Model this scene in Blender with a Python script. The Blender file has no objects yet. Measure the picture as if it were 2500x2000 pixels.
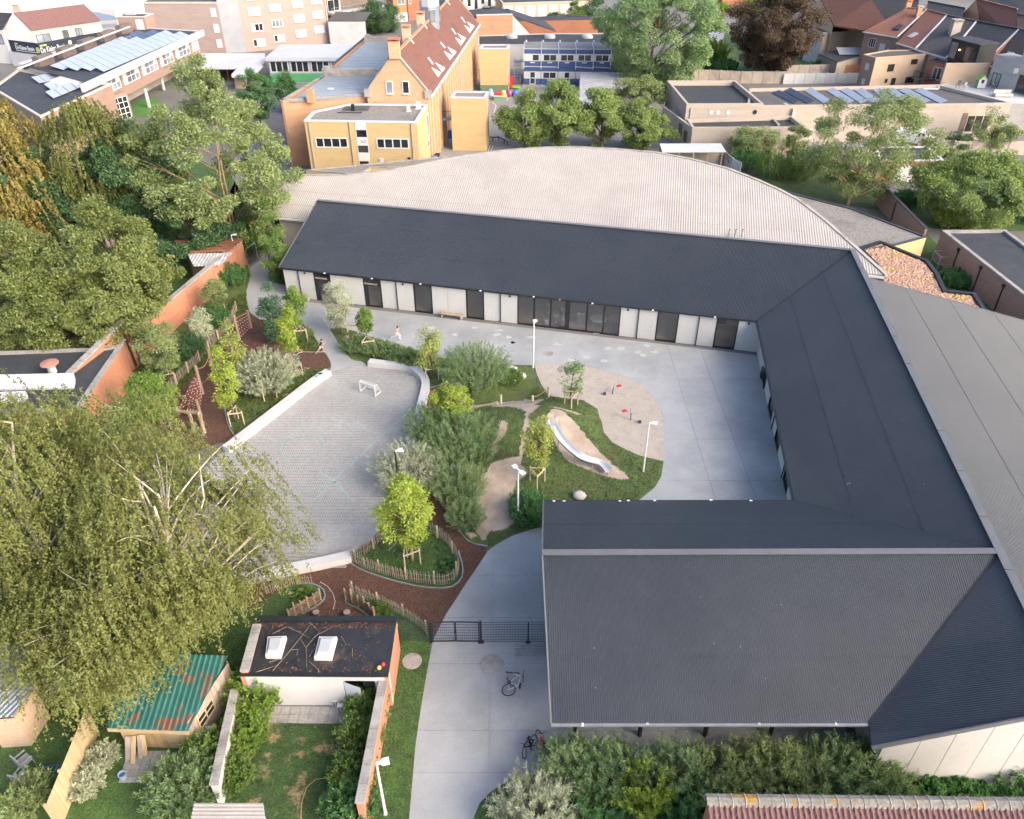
import bpy,math,random
import numpy as np
from mathutils import Vector,Matrix
R=math.radians
def V3(*a):
 return Vector(a)
random.seed(7)
scene=bpy.context.scene
col=scene.collection
# ------------------------------------------------------------------ camera
FPX,PITCH,CAM_H=1930.0,math.atan(1380/1930.0),34.0
cam_data=bpy.data.cameras.new('camera')
cam_data.sensor_fit='HORIZONTAL'
cam_data.sensor_width=36.0
cam_data.lens=36.0*FPX/2500.0
cam_data.clip_start=0.5
cam_data.clip_end=4000.0
camera=bpy.data.objects.new('camera',cam_data)
camera.location=(0,0,CAM_H)
camera.rotation_euler=(math.pi/2-PITCH,0,0)
col.objects.link(camera)
scene.camera=camera
# ------------------------------------------------------------------ sky, sun, exposure
SUN_AZ,SUN_EL=126.0,31.0
world=bpy.data.worlds.new('World')
scene.world=world
world.use_nodes=True
wn=world.node_tree
wn.nodes.clear()
wo=wn.nodes.new('ShaderNodeOutputWorld')
wb=wn.nodes.new('ShaderNodeBackground')
ws=wn.nodes.new('ShaderNodeTexSky')
ws.sky_type='NISHITA'
ws.sun_disc=False
ws.sun_elevation=R(SUN_EL)
ws.sun_rotation=R(SUN_AZ)
ws.air_density=0.6
ws.dust_density=3.0
ws.ozone_density=0.3
wb.inputs['Strength'].default_value=0.15
wn.links.new(ws.outputs[0],wb.inputs['Color'])
wn.links.new(wb.outputs[0],wo.inputs['Surface'])
sun_data=bpy.data.lights.new('sun','SUN')
sun_data.energy=0.85
sun_data.angle=R(50)
sun_data.color=(1.0,0.86,0.68)
sun=bpy.data.objects.new('sun',sun_data)
sd=Vector((math.sin(R(SUN_AZ))*math.cos(R(SUN_EL)),math.cos(R(SUN_AZ))*math.cos(R(SUN_EL)),math.sin(R(SUN_EL))))
sun.rotation_euler=(-sd).to_track_quat('-Z','Y').to_euler()
sun.location=sd*200
col.objects.link(sun)
scene.view_settings.view_transform='Standard'
scene.view_settings.look='None'
scene.view_settings.exposure=1.72
scene.view_settings.gamma=1.0
scene.view_settings.use_curve_mapping=False
scene.cycles.max_bounces=5
scene.cycles.diffuse_bounces=2
scene.cycles.glossy_bounces=2
scene.cycles.transmission_bounces=2
scene.cycles.transparent_max_bounces=6
scene.cycles.volume_bounces=0
scene.cycles.use_denoising=True
scene.cycles.use_adaptive_sampling=True
scene.cycles.adaptive_threshold=0.03
scene.cycles.adaptive_min_samples=16
# ------------------------------------------------------------------ surveying: photo measurement -> place on a plane of known height
FWD=np.array([0,math.cos(PITCH),-math.sin(PITCH)])
UPV=np.array([0,math.sin(PITCH),math.cos(PITCH)])
CAM=np.array([0,0,CAM_H])
ZONE=dict(a=(0,0,.39425),b=(650,0,.39425),c=(1450,0,.2551),d=(1900,0,.27829),e=(1550,150,.44063),f=(0,450,.39425),g=(600,450,.32468),h=(1200,650,.34787),i=(0,900,.37106),j=(0,1400,.34791),k=(500,1450,.31881),l=(600,1150,.37106),m=(900,1450,.31881),n=(1300,1700,.55659),o=(1850,550,.40574),p=(800,800,.31881),D=(0,0,1.15955),S=(0,0,1.0),aa=(0,0,.19481),bb=(780,0,.21336),cc=(1160,0,.23191),dd=(2060,0,.20408),ff=(360,680,.23185),ee=(2050,250,.20872),e2=(1600,330,.22263),gg=(660,760,.16698),z2=(660,230,.18553),z3=(560,0,.13915),z4=(1080,200,.11594))
def ray(zn,x,y):
 o=ZONE[zn]
 px,py=o[0]+x*o[2],o[1]+y*o[2]
 return FWD+np.array([1.0,0,0])*(px-1250)/FPX+UPV*(-(py-1000)/FPX)
def W(zn,x,y,z=0.0):
 d=ray(zn,x,y)
 t=(z-CAM_H)/d[2]
 return Vector(CAM+d*t)
def tall(zn,b,t,z0=0.0):
 """height of an upright whose foot is seen at b and top at t"""
 B=np.array(W(zn,b[0],b[1],z0))
 d=ray(zn,*t)
 k=(B[:2]@B[:2])/(d[:2]@B[:2])
 return float((CAM+d*k)[2]-z0)
 # ------------------------------------------------------------------ object helpers
BASE={}
def tag(o,label=None,cat=None,group=None,kind=None):
 if label:o['label']=label
 if cat:o['category']=cat
 if group:o['group']=group
 if kind:o['kind']=kind
 return o
def thing(name,label,cat,loc=(0,0,0),group=None,rz=0.0):
 o=bpy.data.objects.new(name,None)
 o.empty_display_size=0.3
 o.location=loc
 o.rotation_euler=(0,0,rz)
 col.objects.link(o)
 BASE[o]=Vector(loc)
 return tag(o,label,cat,group)
def link(name,me,parent=None,loc=None):
 o=bpy.data.objects.new(name,me)
 col.objects.link(o)
 if parent is not None:
  o.parent=parent
  BASE[o]=BASE.get(parent,V3(0,0,0))
 else:
  BASE[o]=V3(0,0,0)
 if loc is not None:o.location=loc
 return o
def copy_tree(o,loc=None,rz=None,scale=None,parent=None,label=None,group=None):
 c=o.copy()
 col.objects.link(c)
 if parent is not None:
  c.parent=parent
 if loc is not None:c.location=loc
 if rz is not None:c.rotation_euler=(0,0,rz)
 if scale is not None:c.scale=(scale,scale,scale)if not hasattr(scale,'__len__')else scale
 if label:c['label']=label
 if group:c['group']=group
 for ch in list(o.children):
  copy_tree(ch,parent=c)
 return c
class MB:
 """collects shapes in world (or local) coordinates; build() links them as one mesh object"""
 def __init__(s):
  s.v,s.f=[],[]
 def add(s,vs,fs):
  n=len(s.v)
  s.v+=[tuple(p)for p in vs]
  s.f+=[tuple(n+i for i in f)for f in fs]
  return s
 def box(s,c,size,rz=0.0,ax=None):
  """axis box at centre c; ax = optional 3 axis vectors"""
  c=Vector(c)
  if ax is None:
   ca,sa=math.cos(rz),math.sin(rz)
   ax=(V3(ca,sa,0),V3(-sa,ca,0),V3(0,0,1))
  h=[ax[i]*(size[i]/2)for i in range(3)]
  vs=[c+h[0]*i+h[1]*j+h[2]*k for k in(-1,1)for j in(-1,1)for i in(-1,1)]
  return s.add(vs,[(0,2,3,1),(4,5,7,6),(0,1,5,4),(2,6,7,3),(0,4,6,2),(1,3,7,5)])
 def bar(s,p0,p1,w,h,up=(0,0,1)):
  p0,p1=Vector(p0),Vector(p1)
  d=(p1-p0)
  L=d.length
  if L<1e-6:return s
  d/=L
  up=Vector(up)
  sx=d.cross(up)
  if sx.length<1e-4:sx=d.cross(V3(1,0,0))
  sx.normalize()
  uz=sx.cross(d)
  return s.box((p0+p1)/2,(L,w,h),ax=(d,sx,uz))
 def tube(s,p0,p1,r0,r1=None,n=8,caps=True):
  p0,p1=Vector(p0),Vector(p1)
  r1=r0 if r1 is None else r1
  d=p1-p0
  if d.length<1e-6:return s
  d.normalize()
  a=d.orthogonal().normalized()
  b=d.cross(a)
  vs=[]
  for p,r in((p0,r0),(p1,r1)):
   for k in range(n):
    t=2*math.pi*k/n
    vs.append(p+a*(r*math.cos(t))+b*(r*math.sin(t)))
  fs=[(k,(k+1)%n,n+(k+1)%n,n+k)for k in range(n)]
  if caps:fs+=[tuple(range(n-1,-1,-1)),tuple(range(n,2*n))]
  return s.add(vs,fs)
 def path(s,pts,radii,n=6):
  pts=[Vector(p)for p in pts]
  if not hasattr(radii,'__len__'):radii=[radii]*len(pts)
  vs,fs=[],[]
  prev=None
  for i,p in enumerate(pts):
   d=(pts[min(i+1,len(pts)-1)]-pts[max(i-1,0)])
   d=d.normalized()if d.length>1e-6 else V3(0,0,1)
   a=d.orthogonal().normalized()if prev is None else(prev-d*prev.dot(d)).normalized()
   prev=a
   b=d.cross(a)
   for k in range(n):
    t=2*math.pi*k/n
    vs.append(p+a*(radii[i]*math.cos(t))+b*(radii[i]*math.sin(t)))
  for i in range(len(pts)-1):
   for k in range(n):
    fs.append((i*n+k,i*n+(k+1)%n,(i+1)*n+(k+1)%n,(i+1)*n+k))
  fs+=[tuple(range(n-1,-1,-1)),tuple(range((len(pts)-1)*n,len(pts)*n))]
  return s.add(vs,fs)
 def prism(s,poly,z0,z1):
  """vertical prism over an xy polygon; z1 may be a list of heights per corner"""
  n=len(poly)
  zt=z1 if hasattr(z1,'__len__')else[z1]*n
  zb=z0 if hasattr(z0,'__len__')else[z0]*n
  a=sum(poly[i][0]*poly[(i+1)%n][1]-poly[(i+1)%n][0]*poly[i][1]for i in range(n))
  idx=list(range(n))if a>0 else list(range(n-1,-1,-1))
  vs=[(poly[i][0],poly[i][1],zb[i])for i in idx]+[(poly[i][0],poly[i][1],zt[i])for i in idx]
  fs=[tuple(range(n-1,-1,-1)),tuple(range(n,2*n))]
  fs+=[(i,(i+1)%n,n+(i+1)%n,n+i)for i in range(n)]
  return s.add(vs,fs)
 def slab(s,pts,t):
  """solid plate: polygon of 3-d points, t thick downwards along z"""
  return s.prism([(p[0],p[1])for p in pts],[p[2]-t for p in pts],[p[2]for p in pts])
 def sheet(s,poly,z):
  n=len(poly)
  a=sum(poly[i][0]*poly[(i+1)%n][1]-poly[(i+1)%n][0]*poly[i][1]for i in range(n))
  q=poly if a>0 else poly[::-1]
  return s.add([(p[0],p[1],z)for p in q],[tuple(range(n))])
 def lathe(s,c,prof,n=16,squash=(1,1)):
  c=Vector(c)
  vs,fs=[],[]
  for r,z in prof:
   for k in range(n):
    t=2*math.pi*k/n
    vs.append(c+Vector((r*math.cos(t)*squash[0],r*math.sin(t)*squash[1],z)))
  m=len(prof)
  for i in range(m-1):
   for k in range(n):
    fs.append((i*n+k,i*n+(k+1)%n,(i+1)*n+(k+1)%n,(i+1)*n+k))
  fs+=[tuple(range(n-1,-1,-1)),tuple(range((m-1)*n,m*n))]
  return s.add(vs,fs)
 def blob(s,c,r,n=10,m=7,noise=0.0,seed=0):
  rg=random.Random(seed)
  c=Vector(c)
  vs,fs=[],[]
  for i in range(m+1):
   ph=math.pi*i/m
   for k in range(n):
    t=2*math.pi*k/n
    q=1+(rg.uniform(-noise,noise)if 0<i<m else 0)
    vs.append(c+Vector((r[0]*math.sin(ph)*math.cos(t)*q,r[1]*math.sin(ph)*math.sin(t)*q,r[2]*math.cos(ph)*q)))
  for i in range(m):
   for k in range(n):
    fs.append((i*n+k,(i+1)*n+k,(i+1)*n+(k+1)%n,i*n+(k+1)%n))
  return s.add(vs,fs)
 def mesh(s,name,mat,off=V3(0,0,0),smooth=False):
  me=bpy.data.meshes.new(name)
  me.from_pydata([(p[0]-off[0],p[1]-off[1],p[2]-off[2])for p in s.v],[],s.f)
  if mat:me.materials.append(mat)
  if smooth:me.polygons.foreach_set('use_smooth',[True]*len(me.polygons))
  me.update()
  return me
 def build(s,name,mat,parent=None,smooth=False):
  off=BASE.get(parent,V3(0,0,0))if parent is not None else V3(0,0,0)
  return link(name,s.mesh(name,mat,off,smooth),parent)
 def solo(s,name,mat,label,cat,group=None,smooth=False):
  """one-mesh thing with its origin at its base centre"""
  a=np.array(s.v)
  off=Vector(((a[:,0].min()+a[:,0].max())/2,(a[:,1].min()+a[:,1].max())/2,a[:,2].min()))
  o=link(name,s.mesh(name,mat,off,smooth),None,off)
  BASE[o]=off
  return tag(o,label,cat,group)
def structure(name,mb,mat):
 o=mb.build(name,mat)
 o['kind']='structure'
 return o
 # ------------------------------------------------------------------ polygons
def smooth_loop(pts,it=2,closed=True):
 for _ in range(it):
  q=[]
  n=len(pts)
  for i in range(n if closed else n-1):
   a,b=Vector(pts[i]),Vector(pts[(i+1)%n])
   if not closed and i==0:q.append(a)
   q+=[a*.75+b*.25,a*.25+b*.75]
   if not closed and i==n-2:q.append(b)
  pts=q
 return pts
def inside(x,y,poly):
 c=False
 n=len(poly)
 j=n-1
 for i in range(n):
  xi,yi,xj,yj=poly[i][0],poly[i][1],poly[j][0],poly[j][1]
  if(yi>y)!=(yj>y)and x<(xj-xi)*(y-yi)/(yj-yi)+xi:c=not c
  j=i
 return c
def inside_np(X,Y,poly):
 c=np.zeros(X.shape,bool)
 n=len(poly)
 j=n-1
 for i in range(n):
  xi,yi,xj,yj=poly[i][0],poly[i][1],poly[j][0],poly[j][1]
  if yi!=yj:
   c^=((yi>Y)!=(yj>Y))&(X<(xj-xi)*(Y-yi)/(yj-yi)+xi)
  j=i
 return c
def edge_dist_np(X,Y,poly,closed=True):
 d=np.full(X.shape,1e9)
 n=len(poly)
 for i in range(n if closed else n-1):
  ax,ay,bx,by=poly[i][0],poly[i][1],poly[(i+1)%n][0],poly[(i+1)%n][1]
  L=(bx-ax)**2+(by-ay)**2+1e-9
  t=np.clip(((X-ax)*(bx-ax)+(Y-ay)*(by-ay))/L,0,1)
  d=np.minimum(d,np.hypot(X-ax-t*(bx-ax),Y-ay-t*(by-ay)))
 return d
def clip_half(poly,p,n):
 """part of the polygon on the side of the line through p that n points to"""
 out=[]
 m=len(poly)
 for i in range(m):
  a,b=poly[i],poly[(i+1)%m]
  da=(a[0]-p[0])*n[0]+(a[1]-p[1])*n[1]
  db=(b[0]-p[0])*n[0]+(b[1]-p[1])*n[1]
  if da>=0:out.append((a[0],a[1]))
  if(da>0>db)or(da<0<db):
   t=da/(da-db)
   out.append((a[0]+(b[0]-a[0])*t,a[1]+(b[1]-a[1])*t))
 return out
def area(poly):
 n=len(poly)
 return abs(sum(poly[i][0]*poly[(i+1)%n][1]-poly[(i+1)%n][0]*poly[i][1]for i in range(n)))/2
def P2(zn,pts,z=0.0):
 return[W(zn,x,y,z)for x,y in pts]
 # ------------------------------------------------------------------ materials
MATS={}
def _nodes(name):
 m=bpy.data.materials.new(name)
 m.use_nodes=True
 nt=m.node_tree
 nt.nodes.clear()
 out=nt.nodes.new('ShaderNodeOutputMaterial')
 b=nt.nodes.new('ShaderNodeBsdfPrincipled')
 nt.links.new(b.outputs[0],out.inputs[0])
 MATS[name]=m
 return m,nt,b,out
def _ramp(nt,stops):
 r=nt.nodes.new('ShaderNodeValToRGB')
 e=r.color_ramp.elements
 while len(e)>1:e.remove(e[-1])
 e[0].position,e[0].color=stops[0][0],(*stops[0][1],1)
 for p,c in stops[1:]:
  k=e.new(p)
  k.color=(*c,1)
 return r
def _vec(nt,scale,mode):
 tc=nt.nodes.new('ShaderNodeTexCoord')
 if mode=='wall':
 # u along the wall, v up it, whatever way the wall faces
  g=nt.nodes.new('ShaderNodeNewGeometry')
  cr=nt.nodes.new('ShaderNodeVectorMath');cr.operation='CROSS_PRODUCT'
  nt.links.new(g.outputs['Normal'],cr.inputs[0]);cr.inputs[1].default_value=(0,0,1)
  nm=nt.nodes.new('ShaderNodeVectorMath');nm.operation='NORMALIZE'
  nt.links.new(cr.outputs[0],nm.inputs[0])
  c2=nt.nodes.new('ShaderNodeVectorMath');c2.operation='CROSS_PRODUCT'
  nt.links.new(g.outputs['Normal'],c2.inputs[0]);nt.links.new(nm.outputs[0],c2.inputs[1])
  d1=nt.nodes.new('ShaderNodeVectorMath');d1.operation='DOT_PRODUCT'
  nt.links.new(g.outputs['Position'],d1.inputs[0]);nt.links.new(nm.outputs[0],d1.inputs[1])
  d2=nt.nodes.new('ShaderNodeVectorMath');d2.operation='DOT_PRODUCT'
  nt.links.new(g.outputs['Position'],d2.inputs[0]);nt.links.new(c2.outputs[0],d2.inputs[1])
  cb=nt.nodes.new('ShaderNodeCombineXYZ')
  nt.links.new(d1.outputs['Value'],cb.inputs[0]);nt.links.new(d2.outputs['Value'],cb.inputs[1])
  src=cb.outputs[0]
 elif mode=='world':
  g=nt.nodes.new('ShaderNodeNewGeometry')
  src=g.outputs['Position']
 else:
  src=tc.outputs['Object']
 mp=nt.nodes.new('ShaderNodeMapping')
 mp.inputs['Scale'].default_value=scale
 nt.links.new(src,mp.inputs['Vector'])
 return mp.outputs[0]
def mat(name,c,var=0.12,scale=1.0,rough=0.8,bump=0.0,bscale=None,metal=0.0,spec=0.5,mode='world',stretch=(1,1,1),stain=None,stain_scale=0.25,stain_lo=0.5,stain_hi=0.7,fine=0.0,fine_scale=40.0,detail=4.0,island=0.0):
 """general surface: base colour varied by noise, optional large stains and fine grain"""
 m,nt,b,out=_nodes(name)
 N,L=nt.nodes,nt.links
 v=_vec(nt,tuple(scale*s for s in stretch),mode)
 n1=N.new('ShaderNodeTexNoise');n1.inputs['Scale'].default_value=1.0;n1.inputs['Detail'].default_value=detail
 n1.inputs['Roughness'].default_value=0.62
 L.new(v,n1.inputs['Vector'])
 lo=tuple(max(0,x*(1-var))for x in c);hi=tuple(min(1,x*(1+var))for x in c)
 rp=_ramp(nt,[(0.28,lo),(0.72,hi)])
 L.new(n1.outputs['Fac'],rp.inputs[0])
 cur=rp.outputs[0]
 if stain is not None:
  v2=_vec(nt,tuple(stain_scale*s for s in stretch),mode)
  n2=N.new('ShaderNodeTexNoise');n2.inputs['Scale'].default_value=1.0;n2.inputs['Detail'].default_value=6.0
  n2.inputs['Roughness'].default_value=0.65
  L.new(v2,n2.inputs['Vector'])
  r2=_ramp(nt,[(stain_lo,(0,0,0)),(stain_hi,(1,1,1))])
  L.new(n2.outputs['Fac'],r2.inputs[0])
  mx=N.new('ShaderNodeMix');mx.data_type='RGBA'
  L.new(r2.outputs[0],mx.inputs['Factor']);L.new(cur,mx.inputs['A']);mx.inputs['B'].default_value=(*stain,1)
  cur=mx.outputs['Result']
 if fine>0:
  v3=_vec(nt,tuple(fine_scale*s for s in stretch),mode)
  n3=N.new('ShaderNodeTexNoise');n3.inputs['Scale'].default_value=1.0;n3.inputs['Detail'].default_value=2.0
  L.new(v3,n3.inputs['Vector'])
  r3=_ramp(nt,[(0.3,(1-fine,)*3),(0.7,(1+fine*.6,)*3)])
  L.new(n3.outputs['Fac'],r3.inputs[0])
  mx=N.new('ShaderNodeMix');mx.data_type='RGBA';mx.blend_type='MULTIPLY';mx.inputs['Factor'].default_value=1.0
  L.new(cur,mx.inputs['A']);L.new(r3.outputs[0],mx.inputs['B'])
  cur=mx.outputs['Result']
 if island>0:
  oi=N.new('ShaderNodeObjectInfo');gi=N.new('ShaderNodeNewGeometry')
  ad=N.new('ShaderNodeMath');ad.operation='ADD'
  L.new(oi.outputs['Random'],ad.inputs[0]);L.new(gi.outputs['Random Per Island'],ad.inputs[1])
  fr=N.new('ShaderNodeMath');fr.operation='FRACT';L.new(ad.outputs[0],fr.inputs[0])
  r4=_ramp(nt,[(0.0,(1-island,)*3),(1.0,(1+island,)*3)])
  L.new(fr.outputs[0],r4.inputs[0])
  mx=N.new('ShaderNodeMix');mx.data_type='RGBA';mx.blend_type='MULTIPLY';mx.inputs['Factor'].default_value=1.0
  L.new(cur,mx.inputs['A']);L.new(r4.outputs[0],mx.inputs['B'])
  cur=mx.outputs['Result']
 L.new(cur,b.inputs['Base Color'])
 b.inputs['Roughness'].default_value=rough
 b.inputs['Metallic'].default_value=metal
 b.inputs['Specular IOR Level'].default_value=spec
 if bump>0:
  v4=_vec(nt,tuple((bscale or scale*6)*s for s in stretch),mode)
  n4=N.new('ShaderNodeTexNoise');n4.inputs['Scale'].default_value=1.0;n4.inputs['Detail'].default_value=4.0
  L.new(v4,n4.inputs['Vector'])
  bp=N.new('ShaderNodeBump');bp.inputs['Strength'].default_value=min(1.0,bump);bp.inputs['Distance'].default_value=0.05
  L.new(n4.outputs['Fac'],bp.inputs['Height']);L.new(bp.outputs[0],b.inputs['Normal'])
 return m
def masonry(name,c,c2=None,var=0.16,soot=None):
 """small bricks seen from far: mottling stretched along the courses"""
 return mat(name,c,var=var,scale=1.0,stretch=(3.0,14.0,1),mode='wall',rough=0.9,fine=0.14,fine_scale=2.2,stain=c2,stain_scale=0.12,stain_lo=0.45,stain_hi=0.75,bump=0.25,bscale=2.0,detail=3.0)
def rooftile(name,c,row=0.33,var=0.2,stain=None):
 """tiled slope: courses modelled as relief, tone varied tile by tile"""
 m=mat(name,c,var=var,scale=1.0,stretch=(3.2,3.2,1),mode='wall',rough=0.85,stain=stain,stain_scale=0.15,detail=3.0)
 nt=m.node_tree
 b=[n for n in nt.nodes if n.type=='BSDF_PRINCIPLED'][0]
 v=_vec(nt,(1,1,1),'wall')
 w1=nt.nodes.new('ShaderNodeTexWave');w1.wave_type='BANDS';w1.bands_direction='Y';w1.wave_profile='SAW'
 w1.inputs['Scale'].default_value=0.314/row;w1.inputs['Distortion'].default_value=0.3
 nt.links.new(v,w1.inputs['Vector'])
 w2=nt.nodes.new('ShaderNodeTexWave');w2.wave_type='BANDS';w2.bands_direction='X'
 w2.inputs['Scale'].default_value=0.314/(row*.8)
 nt.links.new(v,w2.inputs['Vector'])
 ad=nt.nodes.new('ShaderNodeMath');ad.operation='ADD'
 nt.links.new(w1.outputs['Fac'],ad.inputs[0]);nt.links.new(w2.outputs['Fac'],ad.inputs[1])
 bp=nt.nodes.new('ShaderNodeBump');bp.inputs['Strength'].default_value=0.7;bp.inputs['Distance'].default_value=0.04
 nt.links.new(ad.outputs[0],bp.inputs['Height']);nt.links.new(bp.outputs[0],b.inputs['Normal'])
 return m
def leafmat(name,dark,light,trans=0.35,rough=0.55):
 m,nt,b,out=_nodes(name)
 N,L=nt.nodes,nt.links
 g=N.new('ShaderNodeNewGeometry')
 oi=N.new('ShaderNodeObjectInfo')
 n1=N.new('ShaderNodeTexNoise');n1.inputs['Scale'].default_value=0.9;n1.inputs['Detail'].default_value=2.0
 L.new(g.outputs['Position'],n1.inputs['Vector'])
 a1=N.new('ShaderNodeMath');a1.operation='MULTIPLY_ADD'
 L.new(g.outputs['Random Per Island'],a1.inputs[0]);a1.inputs[1].default_value=0.5;a1.inputs[2].default_value=-0.22
 a2=N.new('ShaderNodeMath');a2.operation='ADD'
 L.new(a1.outputs[0],a2.inputs[0]);L.new(n1.outputs['Fac'],a2.inputs[1])
 a3=N.new('ShaderNodeMath');a3.operation='MULTIPLY_ADD'
 L.new(oi.outputs['Random'],a3.inputs[0]);a3.inputs[1].default_value=0.12;L.new(a2.outputs[0],a3.inputs[2])
 rp=_ramp(nt,[(0.12,dark),(0.66,light)])
 L.new(a3.outputs[0],rp.inputs[0])
 L.new(rp.outputs[0],b.inputs['Base Color'])
 b.inputs['Roughness'].default_value=rough
 b.inputs['Specular IOR Level'].default_value=0.35
 tr=N.new('ShaderNodeBsdfTranslucent')
 hs=N.new('ShaderNodeHueSaturation');hs.inputs['Value'].default_value=1.25;hs.inputs['Saturation'].default_value=1.1
 L.new(rp.outputs[0],hs.inputs['Color']);L.new(hs.outputs[0],tr.inputs[0])
 mx=N.new('ShaderNodeMixShader');mx.inputs[0].default_value=trans
 L.new(b.outputs[0],mx.inputs[1]);L.new(tr.outputs[0],mx.inputs[2]);L.new(mx.outputs[0],out.inputs[0])
 return m
def glassmat(name,tint=(0.03,0.035,0.04),rough=0.06,see=0.0):
 m,nt,b,out=_nodes(name)
 b.inputs['Base Color'].default_value=(*tint,1)
 b.inputs['Roughness'].default_value=rough
 b.inputs['Specular IOR Level'].default_value=0.9
 g=nt.nodes.new('ShaderNodeNewGeometry')
 n1=nt.nodes.new('ShaderNodeTexNoise');n1.inputs['Scale'].default_value=0.35
 nt.links.new(g.outputs['Position'],n1.inputs['Vector'])
 rp=_ramp(nt,[(0.35,tuple(t*.6 for t in tint)),(0.65,tuple(t*1.6 for t in tint))])
 nt.links.new(n1.outputs['Fac'],rp.inputs[0]);nt.links.new(rp.outputs[0],b.inputs['Base Color'])
 if see>0:
  gl=nt.nodes.new('ShaderNodeBsdfGlossy');gl.inputs['Roughness'].default_value=.04;gl.inputs['Color'].default_value=(.6,.63,.66,1)
  m0=nt.nodes.new('ShaderNodeMixShader');m0.inputs[0].default_value=.36
  nt.links.new(b.outputs[0],m0.inputs[1]);nt.links.new(gl.outputs[0],m0.inputs[2])
  t=nt.nodes.new('ShaderNodeBsdfTransparent')
  mx=nt.nodes.new('ShaderNodeMixShader');mx.inputs[0].default_value=see
  nt.links.new(m0.outputs[0],mx.inputs[1]);nt.links.new(t.outputs[0],mx.inputs[2]);nt.links.new(mx.outputs[0],out.inputs[0])
 return m
M=MATS
mat('white_paint',(.5,.5,.485),var=.05,scale=.8,rough=.6,stain=(.41,.41,.39),stain_scale=.3)
mat('white_plain',(.58,.58,.57),var=.02,rough=.5)
mat('plaster_cream',(.52,.47,.39),var=.06,scale=.6,rough=.9,stain=(.44,.39,.32),stain_scale=.15)
mat('plaster_white',(.52,.51,.49),var=.05,scale=.5,rough=.9,stain=(.43,.42,.405),stain_scale=.12)
mat('plaster_grey',(.36,.37,.38),var=.08,scale=.5,rough=.9)
mat('panel_white',(.47,.47,.445),var=.06,scale=.35,rough=.85,stain=(.43,.43,.4),stain_scale=.3,stain_lo=.5,stain_hi=.8,fine=.04,fine_scale=6)
mat('black_metal',(.016,.018,.02),var=.1,rough=.45)
mat('dark_metal',(.05,.055,.06),var=.1,rough=.5)
mat('galvanised',(.42,.43,.44),var=.15,scale=2,rough=.45,metal=.7)
mat('lamp_white',(.6,.62,.63),var=.03,rough=.4)
mat('steel',(.66,.66,.65),var=.05,scale=1.5,rough=.38,metal=.6)
mat('roof_metal',(.027,.034,.043),var=.1,scale=.5,rough=.44,spec=.55,stain=(.037,.044,.053),stain_scale=.2,stain_lo=.42,stain_hi=.7,fine=.1,fine_scale=3)
mat('roof_cap',(.12,.125,.13),var=.1,scale=.6,rough=.45)
mat('fibre_cement',(.37,.345,.31),var=.06,scale=.4,rough=.85,stain=(.31,.29,.26),stain_scale=.25,stain_lo=.5,stain_hi=.8,fine=.07,fine_scale=5)
mat('bitumen',(.04,.043,.048),var=.15,scale=.8,rough=.75,stain=(.055,.058,.06),stain_scale=.2,fine=.12,fine_scale=12)
mat('bitumen_brown',(.1,.095,.09),var=.18,scale=.6,rough=.85,stain=(.075,.072,.07),stain_scale=.3,fine=.12,fine_scale=12)
mat('gravel',(.24,.225,.2),var=.3,scale=6,rough=.95,fine=.4,fine_scale=9,stain=(.16,.15,.135),stain_scale=.35,bump=.6,bscale=9)
masonry('brick_yellow',(.5,.365,.18),(.44,.32,.165),var=.07)
masonry('brick_orange',(.46,.27,.155),(.36,.21,.125))
masonry('brick_school',(.55,.35,.21),(.46,.29,.18),var=.22)
masonry('brick_red',(.36,.15,.085),(.27,.12,.075))
masonry('brick_garden',(.5,.22,.125),(.4,.18,.11))
masonry('brick_dark',(.17,.13,.11),(.12,.095,.08))
masonry('brick_brown',(.33,.22,.165),(.27,.18,.14))
masonry('brick_beige',(.42,.36,.3),(.36,.31,.265),var=.14)
masonry('brick_tan',(.52,.38,.26),(.44,.33,.23),var=.12)
masonry('brick_grey',(.42,.40,.37),(.33,.32,.3),var=.2)
masonry('brick_pink',(.37,.29,.245),(.33,.26,.22),var=.06)
masonry('brick_mauve',(.36,.28,.245),(.3,.23,.2),var=.08)
rooftile('tile_red',(.2,.09,.062),.35)
rooftile('tile_school',(.16,.072,.052),.5,stain=(.12,.053,.042))
rooftile('tile_brown',(.16,.085,.065),.35)
rooftile('tile_black',(.035,.038,.045),.4)
rooftile('tile_charcoal',(.07,.065,.068),.35)
rooftile('tile_mauve',(.16,.085,.078),.3)
mat('zinc_roof',(.28,.32,.36),var=.08,scale=.4,rough=.4,metal=.35,stain=(.34,.38,.42),stain_scale=.15)
mat('zinc_light',(.5,.52,.54),var=.05,scale=.4,rough=.55,stain=(.42,.44,.46),stain_scale=.2)
mat('concrete',(.33,.34,.335),island=.05,var=.09,scale=.5,rough=.7,stain=(.225,.235,.235),stain_scale=.16,stain_lo=.45,stain_hi=.74,fine=.05,fine_scale=7)
mat('concrete_pale',(.52,.515,.5),var=.06,scale=.7,rough=.85,fine=.06,fine_scale=9,stain=(.43,.425,.41),stain_scale=.4)
mat('concrete_old',(.33,.31,.28),var=.16,scale=1.2,rough=.95,fine=.2,fine_scale=14,stain=(.2,.19,.17),stain_scale=.8)
mat('concrete_fence',(.4,.34,.28),var=.1,scale=.8,rough=.95,stain=(.28,.24,.2),stain_scale=.5)
mat('asphalt',(.15,.15,.155),var=.1,scale=.3,rough=.95,stain=(.19,.185,.185),stain_scale=.08,fine=.08,fine_scale=10)
mat('asphalt_light',(.24,.235,.23),var=.1,scale=.3,rough=.95,stain=(.19,.185,.18),stain_scale=.08,fine=.08,fine_scale=8)
mat('ground_base',(.16,.155,.145),var=.2,scale=.05,rough=.95,stain=(.11,.12,.08),stain_scale=.03)
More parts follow.
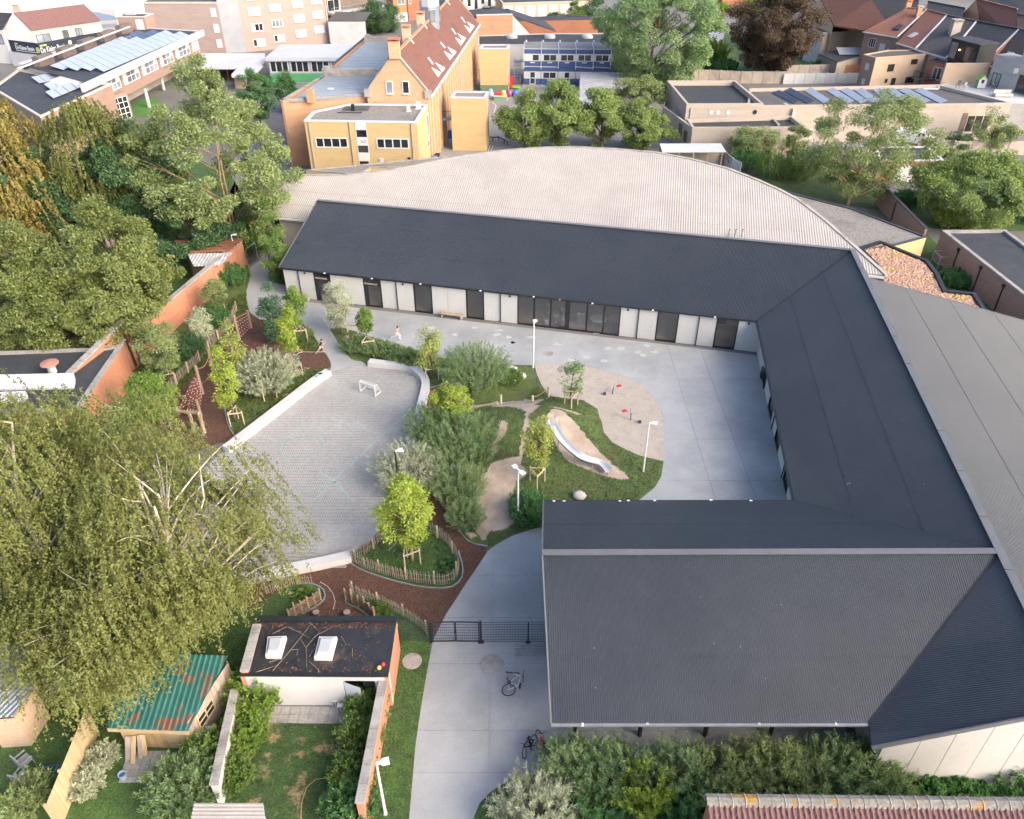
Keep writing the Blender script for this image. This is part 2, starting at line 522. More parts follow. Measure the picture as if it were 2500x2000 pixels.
mat('mulch',(.105,.052,.034),var=.3,scale=3,rough=1.0,fine=.55,fine_scale=12,stain=(.16,.085,.055),stain_scale=5.5,stain_lo=.55,stain_hi=.7,bump=.9,bscale=14)
mat('sand',(.38,.335,.28),var=.08,scale=1.2,rough=.95,stain=(.32,.28,.23),stain_scale=1.6,stain_lo=.5,stain_hi=.7,fine=.1,fine_scale=9,bump=.7,bscale=3)
mat('soil',(.3,.235,.17),var=.2,scale=.8,rough=.95,fine=.2,fine_scale=8)
mat('lawn',(.08,.12,.03),var=.4,scale=1.2,rough=.95,fine=.5,fine_scale=9,stain=(.1,.105,.035),stain_scale=.35,stain_lo=.48,stain_hi=.68,bump=.8,bscale=10)
mat('lawn_deep',(.055,.11,.024),var=.4,scale=1.4,rough=.95,fine=.5,fine_scale=10,stain=(.06,.095,.03),stain_scale=.5,bump=.8,bscale=10)
mat('lawn_dry',(.045,.085,.02),var=.4,scale=1.4,rough=.95,fine=.5,fine_scale=10,stain=(.27,.2,.1),stain_scale=1.1,stain_lo=.53,stain_hi=.63,bump=.8,bscale=10)
mat('turf_green',(.07,.2,.04),var=.1,scale=2,rough=.95)
mat('paver',(.37,.362,.34),var=.06,scale=.25,rough=.9,island=.07,fine=.08,fine_scale=20,stain=(.3,.295,.285),stain_scale=.12)
mat('paver_joint',(.31,.302,.285),var=.15,scale=3,rough=1.0)
mat('line_mint',(.31,.41,.37),var=.12,scale=2,rough=.9)
mat('line_white',(.55,.54,.53),var=.15,scale=3,rough=.9)
mat('wood_grey',(.33,.26,.205),var=.2,scale=2,rough=.9,stretch=(1,1,.2),fine=.15,fine_scale=8,island=.12)
mat('wood_post',(.34,.25,.185),var=.18,scale=2,rough=.9,stretch=(3,3,.4),fine=.15,fine_scale=8,island=.1)
mat('wood_stake',(.46,.38,.26),var=.15,scale=2,rough=.9,island=.15)
mat('wood_yellow',(.42,.29,.13),var=.15,scale=2.5,rough=.85,stain=(.3,.21,.1),stain_scale=.8,island=.1)
mat('wood_fence',(.44,.335,.19),var=.12,scale=2.5,rough=.85,stretch=(1,1,.3),stain=(.36,.27,.15),stain_scale=.8,island=.1)
mat('wood_brown',(.2,.085,.045),var=.2,scale=2,rough=.85)
mat('wattle',(.21,.145,.09),var=.3,scale=4,rough=.95,island=.3)
mat('bark',(.13,.1,.075),var=.3,scale=5,rough=.95)
mat('bark_birch',(.55,.48,.39),var=.2,scale=3,rough=.9,stain=(.16,.13,.1),stain_scale=3,stain_lo=.58,stain_hi=.66)
mat('bark_warm',(.42,.3,.16),var=.25,scale=3,rough=.9)
mat('twig_pale',(.5,.42,.34),var=.2,scale=3,rough=.9)
mat('rope',(.42,.24,.12),var=.2,scale=5,rough=.9)
mat('rope_red',(.3,.1,.075),var=.2,scale=5,rough=.9)
mat('chalk',(.405,.41,.405),var=.2,scale=3,rough=.95)
mat('twig_brown',(.24,.17,.12),var=.3,scale=4,rough=.95)
mat('rubber',(.012,.012,.012),rough=.8)
mat('stone',(.46,.44,.4),var=.12,scale=2,rough=.9,fine=.1,fine_scale=12)
mat('blue_panel',(.045,.085,.2),var=.08,scale=.5,rough=.6)
mat('grey_panel',(.5,.52,.55),var=.05,scale=.5,rough=.6)
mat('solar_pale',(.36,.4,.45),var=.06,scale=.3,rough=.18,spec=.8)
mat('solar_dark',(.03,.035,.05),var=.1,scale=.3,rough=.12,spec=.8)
mat('banner_dark',(.02,.03,.045),var=.1,rough=.7)
mat('text_white',(.75,.75,.75),var=.02,rough=.7)
mat('text_lime',(.42,.5,.16),var=.05,rough=.7)
mat('orange_paint',(.55,.16,.03),var=.06,rough=.7)
mat('orange_wall',(.6,.2,.09),var=.06,scale=.5,rough=.85)
mat('terracotta',(.42,.16,.08),var=.15,scale=2,rough=.9)
mat('copper_cap',(.42,.2,.14),var=.15,scale=1.5,rough=.7)
mat('green_wall',(.12,.17,.11),var=.12,scale=1,rough=.9)
mat('green_metal',(.025,.11,.09),var=.2,scale=1,rough=.6,stain=(.16,.075,.045),stain_scale=.9,stain_lo=.55,stain_hi=.62)
mat('red_plastic',(.5,.03,.03),rough=.4)
mat('blue_plastic',(.06,.15,.42),rough=.4)
mat('lightblue_plastic',(.25,.42,.65),rough=.5)
mat('yellow_plastic',(.62,.45,.08),rough=.4)
mat('green_plastic',(.1,.35,.14),rough=.5)
mat('lime_plastic',(.22,.45,.05),rough=.5)
mat('purple_plastic',(.3,.06,.25),rough=.4)
mat('grey_plastic',(.25,.26,.28),rough=.5)
mat('skylight_acrylic',(.4,.42,.43),var=.1,scale=1.5,rough=.25)
mat('canopy_grey',(.36,.365,.375),var=.12,scale=1.5,rough=.85,stain=(.5,.5,.5),stain_scale=.5,fine=.2,fine_scale=3)
mat('car_white',(.75,.76,.78),var=.01,rough=.25)
mat('car_dark',(.03,.033,.04),rough=.3)
mat('skin',(.55,.33,.23),var=.05,rough=.6)
mat('cloth_navy',(.02,.035,.09),rough=.9)
mat('cloth_white',(.7,.68,.65),rough=.9)
mat('cloth_beige',(.5,.42,.35),rough=.9)
mat('cloth_black',(.02,.02,.022),rough=.9)
mat('hair_brown',(.07,.035,.02),rough=.7)
mat('hair_blond',(.4,.25,.11),rough=.7)
mat('sedum_a',(.42,.27,.2),var=.25,scale=3,rough=.95,island=.25,stain=(.42,.31,.12),stain_scale=.6,stain_lo=.5,stain_hi=.65)
mat('sedum_soil',(.25,.17,.1),var=.25,scale=3,rough=.95,fine=.3,fine_scale=10)
mat('lichen',(.2,.19,.165),var=.25,scale=3,rough=.95,stain=(.3,.17,.03),stain_scale=.9,stain_lo=.55,stain_hi=.62,fine=.3,fine_scale=10)
mat('floor_warm',(.42,.36,.3),var=.05,rough=.5)
mat('wood_panel_yellow',(.5,.33,.1),var=.08,rough=.6)
glassmat('glass',(.022,.026,.03))
glassmat('glass_see',(.06,.06,.06),see=.75)
glassmat('glass_pale',(.2,.22,.24),rough=.15)
# ------------------------------------------------------------------ ground sheets
def PP(lst,z=0.0):
 return[W(q[0],q[1],q[2],z)for q in lst]
structure('ground',MB().sheet([(-1500,-400),(1500,-400),(1500,2500),(-1500,2500)],-0.03),M['ground_base'])
# old school yard of asphalt behind the white roof
yard_old=PP([('S',560,470),('S',640,300),('S',690,215),('S',600,200),('S',470,225),('S',520,180),('S',900,150),('S',1240,120),('S',1560,210),('S',1690,330),('S',1640,390),('S',1400,420),('S',900,480)])
structure('school_yard_asphalt',MB().sheet(yard_old,-.012),M['asphalt_light'])
side_yard=PP([('S',690,215),('S',560,470),('S',690,520),('S',760,420),('S',700,250)])
structure('side_yard_asphalt',MB().sheet(side_yard,-.006),M['asphalt'])
# concrete yard, cut into slabs along its joints
left_edge=[('f',1650,345),('f',1612,470),('f',1548,520),('f',1552,560),('ff',1040,150),('ff',1050,280),('ff',1085,365),('ff',1180,430),('ff',1300,452)]
isl_edge=[('gg',425,150),('gg',540,250),('gg',620,330),('gg',720,490),('gg',800,600),('gg',878,735),('gg',890,800),('gg',868,890)]
pav_top=[('gg',1000,862),('gg',1200,800),('gg',1410,778)]
hedge_w=[('gg',1330,735),('gg',1240,725),('gg',1180,700),('gg',1130,650),('gg',1050,550),('gg',960,410),('gg',880,285),('gg',885,245),('gg',960,212)]
hedge_n=[('gg',1260,300),('gg',1500,385),('gg',1780,492),('gg',2156,640),('p',900,235),('p',1350,282),('p',1560,290)]
sand_out=[('h',300,688),('h',540,690),('h',700,712),('h',870,748),('h',990,800),('h',1090,870),('h',1160,950),('h',1195,1020),('h',1210,1100),('h',1212,1250),('h',1207,1380),('h',1190,1480),('h',1145,1555),('h',1040,1640)]
low_edge=[('l',1960,365),('l',1850,395),('l',1750,430),('l',1650,485),('l',1590,530),('l',1540,610),('l',1450,740),('l',1380,850),('l',1320,940),('l',1235,1105),('m',470,480),('m',440,640),('m',400,880),('m',360,1150),('m',310,1725),('S',993,2100)]
low_right=[('S',1130,2100),('m',800,1725),('m',850,1605),('m',925,1525),('m',1010,1470),('m',1130,1392),('m',1330,1372),('S',1500,1905),('S',2085,1880)]
yard=PP(left_edge+isl_edge+pav_top+hedge_w+hedge_n+sand_out+low_edge+low_right)
yard+=[V3(17.6,34.0,0),V3(20.6,55.0,0),V3(-20.7,64.9,0)]+PP([('f',1790,640),('f',1705,605),('f',1690,560),('f',1735,480),('f',1700,350)])
yard=[(p[0],p[1])for p in yard]
# joints: family along the bottom wing (x-parallel) and across it, as traced in the photograph
jx=[W('m',950,100)[0],W('h',1372,1000)[0],W('h',1620,1000)[0],W('S',1330,800)[0]-1.0,W('g',900,1100)[0],-15.5]
jy=[W('m',700,1372)[1],W('m',700,1047)[1],W('m',700,537)[1],W('m',700,183)[1],W('l',1700,686)[1],W('h',1500,1505)[1],W('h',1500,1215)[1],W('h',1500,790)[1],57.0,62.0]
xs=[-60]+sorted(jx)+[60]
ys=[0]+sorted(jy)+[120]
conc=bpy.data.objects.new('concrete_yard',None)
col.objects.link(conc)
conc['kind']='structure'
BASE[conc]=V3(0,0,0)
gap=.008
for i in range(len(xs)-1):
 for k in range(len(ys)-1):
  c=yard
  for p,n in(((xs[i]+gap,0),(1,0)),((xs[i+1]-gap,0),(-1,0)),((0,ys[k]+gap),(0,1)),((0,ys[k+1]-gap),(0,-1))):
   c=clip_half(c,p,n)
   if len(c)<3:break
  if len(c)<3 or area(c)<.05:continue
  q=[]
  for p in c:
   if not q or math.hypot(p[0]-q[-1][0],p[1]-q[-1][1])>1e-4:q.append(p)
  if len(q)>=3:MB().prism(q,-.02,.02).build('concrete_slab',M['concrete'],conc)
structure('yard_bedding',MB().sheet(yard,-.004),M['concrete_old'])
# worn chalk scribbles on the concrete before the glazing
rgc=random.Random(21)
for x,y in[('g',q)for q in((900,1010),(1400,1080),(1570,1130),(1720,1080),(1900,1100),(2010,1190),(1800,1200))]+[('h',q)for q in((40,480),(150,540),(120,500),(460,550),(560,660),(665,640),(790,665),(740,470),(815,580),(1035,605),(1060,625),(1150,605),(1090,560),(280,500),(900,580))]:
 c=W(x,y[0],y[1])
 pts_=[(c.x+rgc.uniform(.25,.6)*rgc.uniform(.5,1)*math.cos(a),c.y+rgc.uniform(.1,.35)*math.sin(a))for a in[k*.63 for k in range(10)]]
 MB().sheet(pts_,.0225).build('chalk_mark',M['chalk'],conc)
 # manholes set in the yard
def manhole(zn,x,y,r,label,z=.02):
 p=W(zn,x,y,z)
 t=thing('manhole_cover',label,'manhole',p)
 MB().lathe(p,[(r,0),(r,.012),(r*.93,.014)],24).build('rim',M['concrete_old'],t)
 MB().lathe(p+V3(0,0,.012),[(r*.9,0),(r*.9,.006),(r*.2,.01)],24).build('lid',M['copper_cap' if r<.4 else 'concrete_old'],t)
manhole('m',945,540,.62,'large round grey manhole cover beside the fallen bicycle')
manhole('k',1588,515,.5,'round dark manhole cover in the grass strip',.03)
manhole('g',1315,1108,.42,'small brown manhole cover beside the running child in white trousers')
manhole('h',398,613,.42,'small brown manhole cover in front of the canteen glazing')
# bark mulch beds
mul_a=PP([('ff',1085,360),('ff',1180,432),('ff',1300,455),('gg',425,150),('gg',540,250),('gg',880,740),('gg',885,815),('ff',1500,1010),('ff',1240,1000),('ff',830,1250),('ff',815,1330),('ff',830,1480),('ff',910,1650),('ff',840,1725),('i',1440,490),('i',900,700),('i',620,560),('i',1000,330),('ff',260,1250),('ff',480,1020),('ff',650,830),('ff',880,560),('ff',1060,350)])
structure('mulch_climbing_bed',MB().sheet(mul_a,.004),M['mulch'])
mul_b=PP([('i',1150,1340),('i',1300,1350),('l',250,640),('l',510,600),('l',640,560),('l',690,560),('l',950,400),('l',1050,180),('p',700,650),('p',760,470),('p',900,430),('p',1020,400),('p',1080,500),('p',860,700),('p',900,1150),('p',960,1450),('p',1060,1640),('p',1215,1680),('l',1590,530),('l',1450,740),('l',1320,940),('l',1235,1105),('l',1100,940),('l',960,860),('l',830,960),('l',330,960),('l',0,1000),('i',1100,1500)])
structure('mulch_play_bed',MB().sheet(mul_b,.0),M['mulch'])
# lawns round the yard
def lawn(name,lst,m,z):
 return structure(name,MB().sheet(PP(lst),z),m)
lawn('grass_bank',[('f',1530,500),('f',1552,560),('ff',1040,150),('ff',1050,280),('ff',1070,350),('ff',880,560),('ff',650,830),('ff',480,1020),('ff',260,1250),('ff',60,1440),('i',900,480),('i',600,500),('f',700,1250),('f',870,1095),('f',1300,700)],M['lawn'],.002)
isl_lawn=[('ff',1300,452),('gg',425,150),('gg',540,250),('gg',610,330),('gg',690,460),('gg',720,510),('gg',680,590),('gg',450,600),('ff',1450,700),('ff',1350,560)]
lawn('grass_tree_island',isl_lawn,M['lawn'],.012)
lawn('grass_bench_side',[('gg',885,815),('ff',1500,1010),('ff',1240,1000),('ff',830,1250),('ff',815,1330),('ff',830,1480),('ff',910,1650),('ff',1860,960)],M['lawn'],.012)
lawn('grass_hedge_bed',[('gg',1400,765),('gg',1240,725),('gg',1180,700),('gg',1130,650),('gg',1050,550),('gg',960,410),('gg',880,285),('gg',885,245),('gg',960,212),('gg',1260,300),('gg',1500,385),('gg',1780,492),('gg',2156,640),('p',900,235),('p',1350,282),('p',1560,290),('p',1600,420),('p',1500,560),('p',1080,580),('p',1020,400),('p',765,470),('p',700,330),('p',320,290)],M['lawn'],.008)
lawn('grass_fenced_island',[('l',690,570),('l',940,380),('l',1050,330),('l',1270,360),('l',1390,520),('l',1430,640),('l',1420,720),('l',1340,775),('l',1150,765),('l',940,715),('l',760,650)],M['lawn_deep'],.012)
lawn('grass_wattle_left',[('l',210,790),('l',330,745),('l',430,745),('l',510,780),('l',525,830),('l',480,880),('l',370,940),('l',330,985),('l',100,985),('l',0,940)],M['lawn_deep'],.012)
lawn('grass_wattle_right',[('l',690,780),('l',860,830),('l',1090,930),('l',1200,1010),('l',1215,1120),('l',1000,1120),('l',990,985),('l',800,970),('l',660,860)],M['lawn_deep'],.012)
lawn('grass_strip',[('l',1010,1080),('l',1215,1120),('m',470,480),('m',440,640),('m',400,880),('m',360,1150),('m',310,1725),('S',993,2100),('S',880,2100),('k',1270,1725),('k',1500,420)],M['lawn_deep'],.016)
lawn('grass_front_bed',[('S',1130,2100),('m',800,1725),('m',850,1605),('m',925,1525),('m',1010,1470),('m',1130,1392),('m',1330,1372),('S',1500,1905),('S',2085,1880),('S',2600,1870),('S',2600,2100)],M['lawn_deep'],.016)
# sand play area
sand_in=[('h',1040,1330),('h',950,1290),('h',850,1240),('h',790,1170),('h',765,1080),('h',740,1000),('h',640,940),('h',500,925),('h',400,910),('h',350,830),('h',318,760)]
sand=PP([('h',300,688)]+sand_out[1:10]+[('h',1208,1370)]+sand_in)
structure('sand_area',MB().sheet(sand,.014),M['sand'])
# play mound: heightfield of grass with worn earth, slide on its side
mound=PP([('p',1080,580),('p',1500,560),('p',1600,420),('h',318,760),('h',350,830),('h',400,910),('h',500,925),('h',640,940),('h',740,1000),('h',765,1080),('h',790,1170),('h',850,1240),('h',950,1290),('h',1040,1330),('h',1208,1370),('h',1190,1480),('h',1145,1555),('h',1040,1640),('S',1420,1260),('l',1960,365),('l',1850,395),('l',1750,430),('l',1650,485),('l',1590,530),('p',1215,1680),('p',1060,1640),('p',1000,1540),('p',960,1450),('p',900,1150),('p',860,700)])
mound=[(p[0],p[1])for p in mound]
BUMPS=[(W('h',400,1130),1.15,2.6),(W('h',60,1200),.5,2.2),(W('p',1250,700),.35,2.0),(W('h',700,1200),.3,2.5)]
def mound_z(x,y):
 z=0.0
 for c,hh,rr in BUMPS:
  z=z+hh*np.exp(-(((x-c[0])**2+(y-c[1])**2)/(2*rr*rr))*1.6)
 return z
EARTH=[P2('h',[(0,980),(60,960),(160,950),(215,925),(245,850),(255,780),(275,790),(262,860),(235,930),(330,975),(370,965),(350,1000),(300,1050),(420,1075),(640,1100),(600,1115),(460,1095),(400,1080),(340,1060),(300,1110),(270,1150),(240,1110),(130,1040),(0,1035)]),P2('h',[(385,1150),(430,1095),(500,1110),(600,1190),(680,1260),(760,1330),(850,1400),(930,1450),(970,1500),(900,1500),(800,1480),(680,1440),(560,1400),(480,1340),(420,1260),(390,1220)]),P2('p',[(1520,700),(1560,900),(1500,990),(1480,1060),(1540,1120),(1450,1180),(1410,1290),(1420,1400),(1430,1500),(1330,1560),(1240,1560),(1200,1650),(1120,1540),(1150,1430),(1130,1280),(1150,1150),(1220,1110),(1240,1050),(1330,1030),(1460,1010),(1490,900)]),P2('p',[(1290,890),(1330,790),(1380,820),(1370,880),(1300,930)]),P2('p',[(1250,920),(1310,900),(1300,980),(1255,1000)]),P2('p',[(1040,1560),(1100,1560),(1150,1600),(1090,1620)])]
mx0,mx1=min(p[0]for p in mound),max(p[0]for p in mound)
my0,my1=min(p[1]for p in mound),max(p[1]for p in mound)
st=.14
gx=np.arange(mx0,mx1+st,st);gy=np.arange(my0,my1+st,st)
X,Y=np.meshgrid(gx,gy)
ins=inside_np(X,Y,mound)
ed=edge_dist_np(X,Y,mound)
Z=.018+mound_z(X,Y)*np.clip(ed/1.2,0,1)
rgm=np.random.default_rng(3)
Z+=np.where(ins,rgm.normal(0,.012,X.shape),0)*np.clip(ed,0,1)
earth=np.zeros(X.shape)
for e in EARTH:
 dd_=edge_dist_np(X,Y,e)
 s_=np.where(inside_np(X,Y,e),dd_,-dd_)
 earth=np.maximum(earth,np.clip(.5+s_/.7,0,1))
keep=ins|(ed<st*.75)
idm=-np.ones(X.shape,int)
idm[keep]=np.arange(keep.sum())
vs=np.stack([X[keep],Y[keep],np.where(ins,Z,.006)[keep]],1)
fs=[]
for r_ in range(X.shape[0]-1):
 for c_ in range(X.shape[1]-1):
  q=(idm[r_,c_],idm[r_,c_+1],idm[r_+1,c_+1],idm[r_+1,c_])
  if min(q)>=0 and(ins[r_,c_]or ins[r_+1,c_+1]):fs.append(q)
me=bpy.data.meshes.new('play_mound')
me.from_pydata(vs.tolist(),[],fs)
me.polygons.foreach_set('use_smooth',[True]*len(me.polygons))
at=me.attributes.new('earth','FLOAT','POINT')
at.data.foreach_set('value',earth[keep].astype(np.float32))
mm=mat('mound_turf',(.075,.115,.03),var=.4,scale=1.2,rough=.95,fine=.5,fine_scale=9,stain=(.1,.1,.035),stain_scale=.5,bump=.8,bscale=10)
nt=mm.node_tree
pb=[n for n in nt.nodes if n.type=='BSDF_PRINCIPLED'][0]
grass_col=pb.inputs['Base Color'].links[0].from_socket
an=nt.nodes.new('ShaderNodeAttribute');an.attribute_name='earth'
nz=nt.nodes.new('ShaderNodeTexNoise');nz.inputs['Scale'].default_value=2.6;nz.inputs['Detail'].default_value=6;nz.inputs['Roughness'].default_value=.7
gp=nt.nodes.new('ShaderNodeNewGeometry');nt.links.new(gp.outputs['Position'],nz.inputs['Vector'])
m1=nt.nodes.new('ShaderNodeMath');m1.operation='MULTIPLY_ADD';nt.links.new(nz.outputs['Fac'],m1.inputs[0]);m1.inputs[1].default_value=.9;m1.inputs[2].default_value=-.45
m2=nt.nodes.new('ShaderNodeMath');m2.operation='ADD';nt.links.new(an.outputs['Fac'],m2.inputs[0]);nt.links.new(m1.outputs[0],m2.inputs[1])
r5=_ramp(nt,[(.47,(0,0,0)),(.56,(1,1,1))]);nt.links.new(m2.outputs[0],r5.inputs[0])
nz2=nt.nodes.new('ShaderNodeTexNoise');nz2.inputs['Scale'].default_value=.9;nz2.inputs['Detail'].default_value=6
nt.links.new(gp.outputs['Position'],nz2.inputs['Vector'])
r6=_ramp(nt,[(.3,(.3,.235,.18)),(.7,(.44,.36,.285))]);nt.links.new(nz2.outputs['Fac'],r6.inputs[0])
mxn=nt.nodes.new('ShaderNodeMix');mxn.data_type='RGBA'
nt.links.new(r5.outputs[0],mxn.inputs['Factor']);nt.links.new(grass_col,mxn.inputs['A']);nt.links.new(r6.outputs[0],mxn.inputs['B'])
nt.links.new(mxn.outputs['Result'],pb.inputs['Base Color'])
me.materials.append(mm)
mo=link('play_mound',me)
mo['kind']='structure'
# thin grey edging strips along beds
def edging(lst,label,w=.07,h=.09,m='galvanised'):
 pts=smooth_loop(PP(lst),1,closed=False)
 t=MB()
 for a,b in zip(pts[:-1],pts[1:]):
  t.bar((a[0],a[1],h/2),(b[0],b[1],h/2),w,h)
 t.solo('bed_edging',M[m],label,'edging','bed edgings')
edging([('ff',830,1240),('ff',812,1330),('ff',830,1480),('ff',870,1590),('ff',915,1655)],'grey edging strip between mulch and grass near the long bench')
edging([('gg',450,598),('gg',620,605),('gg',790,598)],'pale edging strip beside the running child in grey shorts')
edging([('l',690,610),('l',760,655),('l',940,718),('l',1150,768),('l',1340,778),('l',1420,722),('l',1432,640),('l',1400,530)],'grey edging round the fenced grass island')
edging([('l',1405,375),('l',1420,420),('l',1480,480),('l',1590,500)],'curved grey edging between mulch and worn earth')
edging([('l',330,745),('l',430,742),('l',510,775),('l',527,835),('l',480,885),('l',370,945)],'grey edging curling round the left wattle bed')
edging([('l',655,855),('l',665,880),('l',740,905),('l',810,960)],'grey edging curling round the right wattle bed')
edging([('p',765,470),('p',900,432),('p',1000,405)],'pale edging between mulch and the large willow bush')
# ball court of herringbone pavers
court=PP([('gg',868,895),('gg',1000,862),('gg',1200,800),('gg',1410,778),('p',330,290),('p',500,305),('p',620,325),('p',690,360),('p',725,420),('p',720,500),('p',680,640),('p',610,850),('p',520,1230),('p',480,1330),('l',900,370),('l',810,465),('l',680,535),('l',520,575),('l',390,600),('l',170,640),('i',1420,1340),('i',1300,1330),('i',1200,1240),('i',1170,1080),('i',1300,700),('i',1440,560),('i',1490,545),('ff',1000,1690),('ff',1910,1010)])
court=[(p[0],p[1])for p in court]
structure('court_bed',MB().sheet(court,.002),M['paver_joint'])
BL,BW=.22,.11
ang=R(-45)
ca,sa=math.cos(ang),math.sin(ang)
cells=[]
cxm,cym=sum(p[0]for p in court)/len(court),sum(p[1]for p in court)/len(court)
nmax=int(26/BW)
for i in range(-nmax,nmax):
 for j in range(-nmax,nmax):
 # herringbone: unit of two blocks repeated on a stair of step BW
  k=(i-j)%4
  if k==0:
   u,v,lu,lv=i*BW+BL/2,j*BW+BW/2,BL,BW
  elif k==3:
   u,v,lu,lv=i*BW+BW/2,j*BW+BL/2,BW,BL
  else:
   continue
  cells.append((cxm+u*ca-v*sa,cym+u*sa+v*ca,lu,lv))
cells=np.array(cells)
Pc=cells[:,:2]
ok=inside_np(Pc[:,0],Pc[:,1],court)&(edge_dist_np(Pc[:,0],Pc[:,1],court)>.05)
cells=cells[ok]
cells=cells[np.argsort(cells[:,1])]
g2=.0032
rgp=np.random.default_rng(5)
def block_np(cc):
 n=len(cc)
 base=np.array([[-1,-1],[1,-1],[1,1],[-1,1]],float)
 hu,hv=cc[:,2]/2-g2,cc[:,3]/2-g2
 out=np.zeros((n,8,3))
 zt=.02+rgp.uniform(-.0015,.0015,n)
 for q in range(4):
  u,v=base[q,0]*hu,base[q,1]*hv
  x,y=cc[:,0]+u*ca-v*sa,cc[:,1]+u*sa+v*ca
  out[:,q,0],out[:,q,1],out[:,q,2]=x,y,.0
  out[:,q+4,0],out[:,q+4,1],out[:,q+4,2]=x,y,zt
 return out
court_o=bpy.data.objects.new('paved_court',None)
col.objects.link(court_o)
court_o['kind']='structure'
BASE[court_o]=V3(0,0,0)
BF=np.array([[4,5,6,7],[0,1,5,4],[1,2,6,5],[2,3,7,6],[3,0,4,7]])
near_n=300
vis=np.abs(cells[:,0]-(-5.5))<6
near_idx=np.where(vis)[0][:near_n]
rest=np.delete(np.arange(len(cells)),near_idx)
bv=block_np(cells[rest]).reshape(-1,3)
bf=(np.arange(len(rest))[:,None,None]*8+BF[None]).reshape(-1,4)
me=bpy.data.meshes.new('paver_field')
me.vertices.add(len(bv));me.vertices.foreach_set('co',bv.ravel())
me.loops.add(bf.size);me.loops.foreach_set('vertex_index',bf.ravel())
me.polygons.add(len(bf));me.polygons.foreach_set('loop_start',np.arange(0,bf.size,4))
me.update();me.validate()
me.materials.append(M['paver'])
pf=link('paver_field',me,court_o)
pf['kind']='stuff'
pm={}
for key,(lu,lv)in dict(a=(BL,BW),b=(BW,BL)).items():
 pm[key]=MB().box((0,0,.01),(lu-2*g2,lv-2*g2,.02),rz=ang).mesh('paver',M['paver'])
for c_ in cells[near_idx]:
 link('paver',pm['a' if c_[2]>c_[3]else 'b'],court_o,(c_[0],c_[1],rgp.uniform(-.0015,.0015)))
 # mint playing lines, flat paint on the court
def line(pts,w,m,nm,z=.0245,closed=False):
 t=MB()
 n=len(pts)
 for i in range(n if closed else n-1):
  a,b=pts[i],pts[(i+1)%n]
  d=V3(b[0]-a[0],b[1]-a[1],0).normalized()*(w/2)
  s=V3(-d.y,d.x,0)
  t.add([(a[0]-d.x-s.x,a[1]-d.y-s.y,z),(b[0]+d.x-s.x,b[1]+d.y-s.y,z),(b[0]+d.x+s.x,b[1]+d.y+s.y,z),(a[0]-d.x+s.x,a[1]-d.y+s.y,z)],[(0,1,2,3)])
 o=t.build(nm,m,court_o)
 return o
ml=M['line_mint']
line(P2('p',[(640,625),(540,725),(410,830),(240,990),(40,1185),(-130,1350)]),.09,ml,'court_line')
line(P2('p',[(0,690),(200,745),(410,830)]),.08,ml,'court_line',.0253)
line(P2('p',[(-60,400),(150,490),(400,560),(640,625)]),.08,ml,'court_line',.0261)
line(P2('p',[(-40,1120),(60,1185),(190,1330)]),.12,ml,'court_line',.0269)
line(P2('p',[(60,1200),(160,1180),(280,1140),(340,1070),(300,990)]),.08,ml,'court_line',.0277)
cc_=W('D',637,942)
line([Vector((cc_[0]+1.5*math.cos(t*.314),cc_[1]+1.5*math.sin(t*.314),0))for t in range(20)],.09,ml,'court_line',.0285,True)
line(P2('i',[(1700,440),(1850,490),(2100,300)]),.08,ml,'court_line',.0293)
line(P2('i',[(1850,860),(2156,760),(2400,560)]),.08,ml,'court_line',.0301)
